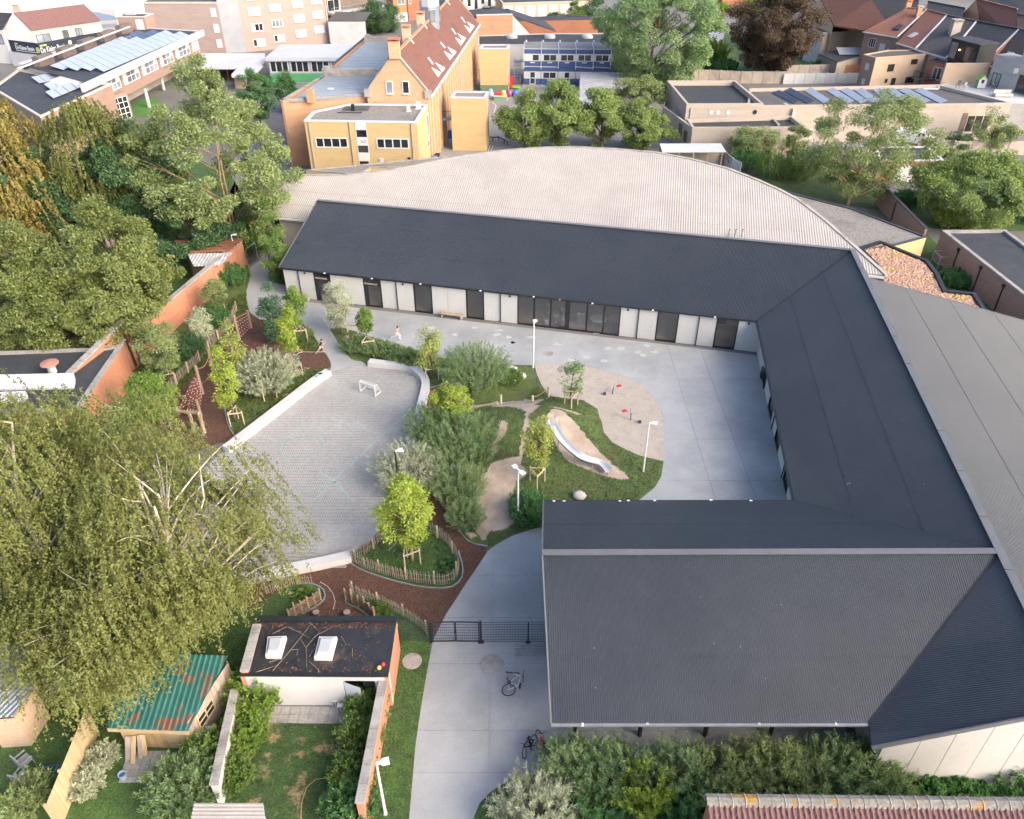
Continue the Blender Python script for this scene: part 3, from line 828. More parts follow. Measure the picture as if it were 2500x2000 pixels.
# ------------------------------------------------------------------ the new school building: three gabled wings round the yard
EZ,RZ=3.0,6.2
class Wall:
 """frame of a wall: A to B along its foot, n outwards (towards the left when walking B to A)"""
 def __init__(s,A,B,z0=0.0,flip=False):
  s.A,s.B=V3(A[0],A[1],z0),V3(B[0],B[1],z0)
  s.d=(s.B-s.A)
  s.L=s.d.length
  s.d.normalize()
  s.n=V3(s.d.y,-s.d.x,0)*(-1 if flip else 1)
 def at(s,zn,x,y):
  r=Vector(ray(zn,x,y))
  t=(s.A-Vector(CAM)).dot(s.n)/r.dot(s.n)
  p=Vector(CAM)+r*t
  return(p-s.A).dot(s.d),p.z-s.A.z
 def p(s,u,z,out=0.0):
  return s.A+s.d*u+s.n*out+V3(0,0,z)
 def box(s,mb,u0,u1,z0,z1,o0,o1):
  vs=[s.p(u,z,o)for z in(z0,z1)for o in(o0,o1)for u in(u0,u1)]
  f=[(0,2,3,1),(4,5,7,6),(0,1,5,4),(2,6,7,3),(0,4,6,2),(1,3,7,5)]
  if s.d.cross(s.n).z<0:f=[tuple(reversed(q))for q in f]
  mb.add(vs,f)
  return mb
 def rect(s,zn,x0,y0,x1,y1):
  a,b,c,d=s.at(zn,x0,y0),s.at(zn,x1,y0),s.at(zn,x0,y1),s.at(zn,x1,y1)
  return(a[0]+c[0])/2,(b[0]+d[0])/2,(c[1]+d[1])/2,(a[1]+b[1])/2
 def window(s,parent,r,nx=1,nz=1,fm='white_plain',gm='glass',fw=.07,proud=.05,name='window',sill=None,blank=()):
  u0,u1,z0,z1=r
  if u1<u0:u0,u1=u1,u0
  f=MB()
  s.box(f,u0,u1,z0,z0+fw,0,proud);s.box(f,u0,u1,z1-fw,z1,0,proud)
  s.box(f,u0,u0+fw,z0+fw,z1-fw,0,proud);s.box(f,u1-fw,u1,z0+fw,z1-fw,0,proud)
  for k in range(1,nx):
   u=u0+(u1-u0)*k/nx
   s.box(f,u-fw/2,u+fw/2,z0+fw,z1-fw,0,proud)
  for k in range(1,nz):
   z=z0+(z1-z0)*k/nz
   s.box(f,u0+fw,u1-fw,z-fw/2,z+fw/2,0,proud-.006)
  o=f.build(name,M[fm],parent)
  for a in range(nx):
   for b in range(nz):
    p0,p1=u0+(u1-u0)*a/nx,u0+(u1-u0)*(a+1)/nx
    q0,q1=z0+(z1-z0)*b/nz,z0+(z1-z0)*(b+1)/nz
    g=MB()
    s.box(g,p0+.02,p1-.02,q0+.02,q1-.02,.004,proud*.45)
    g.build('pane',M[gm if(a,b)not in blank else 'white_plain'],o)
  if sill:
   k=MB();s.box(k,u0-.05,u1+.05,z0-.09,z0-.005,0,proud+.07);k.build('sill',M[sill],o)
  return o
def corrugate(pts,fall,period,height,prof=((0,0),(.22,0),(.36,1),(.64,1),(.78,0))):
 """ribbed sheet over a planar convex polygon; fall = direction of the ribs"""
 pts=[Vector(p)for p in pts]
 nrm=V3(0,0,0)
 for i in range(len(pts)):
  nrm+=(pts[i]-pts[0]).cross(pts[(i+1)%len(pts)]-pts[0])
 nrm.normalize()
 if nrm.z<0:nrm=-nrm
 v=Vector(fall)-nrm*Vector(fall).dot(nrm)
 v.normalize()
 u=v.cross(nrm)
 o=pts[0]
 q=[((p-o).dot(u),(p-o).dot(v))for p in pts]
 umin,umax=min(a for a,b in q),max(a for a,b in q)
 def span(x):
  vv=[]
  n=len(q)
  for i in range(n):
   (a0,b0),(a1,b1)=q[i],q[(i+1)%n]
   if abs(a1-a0)>1e-9:
    t=(x-a0)/(a1-a0)
    if-1e-6<=t<=1+1e-6:vv.append(b0+(b1-b0)*t)
  return(min(vv),max(vv))if vv else None
 mb=MB()
 rows=[]
 k=0
 x=umin
 stops=[]
 while x<umax:
  for f,h in prof:
   xx=x+f*period
   if xx<=umax:stops.append((xx,h))
  x+=period
 stops.append((umax,0))
 for xx,h in stops:
  s=span(min(max(xx,umin+1e-5),umax-1e-5))
  if not s:continue
  rows.append((xx,s[0],s[1],h))
 vs,fs=[],[]
 for xx,a,b,h in rows:
  vs+=[o+u*xx+v*a+nrm*(h*height),o+u*xx+v*b+nrm*(h*height)]
 for i in range(len(rows)-1):
  fs.append((2*i,2*i+2,2*i+3,2*i+1))
 mb.add(vs,fs)
 return mb,nrm
E0,E1,E2=V3(-21.0,65.45,EZ),V3(19.63,55.58,EZ),V3(16.39,34.26,EZ)
E3=V3(1.83,34.24,EZ)
F0,F1=V3(1.69,19.99,EZ),V3(15.49,19.99,EZ)
ax_r=(V3(19.63,55.58,0)-V3(16.39,34.26,0)).normalized()
pr=V3(ax_r.y,-ax_r.x,0)
A0=W('g',540,122,RZ)
A1=W('e',1205,1046,RZ)
K0=W('l',1950,540,RZ)
K1=W('S',2440,1347,RZ)
rr_n=A1
ridge_dir=(A1-K1).normalized()
G0=V3(15.2,18.85,EZ)
S0=K1-ridge_dir*8.6
school=thing('school_building','new single-storey school with dark ribbed metal roofs wrapping round the yard','school',(0,45,0))
rib,rh=.105,.024
rm=M['roof_metal']
def roof(pts,fall,name='roof_slope',period=rib,hgt=rh,m=None,par=None,t=.16):
 par=par or school
 mb,nrm=corrugate(pts,fall,period,hgt)
 o=mb.build(name,m or rm,par)
 under=MB().slab([Vector(p)-V3(0,0,.02)for p in pts],t)
 under.build('roof_deck',M['dark_metal']if(m is None)else m,o)
 return o
 # the slopes
roof([E0,E1,A1,A0],(A0-E0))
roof([E1,E2,K1,A1],pr+V3(0,0,.39))
roof([E2,E3,K0,K1],(0,-1,.44))
roof([F0,F1,K1,K0],(0,1,.44))
roof([F1,G0,S0,K1],pr+V3(0,0,.39))
gs=16.0
drop=.223
east=[S0,S0+pr*gs-V3(0,0,drop*gs),A1-ax_r*5.2+pr*gs-V3(0,0,drop*gs),A1-ax_r*5.2]
roof(east,pr-V3(0,0,drop))
# sheet laps across the slopes, and a few bird marks
for a,b,c,d,fr_ in((E0,E1,A1,A0,(.34,.68)),(E1,E2,K1,A1,(.34,.68)),(F0,F1,K1,K0,(.36,.7)),(E2,E3,K0,K1,(.5,)),(east[0],east[3],east[2],east[1],(.2,.42,.64))):
 for f in fr_:
  MB().bar(a.lerp(d,f)+V3(0,0,rh+.002),b.lerp(c,f)+V3(0,0,rh),.022,.006).build('sheet_lap',rm,school)
rgb_=random.Random(8)
bm_=MB()
for a,b,c,d in((E0,E1,A1,A0),(E1,E2,K1,A1),(F0,F1,K1,K0)):
 for k in range(7):
  p=a.lerp(b,rgb_.uniform(.05,.95)).lerp(d.lerp(c,rgb_.uniform(.05,.95)),rgb_.uniform(.1,.9))+V3(0,0,rh+.03)
  bm_.box(p,(rgb_.uniform(.02,.05),rgb_.uniform(.02,.05),.004))
bo_=bm_.build('bird_marks',M['white_paint'],school)
bo_['kind']='stuff'
# ridge caps, hips, verges
for a,b in((A0,A1),(K0,K1)):
 MB().bar(a+V3(0,0,.05),b+V3(0,0,.05),.36,.05).build('ridge_cap',M['roof_cap'],school)
n=12
for k in range(n):
 a,b=A1.lerp(S0,k/n),A1.lerp(S0,(k+1)/n-.0015)
 MB().bar(a+V3(0,0,.055),b+V3(0,0,.055),.42,.055).build('ridge_cap',M['roof_cap'],school)
for a,b in((E1,A1),(E2,K1),(F1,K1)):
 MB().bar(a+V3(0,0,.0),b+V3(0,0,.0),.16,.06).build('valley_gutter',M['black_metal'],school)
for a,b in((E0,A0),(E3,K0),(F0,K0),(G0,S0),(A1-ax_r*5.2,east[2])):
 MB().bar(a+V3(0,0,-.06),b+V3(0,0,-.06),.07,.24).build('verge_trim',M['roof_cap'],school)
gt=MB()
for a,b in((E0,E1),(E1,E2),(E2,E3)):
 d=(b-a).normalized();s_=V3(d.y,-d.x,0)
 gt.bar(a+s_*.05+V3(0,0,-.09),b+s_*.05+V3(0,0,-.09),.12,.1)
gt.build('gutter',M['black_metal'],school)
gf=MB().bar(F0+V3(0,-.05,-.09),F1+V3(0,-.05,-.09),.12,.1)
gf.build('gutter',M['galvanised'],school)
# upper wing wall of white panels with full-height glazing
ud=(E1-E0);ud.z=0;ud.normalize()
un=V3(ud.y,-ud.x,0)
up=Wall(V3(E0.x,E0.y,0)-un*.14+ud*.25,V3(E1.x,E1.y,0)-un*.14+ud*1.0)
WH=2.93
def ub(zn,x,y):return up.at(zn,x,y)[0]
opens=[(ub('g',540,878),ub('g',662,893),'door'),(ub('g',905,920),ub('g',1035,936),'door'),(ub('g',1275,966),ub('g',1410,981),'win'),(ub('g',1662,1011),ub('g',1795,1028),'win'),(ub('h',182,413),ub('h',892,497),'canteen'),(ub('h',1143,531),ub('h',1290,546),'win'),(ub('h',1548,579),ub('h',1698,598),'counter')]
cuts=[(0,None)]+[(a,b)for a,b,k in opens]
prev=0.0
joints=[ub('g',420,845),ub('g',782,905),ub('g',1148,955),ub('g',1525,995),ub('g',1916,1048),ub('h',1017,520),ub('h',1428,570)]
ends=[(prev,opens[0][0])]
for i,(a,b,k)in enumerate(opens):
 nxt=opens[i+1][0]if i+1<len(opens)else up.L
 ends.append((b,nxt))
for a,b in ends:
 js=[a]+[j for j in joints if a+.2<j<b-.2]+[b]
 for p0,p1 in zip(js[:-1],js[1:]):
  mb=MB();up.box(mb,p0+.012,p1-.012,0.02,WH,-.2,0)
  mb.build('wall_panel',M['panel_white'],school)
for a,b,k in opens:
 if k=='canteen':
  cutu=[ub('h',182,413),ub('h',297,427),ub('h',411,440),ub('h',527,452),ub('h',662,469),ub('h',777,484),ub('h',892,497)]
  fr=MB();up.box(fr,a,b,0,.1,-.12,.02);up.box(fr,a,b,WH-.12,WH,-.12,.02)
  for j,u in enumerate(cutu):
   w_=.2 if j==3 else .07
   up.box(fr,max(a,u-w_),min(b,u+w_),.1,WH-.12,-.12,.02 if j!=3 else .06)
  wo_=fr.build('window',M['black_metal'],school)
  for p0,p1 in zip(cutu[:-1],cutu[1:]):
   g_=MB();up.box(g_,p0+.04,p1-.04,.08,WH-.1,-.06,-.045);g_.build('pane',M['glass_see'],wo_)
  continue
 fr=MB();w_=.1
 up.box(fr,a,b,0,.12,-.12,.02);up.box(fr,a,b,WH-.1,WH,-.12,.02);up.box(fr,a,a+w_,.12,WH-.1,-.12,.02);up.box(fr,b-w_,b,.12,WH-.1,-.12,.02)
 if k=='door':
  up.box(fr,a+w_,b-w_,2.1,2.2,-.12,.02);up.box(fr,a+w_,a+w_+.3,.12,2.1,-.1,0)
 wo_=fr.build('glazed_door' if k!='win' else 'window',M['black_metal'],school)
 g_=MB();up.box(g_,a+.06,b-.06,.1,2.1 if k=='door' else WH-.08,-.06,-.045);g_.build('pane',M['glass_see'],wo_)
 if k=='door':
  g_=MB();up.box(g_,a+.06,b-.06,2.22,WH-.08,-.06,-.045);g_.build('pane',M['glass'],wo_)
  g_=MB();up.box(g_,a+.12,b-.35,2.2,2.33,-.02,.045);g_.build('blind_box',M['wood_grey'],wo_)
  # downpipes and round vents
for zn,x,y in(('g',425,845),('g',1150,955),('g',1918,1048),('h',1015,520),('h',1428,570)):
 u=ub(zn,x,y)
 mb=MB();mb.tube(up.p(u,.02,.07),up.p(u,2.85,.07),.045);mb.tube(up.p(u,2.85,.07),up.p(u+.0,2.92,.2),.045)
 mb.build('downpipe',M['black_metal'],school)
for zn,x,y in(('g',443,668),('g',1181,752),('g',1988,842),('h',130,210),('h',960,305),('h',1807,402)):
 u,z=up.at(zn,x,y)
 MB().tube(up.p(u,z,-.02),up.p(u,z,.06),.09,.09,12).build('vent',M['black_metal'],school)
for zn,x,y in(('g',600,655),('g',955,692),('g',1320,738),('g',1770,785),('h',300,205),('h',712,243),('h',1135,296),('h',1570,345)):
 u,z=up.at(zn,x,y)
 MB().box(up.p(u,EZ-.06,.24),(.16,.1,.08)).build('floodlight',M['lamp_white'],school)
u,z=up.at('h',483,218)
MB().box(up.p(u,EZ-.04,.26),(.14,.1,.1)).build('alarm_light',M['orange_paint'],school)
# shell behind the glazing: floor, back wall, ends
back0,back1=V3(A0.x,A0.y,0),V3(A1.x,A1.y,0)
MB().sheet([up.p(0,0),up.p(up.L,0),back1,back0],.03).build('floor',M['floor_warm'],school)
mb=MB()
bk=Wall(up.p(0,0,-5.2),up.p(up.L,0,-5.2))
bk.box(mb,0,bk.L,0,4.6,-.15,0)
mb.build('back_wall',M['plaster_white'],school)
mb=MB()
e_=[up.p(0,.02,0),up.p(0,.02,-8.2)]
MB().add([e_[0],e_[1],e_[1]+V3(0,0,RZ-.35),e_[0]+V3(0,0,WH-.05)],[(0,1,2,3)]).build('end_wall',M['panel_white'],school)
# counter seen through the last door
u0,u1=opens[-1][0],opens[-1][1]
mb=MB();up.box(mb,u0-.3,u1+.6,.03,.95,-1.6,-1.5);up.box(mb,u0-.3,u1+.6,.9,.95,-2.3,-1.5);mb.build('counter',M['wood_panel_yellow'],school)
mb=MB();up.box(mb,u0-.3,u0+.9,.97,2.6,-2.5,-2.4);mb.build('cupboard',M['wood_brown'],school)
# right wing wall facing the yard, set back under the eave
rwA,rwB=W('h',1935,770),W('h',2100,1530)
rd=(rwB-rwA).normalized()
rn=V3(-.45,.06,0)
rw=Wall(rwA-rd*5.0+rn,rwB+rd*3.6+rn,flip=False)
mb=MB()
seg=[(0,5.6,'p'),(5.6,7.0,'d'),(7.0,9.3,'p'),(9.3,11.2,'d'),(11.2,13.2,'p'),(13.2,14.9,'d'),(14.9,17.6,'p'),(17.6,19.2,'d'),(19.2,rw.L,'p')]
for a,b,k in seg:
 mb=MB()
 if k=='p':
  rw.box(mb,a+.01,b-.01,.02,2.9,-.2,0);mb.build('wall_panel',M['panel_white'],school)
 else:
  rw.box(mb,a,b,.0,.12,-.12,.02);rw.box(mb,a,b,2.7,2.9,-.12,.02);rw.box(mb,a,a+.1,.12,2.7,-.12,.02);rw.box(mb,b-.1,b,.12,2.7,-.12,.02)
  o=mb.build('glazed_door',M['black_metal'],school)
  g_=MB();rw.box(g_,a+.06,b-.06,.1,2.72,-.06,-.045);g_.build('pane',M['glass_see'],o)
for u in(6.9,12.1,17.5):
 MB().tube(rw.p(u,.02,.08),rw.p(u,2.85,.08),.045).build('downpipe',M['black_metal'],school)
mb=MB();fl=[rw.p(0,0,0),rw.p(rw.L,0,0),rw.p(rw.L,0,-9),rw.p(0,0,-9)]
MB().sheet(fl,.03).build('floor',M['floor_warm'],school)
# south gable wall of tall panels following the verge
gd=(V3(S0.x,S0.y,0)-V3(G0.x,G0.y,0));gl=gd.length;gd.normalize()
gw=Wall(V3(G0.x,G0.y,0)+V3(.0,.22,0),V3(S0.x,S0.y,0)+V3(0,.22,0))
pj=[0.62,gw.at('S',2155.7,1840.6)[0],gw.at('S',2201,1900)[0],gw.at('S',2271.6,1905.5)[0],gw.at('S',2346.8,1910.2)[0],gw.at('S',2418.2,1917.6)[0]]
stp=pj[-1]-pj[-2]
while pj[-1]+stp<gw.L:pj.append(pj[-1]+stp)
pj.append(gw.L)
sl=(RZ-EZ)/gl
for a,b in zip(pj[:-1],pj[1:]):
 a+=.012;b-=.012
 za,zb=EZ+sl*a-.2,EZ+sl*b-.2
 vs=[gw.p(a,0,-.2),gw.p(b,0,-.2),gw.p(b,0,0),gw.p(a,0,0),gw.p(a,za,-.2),gw.p(b,zb,-.2),gw.p(b,zb,0),gw.p(a,za,0)]
 MB().add(vs,[(3,2,6,7),(1,0,4,5),(2,1,5,6),(0,3,7,4),(4,7,6,5)]).build('gable_panel',M['panel_white'],school)
c0=gw.p(.62,0,0)
side=Wall(c0+ax_r*16,c0)
mb=MB();side.box(mb,0,side.L-.01,0,EZ+.1,-.2,0);mb.build('shed_side_wall',M['panel_white'],school)
# east slope carried by a low wall
ew=Wall(V3(S0.x,S0.y,0)+pr*15.2,V3(east[2].x,east[2].y,0)-pr*.8)
mb=MB();ew.box(mb,0,ew.L,0,2.6,-.2,0);mb.build('east_wall',M['panel_white'],school)
nw=Wall(V3(east[3].x,east[3].y,0)-ax_r*.4,V3(east[2].x,east[2].y,0)-ax_r*.4)
vs=[nw.p(0,0,0),nw.p(nw.L,0,0),nw.p(nw.L,2.45,0),nw.p(0,5.9,0)]
MB().add(vs,[(0,1,2,3)]).build('north_wall',M['panel_white'],school)
# open shed: posts and beams under the bottom wing
for x in(2.55,5.6,8.65,11.7):
 p=Vector((W('m',1575,1085)[0]+(x-2.55),W('m',1575,1085)[1],0))
 MB().tube(p,p+V3(0,0,3.2),.11,.11,10).build('post',M['black_metal'],school)
 q=V3(p.x,32.2,0)
 MB().tube(q,q+V3(0,0,3.2),.11,.11,10).build('post',M['black_metal'],school)
 MB().bar(V3(p.x,20.2,2.75),V3(p.x,27.1,5.75),.12,.24).build('beam',M['black_metal'],school)
 MB().bar(V3(p.x,34.0,2.75),V3(p.x,27.1,5.75),.12,.24).build('beam',M['black_metal'],school)
for zn,x,y in(('n',218,119),('n',502,113),('n',992,113),('n',1327,115)):
 p=W(zn,x,y,EZ-.05)
 MB().tube(p+V3(0,.1,0),p+V3(0,-.12,-.02),.06,.07,10).build('floodlight',M['lamp_white'],school)
for zn,x,y in(('p',1733,1332),('p',1810,1332),('h',900,1652),('h',960,1648),('h',1145,1648),('h',1540,1645),('h',1820,1650)):
 p=W(zn,x,y,EZ+.02)
 MB().box(p,(.16,.1,.1)).build('floodlight',M['lamp_white'],school)
MB().path([W('o',535,1558,4.1),W('o',580,1548,4.18),W('o',635,1546,4.3)],[.02,.03,.015],5).solo('fallen_branch',M['twig_pale'],'pale twig lying on the dark blue roof slope','branch')
# ------------------------------------------------------------------ white fan-shaped roof of the hall behind
tn,tt=V3(.236,.972,0).normalized(),V3(.972,-.236,0).normalized()
NE,HS,HZ=67.16,.3,4.0
def on_hall(zn,x,y):
 r=Vector(ray(zn,x,y))
 # z = HZ + HS*(n-NE)
 c=Vector(CAM)
 t=(HZ+HS*(c.dot(tn)-NE)-c.z)/(r.z-HS*r.dot(tn))
 return c+r*t
hall=thing('sports_hall','hall with pale corrugated fan-shaped roof behind the dark school roof','hall',(-5,78,0))
arc=[on_hall('D',x,y)for x,y in((609,368),(645,369.5),(680,370),(720,369),(757,366.5),(795,362),(830,356.5),(860,351),(890,345),(935,336),(980,328),(1030,321),(1078,316),(1150,311.5),(1220,311),(1300,315),(1380,322),(1450,335),(1530,355),(1600,382),(1640,400),(1680,421),(1712,445),(1740,467),(1795,516),(1866,580))]
le=on_hall('D',568,455)
re_=on_hall('e',1300,1192)
b0=le
b1=V3(arc[-1].x,arc[-1].y,HZ)-tt*.2
eav=[b0,b1]
hp=[b0,b1]+arc[::-1]
mb,_n=corrugate(hp,tn*1.0-tt*.077+V3(0,0,HS),.22,.03,((0,0),(.12,.15),(.3,.85),(.5,1),(.7,.85),(.88,.15)))
ho=mb.build('roof',M['fibre_cement'],hall)
dk=MB().slab([p-V3(0,0,.03)for p in hp],.3);dk.build('roof_deck',M['concrete_old'],ho)
for f in(.3,.62):
 MB().bar(b0.lerp(arc[0],f)+V3(0,0,.035),b1.lerp(arc[-4],f)+V3(0,0,.035),.07,.015).build('sheet_lap',M['concrete_old'],hall)
tr=MB()
for a,b in zip(arc[:-1],arc[1:]):tr.bar(a+V3(0,0,.03),b+V3(0,0,.03),.34,.14)
tr.bar(b0+V3(0,0,.03),arc[0]+V3(0,0,.03),.3,.14)
tr.build('verge_trim',M['concrete_old'],hall)
gt=MB().bar(b0+V3(0,-.1,-.12),b1+V3(0,-.1,-.12),.2,.16);gt.build('gutter',M['plaster_white'],hall)
hl=Wall(arc[0]-tn*.0+tt*.6,b0+tt*.6+tn*.6)
mb=MB();hl.box(mb,0,hl.L,0,3.7,-.25,0);mb.build('side_wall',M['brick_yellow'],hall)
fw_=Wall(b0+tn*.6+tt*.6,b1+tn*.6-tt*.6)
mb=MB();fw_.box(mb,0,fw_.L,0,3.7,-.25,0);mb.build('front_wall',M['plaster_cream'],hall)
inner=[(p+(V3(-5,74,p.z)-p)*.05)for p in arc[1:-1]]
mb=MB()
for a,b in zip(inner[:-1],inner[1:]):
 mb.add([(a.x,a.y,0),(b.x,b.y,0),(b.x,b.y,b.z-.35),(a.x,a.y,a.z-.35)],[(0,1,2,3)])
mb.build('rear_wall',M['brick_yellow'],hall)
# three vent pipes and a small antenna on the hall roof
for x in(797,868,942):
 p=on_hall('e2',x,1118)
 MB().tube(p,p+V3(0,0,.75),.03,.03,6).tube(p+V3(0,0,.75),p+V3(.12,0,.72),.03,.03,6).build('roof_pin',M['dark_metal'],hall)
p=on_hall('e',1172,1030)
mb=MB().tube(p,p+V3(0,0,1.9),.03)
for k in range(3):mb.bar(p+V3(-.35,.1*k,1.3+.25*k),p+V3(.35,-.1*k,1.3+.25*k),.025,.025)
mb.build('antenna',M['galvanised'],hall)
# gravel flat roof on the right of the hall, with yellow fascia
def flat_roof(t,pts,z,rim_w=.25,rim_h=.18,rm_='bitumen',rimm='galvanised',wall='brick_yellow',z0=0.0,inset=.0,deck='roof',wname='wall'):
 """walls, sunk deck and raised rim over a polygon given at roof height"""
 pl=[(p[0],p[1])for p in pts]
 cx,cy=sum(p[0]for p in pl)/len(pl),sum(p[1]for p in pl)/len(pl)
 a=sum(pl[i][0]*pl[(i+1)%len(pl)][1]-pl[(i+1)%len(pl)][0]*pl[i][1]for i in range(len(pl)))
 if a<0:pl=pl[::-1]
 w=MB()
 n=len(pl)
 for i in range(n):
  A,B=pl[i],pl[(i+1)%n]
  w.add([(A[0],A[1],z0),(B[0],B[1],z0),(B[0],B[1],z-rim_h*.3),(A[0],A[1],z-rim_h*.3)],[(0,1,2,3)])
 w.build(wname,M[wall],t)
 d=MB();d.sheet(pl,z-rim_h);o=d.build(deck,M[rm_],t)
 r=MB()
 # mitred rim
 off=[]
 for i in range(n):
  p0,p1,p2=Vector(pl[i-1]),Vector(pl[i]),Vector(pl[(i+1)%n])
  d1,d2=(p1-p0).normalized(),(p2-p1).normalized()
  n1,n2=V3(-d1.y,d1.x),V3(-d2.y,d2.x)
  m_=(n1+n2)
  m_=m_.normalized()/max(.35,m_.normalized().dot(n1))if m_.length>1e-5 else n1
  off.append((p1-m_*.04,p1+m_*rim_w))
 for i in range(n):
  (a0,a1),(b0_,b1_)=off[i],off[(i+1)%n]
  lo,hi=z-rim_h*.95,z
  vs=[(a0.x,a0.y,lo),(b0_.x,b0_.y,lo),(b1_.x,b1_.y,lo),(a1.x,a1.y,lo),(a0.x,a0.y,hi),(b0_.x,b0_.y,hi),(b1_.x,b1_.y,hi),(a1.x,a1.y,hi)]
  r.add(vs,[(4,5,6,7),(0,1,5,4),(2,3,7,6)])
 r.build('roof_edge',M[rimm],t)
 return o
gp_=[V3(24.0,88.2,3.3)]+[W('e2',1150,545,3.3),W('e2',2156,800,3.3),W('e',1617,970,3.3),W('e',1445,1015,3.3),V3(30.0,67.5,3.3),V3(16,78,3.3)]
gv=thing('gravel_roof_annex','flat gravel roof with yellow fascia beside the arc of the hall','annex',(32,76,0))
flat_roof(gv,gp_,3.3,.2,.12,'gravel','dark_metal','brick_yellow')
gp2=[W('b',580,1078,3.2),W('b',645,1036,3.2),W('b',1000,1030,3.2),W('b',1040,1022,3.2),V3(-8,96,3.2),V3(-24,91,3.2)]
gv2=thing('gravel_roof_porch','small gravel roof wedged between yellow block and hall roof','annex',(-15,96,0))
flat_roof(gv2,gp2,3.2,.2,.12,'gravel','concrete_old','brick_yellow')
# sedum roof
sz=3.4
sp=P2('e',[(1240,1030),(1360,992),(1625,1100),(1680,1170),(1725,1265),(1885,1280),(1960,1392)],sz)+[V3(38.0,55.5,sz),V3(31.2,59.6,sz)]+P2('e',[(1330,1120)],sz)
sed=thing('sedum_roof_annex','low annex with pinkish flowering sedum roof and dark edging','annex',(35,62,0))
flat_roof(sed,sp,sz,.3,.2,'sedum_soil','black_metal','brick_dark')
rg=np.random.default_rng(11)
sx0,sx1=min(p[0]for p in sp),max(p[0]for p in sp);sy0,sy1=min(p[1]for p in sp),max(p[1]for p in sp)
pts=np.stack([rg.uniform(sx0,sx1,9000),rg.uniform(sy0,sy1,9000)],1)
ok=inside_np(pts[:,0],pts[:,1],sp)&(edge_dist_np(pts[:,0],pts[:,1],sp)>.42)
mb=MB()
for x,y in pts[ok][:3600]:
 r_=rg.uniform(.08,.24);h_=rg.uniform(.06,.16)
 vs=[(x,y,sz-.2+h_)]+[(x+r_*math.cos(t)*rg.uniform(.7,1.2),y+r_*math.sin(t)*rg.uniform(.7,1.2),sz-.2)for t in np.arange(6)*1.047]
 mb.add(vs,[(0,1+k,1+(k+1)%6)for k in range(6)])
so=mb.build('sedum',M['sedum_a'],sed)
so['kind']='stuff'
# ------------------------------------------------------------------ buildings behind and around
def ewall(p,q,z0=0.0):return Wall(p,q,z0)
def xy(p):return V3(p[0],p[1],0)
def plate(pts,m,name,parent,t=.15):
 return MB().slab(pts,t).build(name,M[m],parent)
def face(pts,m,name,parent):
 return MB().add(pts,[tuple(range(len(pts)))]).build(name,M[m],parent)
 # --- yellow brick block with strip windows
yb=thing('yellow_block','yellow brick block with strip windows and gravel roof before the old school','building',W('b',275,1080))
ZY=7.6
ytop=[W('b',234,745,ZY),W('b',932,755,ZY),W('b',1000,645,ZY),W('b',520,640,ZY),W('b',290,687,ZY)]
flat_roof(yb,ytop,ZY,.35,.16,'gravel','zinc_light','brick_yellow')
yw=ewall(ytop[0],ytop[1])
for r_ in((597,570,1022,705),(1398,580,1825,717),(660,980,1068,1085)):
 yw.window(yb,yw.rect('z2',*r_),4,1,'white_plain','glass',.13,.06)
for x0,y0,x1,y1,m_ in((1115,365,1255,462,'white_plain'),(1160,775,1305,875,'white_plain')):
 r_=yw.rect('z2',x0,y0,x1,y1);mb=MB();yw.box(mb,r_[0],r_[1],r_[2],r_[3],0,.04);mb.build('white_panel',M[m_],yb)
r_=yw.rect('z2',1140,465,1285,775);yw.window(yb,r_,1,3,'white_plain','glass',.06,.03,blank=((0,1),))
rp_=yw.rect('z2',1185,600,1265,645);mb=MB();yw.box(mb,rp_[0],rp_[1],rp_[2],rp_[3],.02,.035);mb.build('window_poster',M['canopy_grey'],yb)
r_=yw.rect('z2',1175,875,1308,1000);yw.window(yb,r_,1,1,'white_plain','glass',.06,.03)
for xt,yt,xb,yb_ in((500,370,595,1055),(1035,375,1110,1055),(1850,385,1888,950)):
 a_,b_=yw.at('z2',xt,yt),yw.at('z2',xb,yb_)
 MB().tube(yw.p(a_[0],.1,.07),yw.p(a_[0],a_[1],.07),.06).build('downpipe',M['galvanised'],yb)
for x0,y0,x1,y1,m_ in((1440,845,1490,895,'grey_panel'),(1812,830,1845,870,'black_metal')):
 r_=yw.rect('z2',x0,y0,x1,y1);mb=MB();yw.box(mb,r_[0],r_[1],r_[2],r_[3],0,.12);mb.build('wall_box',M[m_],yb)
for x,y,w_,h_,m_ in((1090,190,.35,.75,'black_metal'),(1820,200,.35,.8,'concrete_pale'),(1950,165,.5,.8,'concrete_pale')):
 p=W('z2',x,y+25,ZY-.16);MB().box(p+V3(0,0,h_/2),(w_,w_,h_)).box(p+V3(0,0,.04),(w_*1.7,w_*1.7,.08)).build('roof_vent',M[m_],yb)
p=W('z2',1130,190,ZY-.14)
MB().box(p,(3.2,2.2,.03)).build('roof_mat',M['bitumen_brown'],yb)
p=W('z2',1080,245,ZY-.1)
MB().bar(p+V3(-1.8,0,.05),p+V3(1.2,0,.05),.12,.1).build('roof_rail',M['dark_metal'],yb)
ys=ewall(ytop[1],ytop[2])
for x0,y0,x1,y1 in((2060,250,2085,560),(2065,590,2095,700)):
 ys.window(yb,ys.rect('z2',x0,y0,x1,y1),1,1,'white_plain','glass_pale',.1,.05)
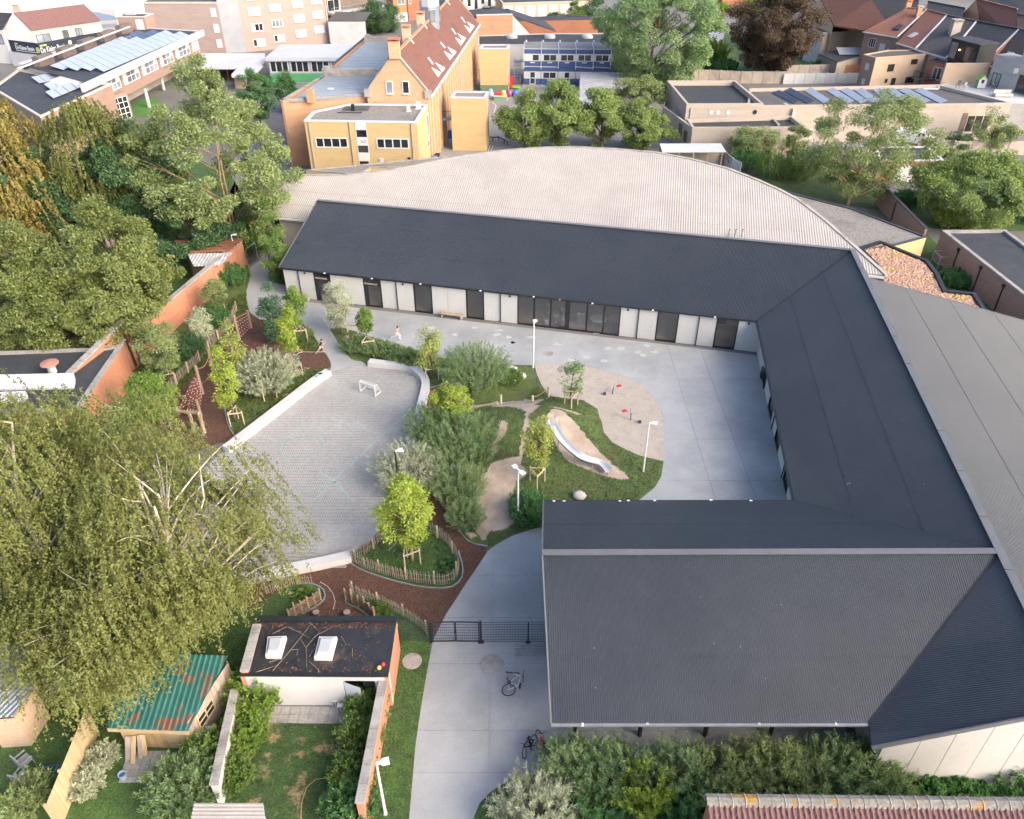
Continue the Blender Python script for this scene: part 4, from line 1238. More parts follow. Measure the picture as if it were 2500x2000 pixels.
 # --- brick annex with zinc seam roof left of the old school
an=thing('brick_annex_zinc','orange brick annex with blue-grey zinc roof beside the old school','building',W('b',145,1085))
ZA=8.2
apoly=[W('b',90,630,ZA),W('b',465,628,ZA),W('b',512,592,ZA),W('b',640,588,ZA),W('b',690,470,ZA),W('b',360,470,ZA)]
awall=MB()
for a_,b_ in((W('b',90,630,ZA),W('b',640,590,ZA)),(W('b',360,470,ZA),W('b',90,630,ZA))):
 w_=ewall(a_,b_);mb=MB();w_.box(mb,0,w_.L,0,ZA+.1,-.3,0);mb.build('wall',M['brick_orange'],an)
 mb=MB();w_.box(mb,-.05,w_.L+.05,ZA+.1,ZA+.2,-.36,.06);mb.build('wall_coping',M['concrete_old'],an)
zq=[W('b',150,628,ZA),W('b',640,590,ZA),W('b',690,475,ZA+.6),W('b',362,478,ZA+.6)]
def seam_roof(t,q,n,m,name='roof'):
 o=MB().slab(q,.12).build(name,M[m],t)
 s=MB()
 for k in range(n+1):
  a_,b_=Vector(q[0]).lerp(Vector(q[3]),k/n),Vector(q[1]).lerp(Vector(q[2]),k/n)
  s.bar(a_+V3(0,0,.03),b_+V3(0,0,.03),.06,.09)
 s_o=s.build('roof_seams',M[m],o)
 s_o['kind']='stuff'
 return o
seam_roof(an,zq,14,'zinc_roof')
zq2=[W('b',415,432,ZA+.6),W('b',700,437,ZA+.6),W('b',830,250,ZA+.9),W('b',612,264,ZA+.9)]
seam_roof(an,zq2,20,'zinc_roof')
for a_,b_ in((W('b',360,462,ZA+.8),W('b',675,462,ZA+.8)),(W('b',620,250,ZA+1),W('b',840,244,ZA+1))):
 w_=ewall(a_,b_);mb=MB();w_.box(mb,0,w_.L,ZA-1,ZA+1.5,-.4,0);mb.build('parapet',M['concrete_old'],an)
 MB().tube(w_.p(.25,ZA+1.3,.05),w_.p(.25,ZA+1.3,-.45),.55,.55,12).build('parapet_scroll',M['concrete_old'],an)
wv=ewall(W('b',612,264,ZA),W('b',415,432,ZA));mb=MB();wv.box(mb,0,wv.L,0,ZA+.6,-.3,.02);mb.build('wall',M['brick_orange'],an)
mb=MB();wv.box(mb,0,wv.L,ZA+.62,ZA+.8,-.2,.1);mb.build('gutter',M['dark_metal'],an)
p=W('b',278,622,ZA);MB().box(p+V3(0,0,.55),(.9,.7,1.5)).build('chimney',M['brick_orange'],an)
p=W('b',400,550,ZA+.3);MB().box(p,(.8,.5,.15)).build('roof_hatch',M['zinc_light'],an)
# --- the old brick school with steep red roof
sc=thing('old_school','long old brick school with steep red tiled roof, turret and stepped gable','school',(-12,125,0))
ZE,ZR=8.6,13.2
ge0,ge1=W('bb',560,1040,ZE),W('bb',1250,1090,ZE)
ge0.y=ge1.y+.8
far1=W('bb',1815,268,ZE)
ldir=xy(far1-ge1);Ls=ldir.length;ldir.normalize()
far0=ge0+ldir*Ls;far0.z=ZE
apx=(ge0+ge1)/2;apx.z=ZR
apxf=apx+ldir*Ls
sw=ewall(ge1,far1)
mb=MB();sw.box(mb,0,sw.L,0,ZE,-.35,0);mb.build('wall',M['brick_school'],sc)
wl=ewall(far0,ge0);mb=MB();wl.box(mb,0,wl.L,0,ZE,-.35,0);mb.build('wall',M['brick_school'],sc)
gwl=ewall(ge0,ge1)
gz=lambda u:ZE+(ZR-ZE)*(1-abs(u/gwl.L*2-1))
vs=[gwl.p(0,0),gwl.p(gwl.L,0),gwl.p(gwl.L,ZE+.2),gwl.p(gwl.L/2,ZR+.35),gwl.p(0,ZE+.2)]
MB().add(vs+[v+ldir*.35 for v in vs],[(0,1,2,3,4),(9,8,7,6,5),(2,7,8,3),(3,8,9,4)]).build('gable',M['brick_school'],sc)
cp=MB()
cp.bar(gwl.p(0,ZE+.3,-.17),gwl.p(gwl.L/2,ZR+.45,-.17),.5,.14);cp.bar(gwl.p(gwl.L,ZE+.3,-.17),gwl.p(gwl.L/2,ZR+.45,-.17),.5,.14)
cp.build('gable_coping',M['concrete_old'],sc)
for u in(.1,gwl.L-.1):MB().box(gwl.p(u,ZE+.1,-.1),(.8,.7,.9)).build('kneeler',M['concrete_old'],sc)
fg=[v+ldir*(Ls-.35)for v in vs]
face(fg,'brick_school','rear_gable',sc)
ov=V3(ldir.y,-ldir.x,0)
plate([ge1+ldir*.36+ov*.25-V3(0,0,.15),far1+ov*.25-V3(0,0,.15),apxf,apx+ldir*.36],'tile_school','roof_slope',sc,.18)
plate([ge0+ldir*.36-ov*.25-V3(0,0,.15),far0-ov*.25-V3(0,0,.15),apxf,apx+ldir*.36],'tile_school','roof_slope',sc,.18)
MB().bar(ge1+ov*.35+V3(0,0,-.18),far1+ov*.35+V3(0,0,-.18),.25,.18).build('gutter',M['zinc_light'],sc)
n=60
for k in range(n):
 a_,b_=(apx+ldir*.4).lerp(apxf,k/n),(apx+ldir*.4).lerp(apxf,(k+.96)/n)
 if k==0:
  rt=MB().bar(V3(0,0,0),(b_-a_),.4,.16).mesh('ridge_tile',M['brick_orange'])
 link('ridge_tile',rt,sc,a_+V3(0,0,.02)-BASE[sc])
sl_n=(apx-ge1);sl_n-=ldir*sl_n.dot(ldir);sl_up=sl_n.normalized()
sl_nm=ldir.cross(sl_up);sl_nm=sl_nm if sl_nm.z>0 else-sl_nm
def on_slope(zn,x,y):
 r=Vector(ray(zn,x,y));c=Vector(CAM)
 t=(ge1-c).dot(sl_nm)/r.dot(sl_nm)
 return c+r*t
for x,y in((1310,815),(1355,760),(1450,625),(1490,575),(1575,465),(1605,420),(1680,325),(1708,285)):
 p=on_slope('bb',x,y)
 h_=V3(ov.x,ov.y,0)*1.0
 f_=MB()
 w2=ldir*.75
 lo=p-sl_up*.9
 tip=p+sl_up*.75
 out=lo+sl_nm*.55
 f_.add([lo-w2,lo+w2,out+V3(0,0,.15),tip],[(0,1,2),(0,2,3),(2,1,3)])
 d_=f_.build('dormer',M['zinc_light'],sc)
for x0,y0,x1,y1 in((1240,668,1290,742),(1380,490,1430,555),(1512,335,1552,397),(1620,203,1660,263)):
 a_,b_=on_slope('bb',x0,y0),on_slope('bb',x1,y1)
 MB().bar(a_+sl_nm*.08,b_+sl_nm*.08,.5,.16,up=sl_nm).build('roof_light',M['white_plain'],sc)
for k,(u,z)in enumerate(((gwl.at('bb',800,1000)),(gwl.at('bb',988,1000)))):
 gwl.window(sc,(u-.45,u+.45,z-.75,z+.75),1,1,'white_plain',('glass_pale','glass')[k],.1,.08,sill='concrete_pale')
 # side wall: brick ribs between tall windows
ur=0.6
while ur<sw.L-1:
 mb=MB();sw.box(mb,ur,ur+.55,.0,ZE-.35,0,.28);mb.build('buttress',M['brick_school'],sc)
 mb=MB()
 for zz in(1.2,4.9):
  sw.window(sc,(ur+.75,ur+1.75,zz,zz+2.4),1,3,'plaster_cream','glass_pale',.1,.06)
 ur+=2.05
for u in(sw.L*.18,sw.L*.5):MB().tube(sw.p(u,.1,.35),sw.p(u,ZE-.2,.35),.06).build('downpipe',M['galvanised'],sc)
def chimney(p,z,w,m,capm,parent,hh=2.2,name='chimney'):
 c=MB().box(V3(p[0],p[1],z+hh/2),(w,w*.8,hh)).build(name,M[m],parent)
 k=MB().box(V3(p[0],p[1],z+hh+.3),(w*1.15,w,.12))
 for s_ in(-.35,.35):k.box(V3(p[0]+s_*w,p[1],z+hh+.12),(.14,w*.8,.26))
 k.box(V3(p[0],p[1],z+hh+.05),(w*1.1,w*.9,.1))
 k.build('chimney_cap',M[capm],c)
 return c
pc=gwl.p(gwl.L/2,0,-.2)
chimney(pc,ZR-.4,1.3,'brick_school','terracotta',sc,1.9)
for x,y in((1000,440),(1160,265)):
 r=Vector(ray('bb',x,y));c=Vector(CAM)
 pl_n=V3(ov.x,ov.y,0);q=apx-ov*.7
 t=(q-c).dot(pl_n)/r.dot(pl_n)
 p=c+r*t
 chimney(p,ZR-1.2,1.1,'brick_tan','brick_orange',sc,2.3)
for x,y in((1045,470),(1200,300),(1465,35)):
 r=Vector(ray('bb',x,y));c=Vector(CAM)
 p=on_slope('bb',x,y)
 MB().bar(p+sl_nm*.1-sl_up*.5,p+sl_nm*.1+sl_up*.5,.3,.12,up=sl_nm).build('lead_flashing',M['zinc_light'],sc)
 # turret
r=Vector(ray('bb',1265,230));c=Vector(CAM)
t=(apx-c).dot(V3(ov.x,ov.y,0))/r.dot(V3(ov.x,ov.y,0))
tp=c+r*t
tz=ZR-1.4
tu=MB().lathe(V3(tp.x,tp.y,tz),[(1.35,0),(1.35,3.0),(1.5,3.0),(1.5,3.15)],8).build('turret',M['zinc_roof'],sc)
MB().lathe(V3(tp.x,tp.y,tz+3.15),[(1.45,0),(1.4,1.6),(1.6,1.62),(1.6,1.75)],8).build('turret_lantern',M['white_paint'],tu)
MB().lathe(V3(tp.x,tp.y,tz+4.9),[(1.65,0),(1.2,.7),(.95,1.5),(1.05,2.3),(.7,3.2),(.12,4.4),(.05,5.6)],8).build('turret_roof',M['zinc_roof'],tu)
for k in range(4):
 a_=k*math.pi/2+.4
 MB().box(Vector((tp.x+1.38*math.cos(a_),tp.y+1.38*math.sin(a_),tz+1.9)),(.12,.8,1.6),rz=a_).build('turret_window',M['glass_pale'],tu)
 # gallery balcony strips between school and towers
for x0,y0,zt in((60,720,3.4),):
 p=W('z4',60,760,3.4)
 g_=MB().box(p,(3.2,2.0,.25)).build('gallery_floor',M['concrete_pale'],sc)
 rl=MB()
 for k in range(16):rl.box(p+V3(-1.5+k*.2,-.95,.6),(.03,.03,1.0))
 rl.bar(p+V3(-1.6,-.95,1.1),p+V3(1.6,-.95,1.1),.05,.05)
 rl.build('gallery_railing',M['dark_metal'],sc)
 # --- two yellow brick stair towers
for nm,pts,hh,lab,grn in(('n',(('b',1155,932),('b',1365,936)),7.0,'nearer yellow brick stair tower standing free in the school yard',0),('f',(('b',1327,568),('b',1497,568)),6.8,'farther yellow brick stair tower with green painted foot',1)):
 A_,B_=W(*pts[0]),W(*pts[1])
 t=thing('stair_tower',lab,'tower',A_,'yellow stair towers')
 dp=V3(ldir.x,ldir.y,0)*3.2
 poly=[A_,B_,B_+dp,A_+dp]
 flat_roof(t,poly,hh,.35,.16,'gravel','zinc_light','brick_yellow')
 w_=ewall(A_,B_)
 s_=ewall(B_,B_+dp)
 mb=MB();s_.box(mb,.9,1.5,.3,hh-.4,0,.05);mb.build('white_strip',M['plaster_cream'],t)
 MB().tube(s_.p(.6,0,.06),s_.p(.6,hh-.2,.06),.05).build('downpipe',M['galvanised'],t)
 if grn:
  mb=MB();w_.box(mb,0,w_.L,0,1.05,0,.02);mb.build('green_base',M['green_wall'],t)
  # --- blue container classrooms
cb=thing('container_classrooms','two-storey stack of blue and grey container classrooms with white windows','building',W('cc',690,900))
cw=ewall(W('cc',498,897),W('cc',1430,905))
hc=2.82
mods=[cw.at('cc',x,600)[0]for x in(513,695,875,1058,1243,1430)]
mods=[mods[0]+(mods[-1]-mods[0])*k/5 for k in range(7)]
back=6.2
for fl_ in(0,1):
 for k in range(6):
  a_,b_=mods[k]+.03,mods[k+1]-.03
  z0_,z1_=fl_*hc+.15,fl_*hc+hc+.1
  mb=MB();cw.box(mb,a_,b_,z0_,z1_,-back,0);mo_=mb.build('container',M['blue_panel'],cb)
  mb=MB();cw.box(mb,a_,b_,z0_+.95,z0_+2.1,0,.02);mb.build('grey_band',M['grey_panel'],mo_)
  if fl_==1:
   mb=MB();cw.box(mb,a_+.05,b_-.05,z1_,z1_+.06,-back,-.05);mb.build('roof',M['asphalt_light'],mo_)
   MB().tube(cw.p(a_-.03,z0_-.3,.08),cw.p(a_-.03,z1_,.08),.06).build('rain_pipe',M['white_plain'],mo_)
   MB().bar(cw.p(a_,z1_+.1,-.02),cw.p(b_,z1_+.1,-.02),.1,.1).build('roof_rail',M['grey_panel'],mo_)
   MB().tube(cw.p(a_+.25,z1_,-back+.3),cw.p(a_+.25,z1_+.4,-back+.3),.14,.14,8).build('roof_vent',M['white_plain'],mo_)
   MB().bar(cw.p(a_-.03,z1_+.1,-.1),cw.p(a_-.03,z1_+.1,-back+.2),.12,.12).build('roof_gutter',M['zinc_light'],mo_)
   wx=((a_+b_)/2-1.15,(a_+b_)/2+1.15)
   cw.window(mo_,(wx[0],wx[1],z0_+.95,z0_+2.05),2,1,'white_plain','glass',.1,.05,blank=((0,0),)if k==0 else())
   mb=MB();cw.box(mb,(a_+b_)/2-.4,(a_+b_)/2+.4,z0_+.65,z0_+.82,0,.06);mb.build('air_grille',M['grey_panel'],mo_)
  elif k==1:
   cw.window(mo_,((a_+b_)/2-1.15,(a_+b_)/2+1.15,z0_+.95,z0_+2.05),2,1,'white_plain','glass',.1,.05)
   mb=MB();cw.box(mb,(a_+b_)/2-.4,(a_+b_)/2+.4,z0_+.65,z0_+.82,0,.06);mb.build('air_grille',M['grey_panel'],mo_)
  elif k in(0,2):
   cw.window(mo_,(a_+1.0,a_+2.0,z0_,z0_+2.1),1,2,'white_plain','glass',.12,.05,name='door')
for k0,k1,dz in((0,2,-.15),(3,4,-.4),(4,5,-.3)):
 MB().tube(cw.p(mods[k0],hc+.25,.1),cw.p(mods[k1]-.1,hc+.25+dz*.5,.1),.06).build('drain_pipe',M['white_plain'],cb)
mb=MB();cw.box(mb,0,mods[3],0,.14,.05,1.4);mb.build('deck',M['concrete_old'],cb)
mb=MB();cw.box(mb,mods[1]+.1,mods[1]+2.0,.14,.2,.4,1.3);mb.build('ramp',M['lightblue_plastic'],cb)
# outside stair at its left
st_=thing('metal_staircase','grey open metal stair climbing beside the blue containers','stairs',W('cc',445,890))
p0,p1=W('cc',445,890),W('cc',465,890)+V3(0,3.4,0);p1.z=2.9
for s_ in(-.55,.55):
 MB().bar(p0+V3(s_,0,.1),V3(p0.x+s_,p1.y,p1.z),.08,.22).build('stringer',M['galvanised'],st_)
 r_=MB().bar(p0+V3(s_,0,1.1),V3(p0.x+s_,p1.y,p1.z+1.0),.05,.05)
 for k in range(6):q=p0.lerp(V3(p0.x,p1.y,p1.z),k/5);r_.bar(q+V3(s_,0,.1),q+V3(s_,0,1.05),.04,.04)
 r_.build('handrail',M['galvanised'],st_)
for k in range(14):
 q=p0.lerp(V3(p0.x,p1.y,p1.z),(k+.5)/14)
 MB().box(q+V3(0,0,.1),(1.05,.26,.05)).build('tread',M['galvanised'],st_)
MB().box(V3(p0.x+.3,p1.y+.8,2.95),(1.9,1.6,.08)).build('landing',M['galvanised'],st_)
# --- grey mottled canopy in the yard
cn=thing('yard_canopy','grey mottled sloping canopy beside the blue containers','canopy',W('cc',1300,1080))
cp_=[W('cc',1095,1130,2.6),W('cc',1500,1130,2.6),W('cc',1600,790,3.1),W('cc',1105,760,3.1)]
plate(cp_,'canopy_grey','roof',cn,.15)
for q in cp_:MB().tube(xy(q)*.999,xy(q)*.999+V3(0,0,q[2]-.1),.08).build('post',M['galvanised'],cn)
# --- long dark flat roofs behind the containers
df=thing('long_flat_building','long low building with dark flat roof and three domes behind the containers','building',W('cc',400,560))
dp_=[W('cc',30,472,4.2),W('cc',515,470,4.2),W('cc',1600,470,4.2),W('cc',1600,350,4.2),W('cc',750,352,4.2),W('cc',30,375,4.2)]
flat_roof(df,dp_,4.2,.25,.12,'bitumen','zinc_light','plaster_white')
for x in(385,785,1180):
 p=W('cc',x,402,4.1);MB().lathe(p,[(1.1,0),(1.1,.3),(.95,.55),(.5,.75),(.05,.8)],14,(1,.7)).build('roof_dome',M['skylight_acrylic'],df)
bw_=thing('brick_wall_block','orange brick wall with dark lean-to roof behind the long flat building','building',W('cc',200,380))
A_,B_=W('cc',20,375,0),W('cc',395,365,0)
A_=W('cc',20,372,4.2);B_=W('cc',395,362,4.2)
w_=ewall(A_,B_);mb=MB();w_.box(mb,0,w_.L,0,4.2+3.4,-.4,0);mb.build('wall',M['brick_orange'],bw_)
mb=MB();w_.box(mb,0,w_.L,7.6,7.75,-.5,.08);mb.build('wall_coping',M['concrete_pale'],bw_)
plate([w_.p(w_.L,7.4,-.2),w_.p(w_.L+8.5,4.6,0),w_.p(w_.L+8.0,4.8,-9),w_.p(w_.L,7.4,-9)],'bitumen','lean_to_roof',bw_,.2)
mb=MB().add([w_.p(w_.L,4,0),w_.p(w_.L+3.5,4,0),w_.p(w_.L,7.5,0)],[(0,1,2)]).build('lean_to_side',M['plaster_white'],bw_)
plate([w_.p(-2,7.3,-9),w_.p(w_.L,7.3,-9),w_.p(w_.L,7.3,-.4),w_.p(-2,7.3,-.4)],'bitumen','roof',bw_,.2)
ff_=thing('far_flat_roof','broad dark flat roof before the row of garages','building',W('cc',500,200))
fp_=[W('cc',0,235,4.5),W('cc',700,210,4.5),W('cc',1300,200,4.5),W('cc',1300,165,4.5),W('cc',700,175,4.5),W('cc',0,200,4.5)]
flat_roof(ff_,fp_,4.5,.25,.12,'bitumen','dark_metal','brick_red')
# --- row of garages far back
gr_=thing('garage_row','far row of brick garages with white doors and dark roof','garages',W('cc',300,185))
gw_=ewall(W('cc',290,186,0),W('cc',1230,160,0))
hh=3.2
poly=[gw_.p(0,0),gw_.p(gw_.L,0),gw_.p(gw_.L,0,-13),gw_.p(0,0,-13)]
flat_roof(gr_,poly,hh,.3,.15,'bitumen','plaster_cream','brick_tan')
nb=8
for k in range(nb):
 a_,b_=gw_.L*k/nb+.35,gw_.L*(k+1)/nb-.35
 mb=MB();gw_.box(mb,a_,b_,.05,2.5,0,.04);mb.build('garage_door',M['white_plain'],gr_)
 # --- white houses at the top edge
wh=thing('white_terrace_far','white far houses with dark doorways at the top edge','house',W('cc',80,100))
ww_=ewall(W('cc',-120,125),W('cc',320,40))
mb=MB();ww_.box(mb,0,ww_.L,0,8,-.4,0);mb.build('wall',M['plaster_white'],wh)
plate([ww_.p(-1,8.2,.5),ww_.p(ww_.L+1,8.2,.5),ww_.p(ww_.L+1,11.5,-6),ww_.p(-1,11.5,-6)],'tile_charcoal','roof',wh)
for k in range(6):
 u=1.5+k*ww_.L/6.3
 ww_.window(wh,(u,u+1.1,.1 if k%2 else 1.0,2.5),1,1,'dark_metal','glass',.08,.05)
 ww_.window(wh,(u,u+1.1,4.2,5.8),1,1,'white_plain','glass',.08,.05)
 # --- orange building and dark brick flats with balcony behind the old school
ob=thing('orange_building','orange rendered building with white windows behind the school tree','building',W('bb',1000,250))
ow=ewall(W('bb',860,255),W('bb',1105,240))
oh=11.0
mb=MB();ow.box(mb,0,ow.L*.62,0,oh,-8,0);mb.build('wall',M['orange_wall'],ob)
mb=MB();ow.box(mb,ow.L*.62,ow.L*1.25,0,oh,-8.3,-.3);mb.build('wall',M['brick_red'],ob)
mb=MB();ow.box(mb,0,ow.L*.62,0,2.0,0,.1);mb.build('white_base',M['plaster_white'],ob)
MB().tube(ow.p(ow.L*.64,0,.1),ow.p(ow.L*.64,oh,.1),.09).build('downpipe',M['dark_metal'],ob)
for z_ in(3.6,7.0):
 ow.window(ob,(ow.L*.2,ow.L*.55,z_,z_+1.7),2,1,'white_plain','glass_pale',.12,.06)
 b_=Wall(ow.p(0,0,-.3),ow.p(ow.L,0,-.3));b_.window(ob,(ow.L*.72,ow.L*.85,z_,z_+1.8),2,1,'white_plain','glass',.1,.06)
db=thing('dark_brick_flats','dark brick flats with long white balcony edge beside the pink flats','building',W('bb',250,350))
dw=ewall(W('bb',90,405),W('bb',420,340))
mb=MB();dw.box(mb,0,dw.L*1.6,0,13,-9,0);mb.build('wall',M['brick_dark'],db)
zb=dw.at('bb',250,120)[1]
mb=MB();dw.box(mb,dw.L*.1,dw.L*1.9,zb-.5,zb,0,1.6);bo_=mb.build('balcony',M['white_paint'],db)
rl=MB()
for k in range(24):rl.tube(dw.p(dw.L*.1+k*dw.L*1.8/23,zb,1.5),dw.p(dw.L*.1+k*dw.L*1.8/23,zb+1.0,1.5),.025,.025,5)
rl.bar(dw.p(dw.L*.1,zb+1.0,1.5),dw.p(dw.L*1.9,zb+1.0,1.5),.05,.05)
rl.build('balcony_railing',M['galvanised'],bo_)
dw.window(db,(dw.L*.12,dw.L*.55,zb+.1,zb+2.4),2,1,'white_plain','glass',.1,.06)
dw.window(db,(dw.L*.15,dw.L*.42,zb-2.1,zb-1.4),1,1,'concrete_pale','glass',.1,.06)
dw.window(db,(dw.L*.62,dw.L*.98,zb-4.0,zb-1.4),1,1,'concrete_pale','glass',.1,.06)
MB().tube(dw.p(dw.L*.5,0,.1),dw.p(dw.L*.5,13,.1),.1).build('downpipe',M['white_plain'],db)
gw2=thing('grey_yard_wall','pale concrete wall and dark roof strip under the flats','wall',W('bb',330,480))
w_=ewall(W('bb',130,520),W('bb',545,520));mb=MB();w_.box(mb,0,w_.L,0,4.6,-.4,0);mb.build('wall_face',M['concrete_pale'],gw2)
plate([w_.p(0,4.7,.1),w_.p(w_.L,4.7,.1),w_.p(w_.L,4.9,-9),w_.p(0,4.9,-9)],'bitumen_brown','roof',gw2)
# --- pink apartment block
ap=thing('apartment_block','tall pinkish apartment block with rows of white shuttered windows','apartments',(-53,171,0))
aL,a1_,a2_,a3_=W('a',962,330),W('a',1404,330),W('a',1530,325),W('a',2050,270)
h1=tall('a',(962,330),(925,20))
w1=ewall(aL,a1_)
mb=MB();w1.box(mb,0,w1.L,0,h1,-10,0);mb.build('wall',M['brick_mauve'],ap)
mb=MB();w1.box(mb,-.1,w1.L,h1,h1+.25,-10,.1);mb.build('roof_edge',M['plaster_cream'],ap)
mb=MB();w1.box(mb,.3,w1.L-.3,h1+.26,h1+.34,-9.6,-.4);mb.build('roof',M['bitumen_brown'],ap)
w2=ewall(a1_,a2_);mb=MB();w2.box(mb,0,w2.L,0,17,-10,0);mb.build('wall',M['plaster_grey'],ap)
w3=ewall(a2_,a3_);mb=MB();w3.box(mb,0,w3.L,0,17,-11,0);mb.build('wall',M['brick_pink'],ap)
MB().tube(w3.p(w3.L-.2,0,.1),w3.p(w3.L-.2,17,.1),.1).build('downpipe',M['plaster_cream'],ap)
rows=[((325,130,545,270),(695,70,900,200),(1095,0,1285,130),(1425,-60,1605,65)),((378,410,592,550),(742,340,940,475),(1128,260,1318,390),(1455,190,1640,320)),((415,680,635,815),(785,605,975,735),(1165,520,1350,650),(1490,450,1670,575)),((455,950,680,1080),(830,870,1010,1000),(1160,780,1370,900),(1525,715,1700,840)),((290,-130,500,0),(650,-190,860,-60),(1060,-250,1250,-120),(1395,-310,1575,-190))]
style={(1,0):'half',(1,1):'open',(2,0):'halfr',(2,1):'halfr'}
for i,rw_ in enumerate(rows):
 for k,q in enumerate(rw_):
  r_=w3.rect('z3',*q)
  if r_[2]<.3:continue
  s_=style.get((i,k),'shut')
  if s_=='shut':
   w3.window(ap,r_,1,1,'white_plain','white_plain',.12,.1,sill='plaster_white')
  elif s_=='open':
   w3.window(ap,r_,3,1,'white_plain','glass_pale',.14,.08,sill='plaster_white')
  else:
   w3.window(ap,r_,3,1,'white_plain','glass',.14,.08,sill='plaster_white',blank=((0,0),)if s_=='half' else((2,0),(1,0)))
for y in(75,175,268):
 u,z=w1.at('a',1425,y);q=ewall(a1_,a2_);u2,z2_=q.at('a',1430,y)
 w1.window(ap,(w1.L-1.6,w1.L-.5,z2_-.8,z2_+.8),1,1,'white_plain','white_plain',.1,.08)
 # --- grey pavilion with window band, carport with bicycles
pv=thing('grey_pavilion','low pavilion with pale grey roof and dark window band','building',W('a',1900,500))
zp=4.2
pp_=[W('a',1640,358,zp),W('a',2290,358,zp),W('a',2260,270,zp),W('a',1735,278,zp)]
pw=ewall(pp_[0],pp_[1])
plate(pp_,'zinc_light','roof',pv,.55)
mb=MB();pw.box(mb,.3,pw.L,0,zp-.55,-6,-.5);mb.build('wall',M['plaster_grey'],pv)
pw2=Wall(pw.p(0,0,-.5),pw.p(pw.L,0,-.5))
for k in range(5):
 u=.5+k*3.55
 pw2.window(pv,(u,u+3.2,1.7,zp-.6),3,1,'white_plain','glass',.16,.06)
mb=MB();pw2.box(mb,.3,pw.L,.1,1.5,0,.03);mb.build('mural',M['green_plastic'],pv)
cpo=thing('bicycle_carport','grey flat carport on orange posts sheltering bicycles','carport',W('a',1340,520))
zc=2.9
cq=[W('a',1195,415,zc),W('a',1440,415,zc),W('a',1640,365,zc),W('a',1640,330,zc),W('a',1195,330,zc)]
plate(cq,'zinc_light','roof',cpo,.4)
plate([W('a',1432,462,zc+.02),W('a',1560,462,zc+.02),W('a',1640,385,zc+.02),W('a',1500,385,zc+.02)],'zinc_light','roof',cpo,.5)
for x,y in((1248,490),(1418,495)):p=W('a',x,y);MB().tube(p,p+V3(0,0,zc-.4),.12).build('post',M['orange_paint'],cpo)
w_=ewall(W('a',1200,455),W('a',1520,455));mb=MB();w_.box(mb,0,w_.L,0,zc-.4,-.3,0);mb.build('rear_wall',M['brick_dark'],cpo)
w_=ewall(W('a',1460,550),W('a',1515,550));mb=MB();w_.box(mb,0,w_.L,0,2.3,-2,0);mb.build('side_store',M['brick_tan'],cpo)
# --- left school wing with solar roof
ls=thing('solar_school_wing','brown brick school wing on white columns with solar panel roof','school',(-60,135,0))
ZS=7.0
sq=[W('aa',1100,1030,ZS),W('a',1245,190,ZS),W('a',820,165,ZS),W('aa',225,800,ZS)]
MB().sheet(sq,ZS-.15).build('roof',M['bitumen'],ls)
cx_=sum((Vector(p)for p in sq),Vector())/4
lw=ewall(sq[0],sq[1])
lw=Wall(lw.p(0,0,-.9),lw.p(lw.L,0,-.9))
fa=MB();lw.box(fa,-1.5,lw.L+1.0,ZS-1.0,ZS,.55,.9);fa.build('fascia',M['plaster_white'],ls)
bw2=ewall(sq[1],sq[2]);fa=MB();bw2.box(fa,0,bw2.L,ZS-1.0,ZS,-.3,0);fa.build('fascia',M['plaster_white'],ls)
lw3=ewall(sq[2],sq[3]);fa=MB();lw3.box(fa,0,lw3.L,ZS-.9,ZS+.1,-.6,0);fa.build('fascia',M['plaster_white'],ls)
mb=MB();lw.box(mb,1.2,lw.L,2.7,4.0,-5.5,0);mb.build('storey_band',M['brick_brown'],ls)
mb=MB();lw.box(mb,1.2,lw.L,4.0,ZS-.2,-5.5,-.1);mb.build('upper_wall',M['plaster_white'],ls)
mb=MB();lw.box(mb,1.2,lw.L,0,2.7,-5.5,-4.0);mb.build('ground_wall',M['plaster_cream'],ls)
pier=sorted([lw.at('a',x,y)[0]for x,y in((1190,330),(1090,380),(992,425),(883,490),(768,550))])
pier=[pier[0]-5.5]+pier
for u in pier:
 mb=MB();lw.box(mb,u-.3,u+.3,4.0,ZS-1.0,-.1,.12);mb.build('pier',M['brick_brown'],ls)
for a_,b_ in zip(pier[:-1],pier[1:]):
 w_=Wall(lw.p(0,0,-.1),lw.p(lw.L,0,-.1));w_.window(ls,(a_+.35,b_-.35,4.05,ZS-1.05),4,2,'white_plain','glass_pale',.12,.08,blank=((0,0),(3,1),(0,1)))
for x,y in((925,665),(1015,558),(1112,505),(1212,490)):
 p=W('a',x,y);MB().tube(p,p+V3(0,0,2.75),.28,.28,12).build('column',M['white_paint'],ls)
for x,y in((560,800),(845,690),(1105,590),(1350,492),(1565,402)):
 p=W('aa',x,y,ZS)
 d_=lw3.d
 MB().box(p+V3(0,0,.55),(3.4,1.1,1.4),ax=(d_,V3(-d_.y,d_.x,0),V3(0,0,1))).build('skylight_box',M['brick_dark'],ls)
cpz=MB().bar(W('aa',225,860,ZS+1.2),W('aa',1620,335,ZS+1.2),.35,.15).build('coping',M['plaster_white'],ls)
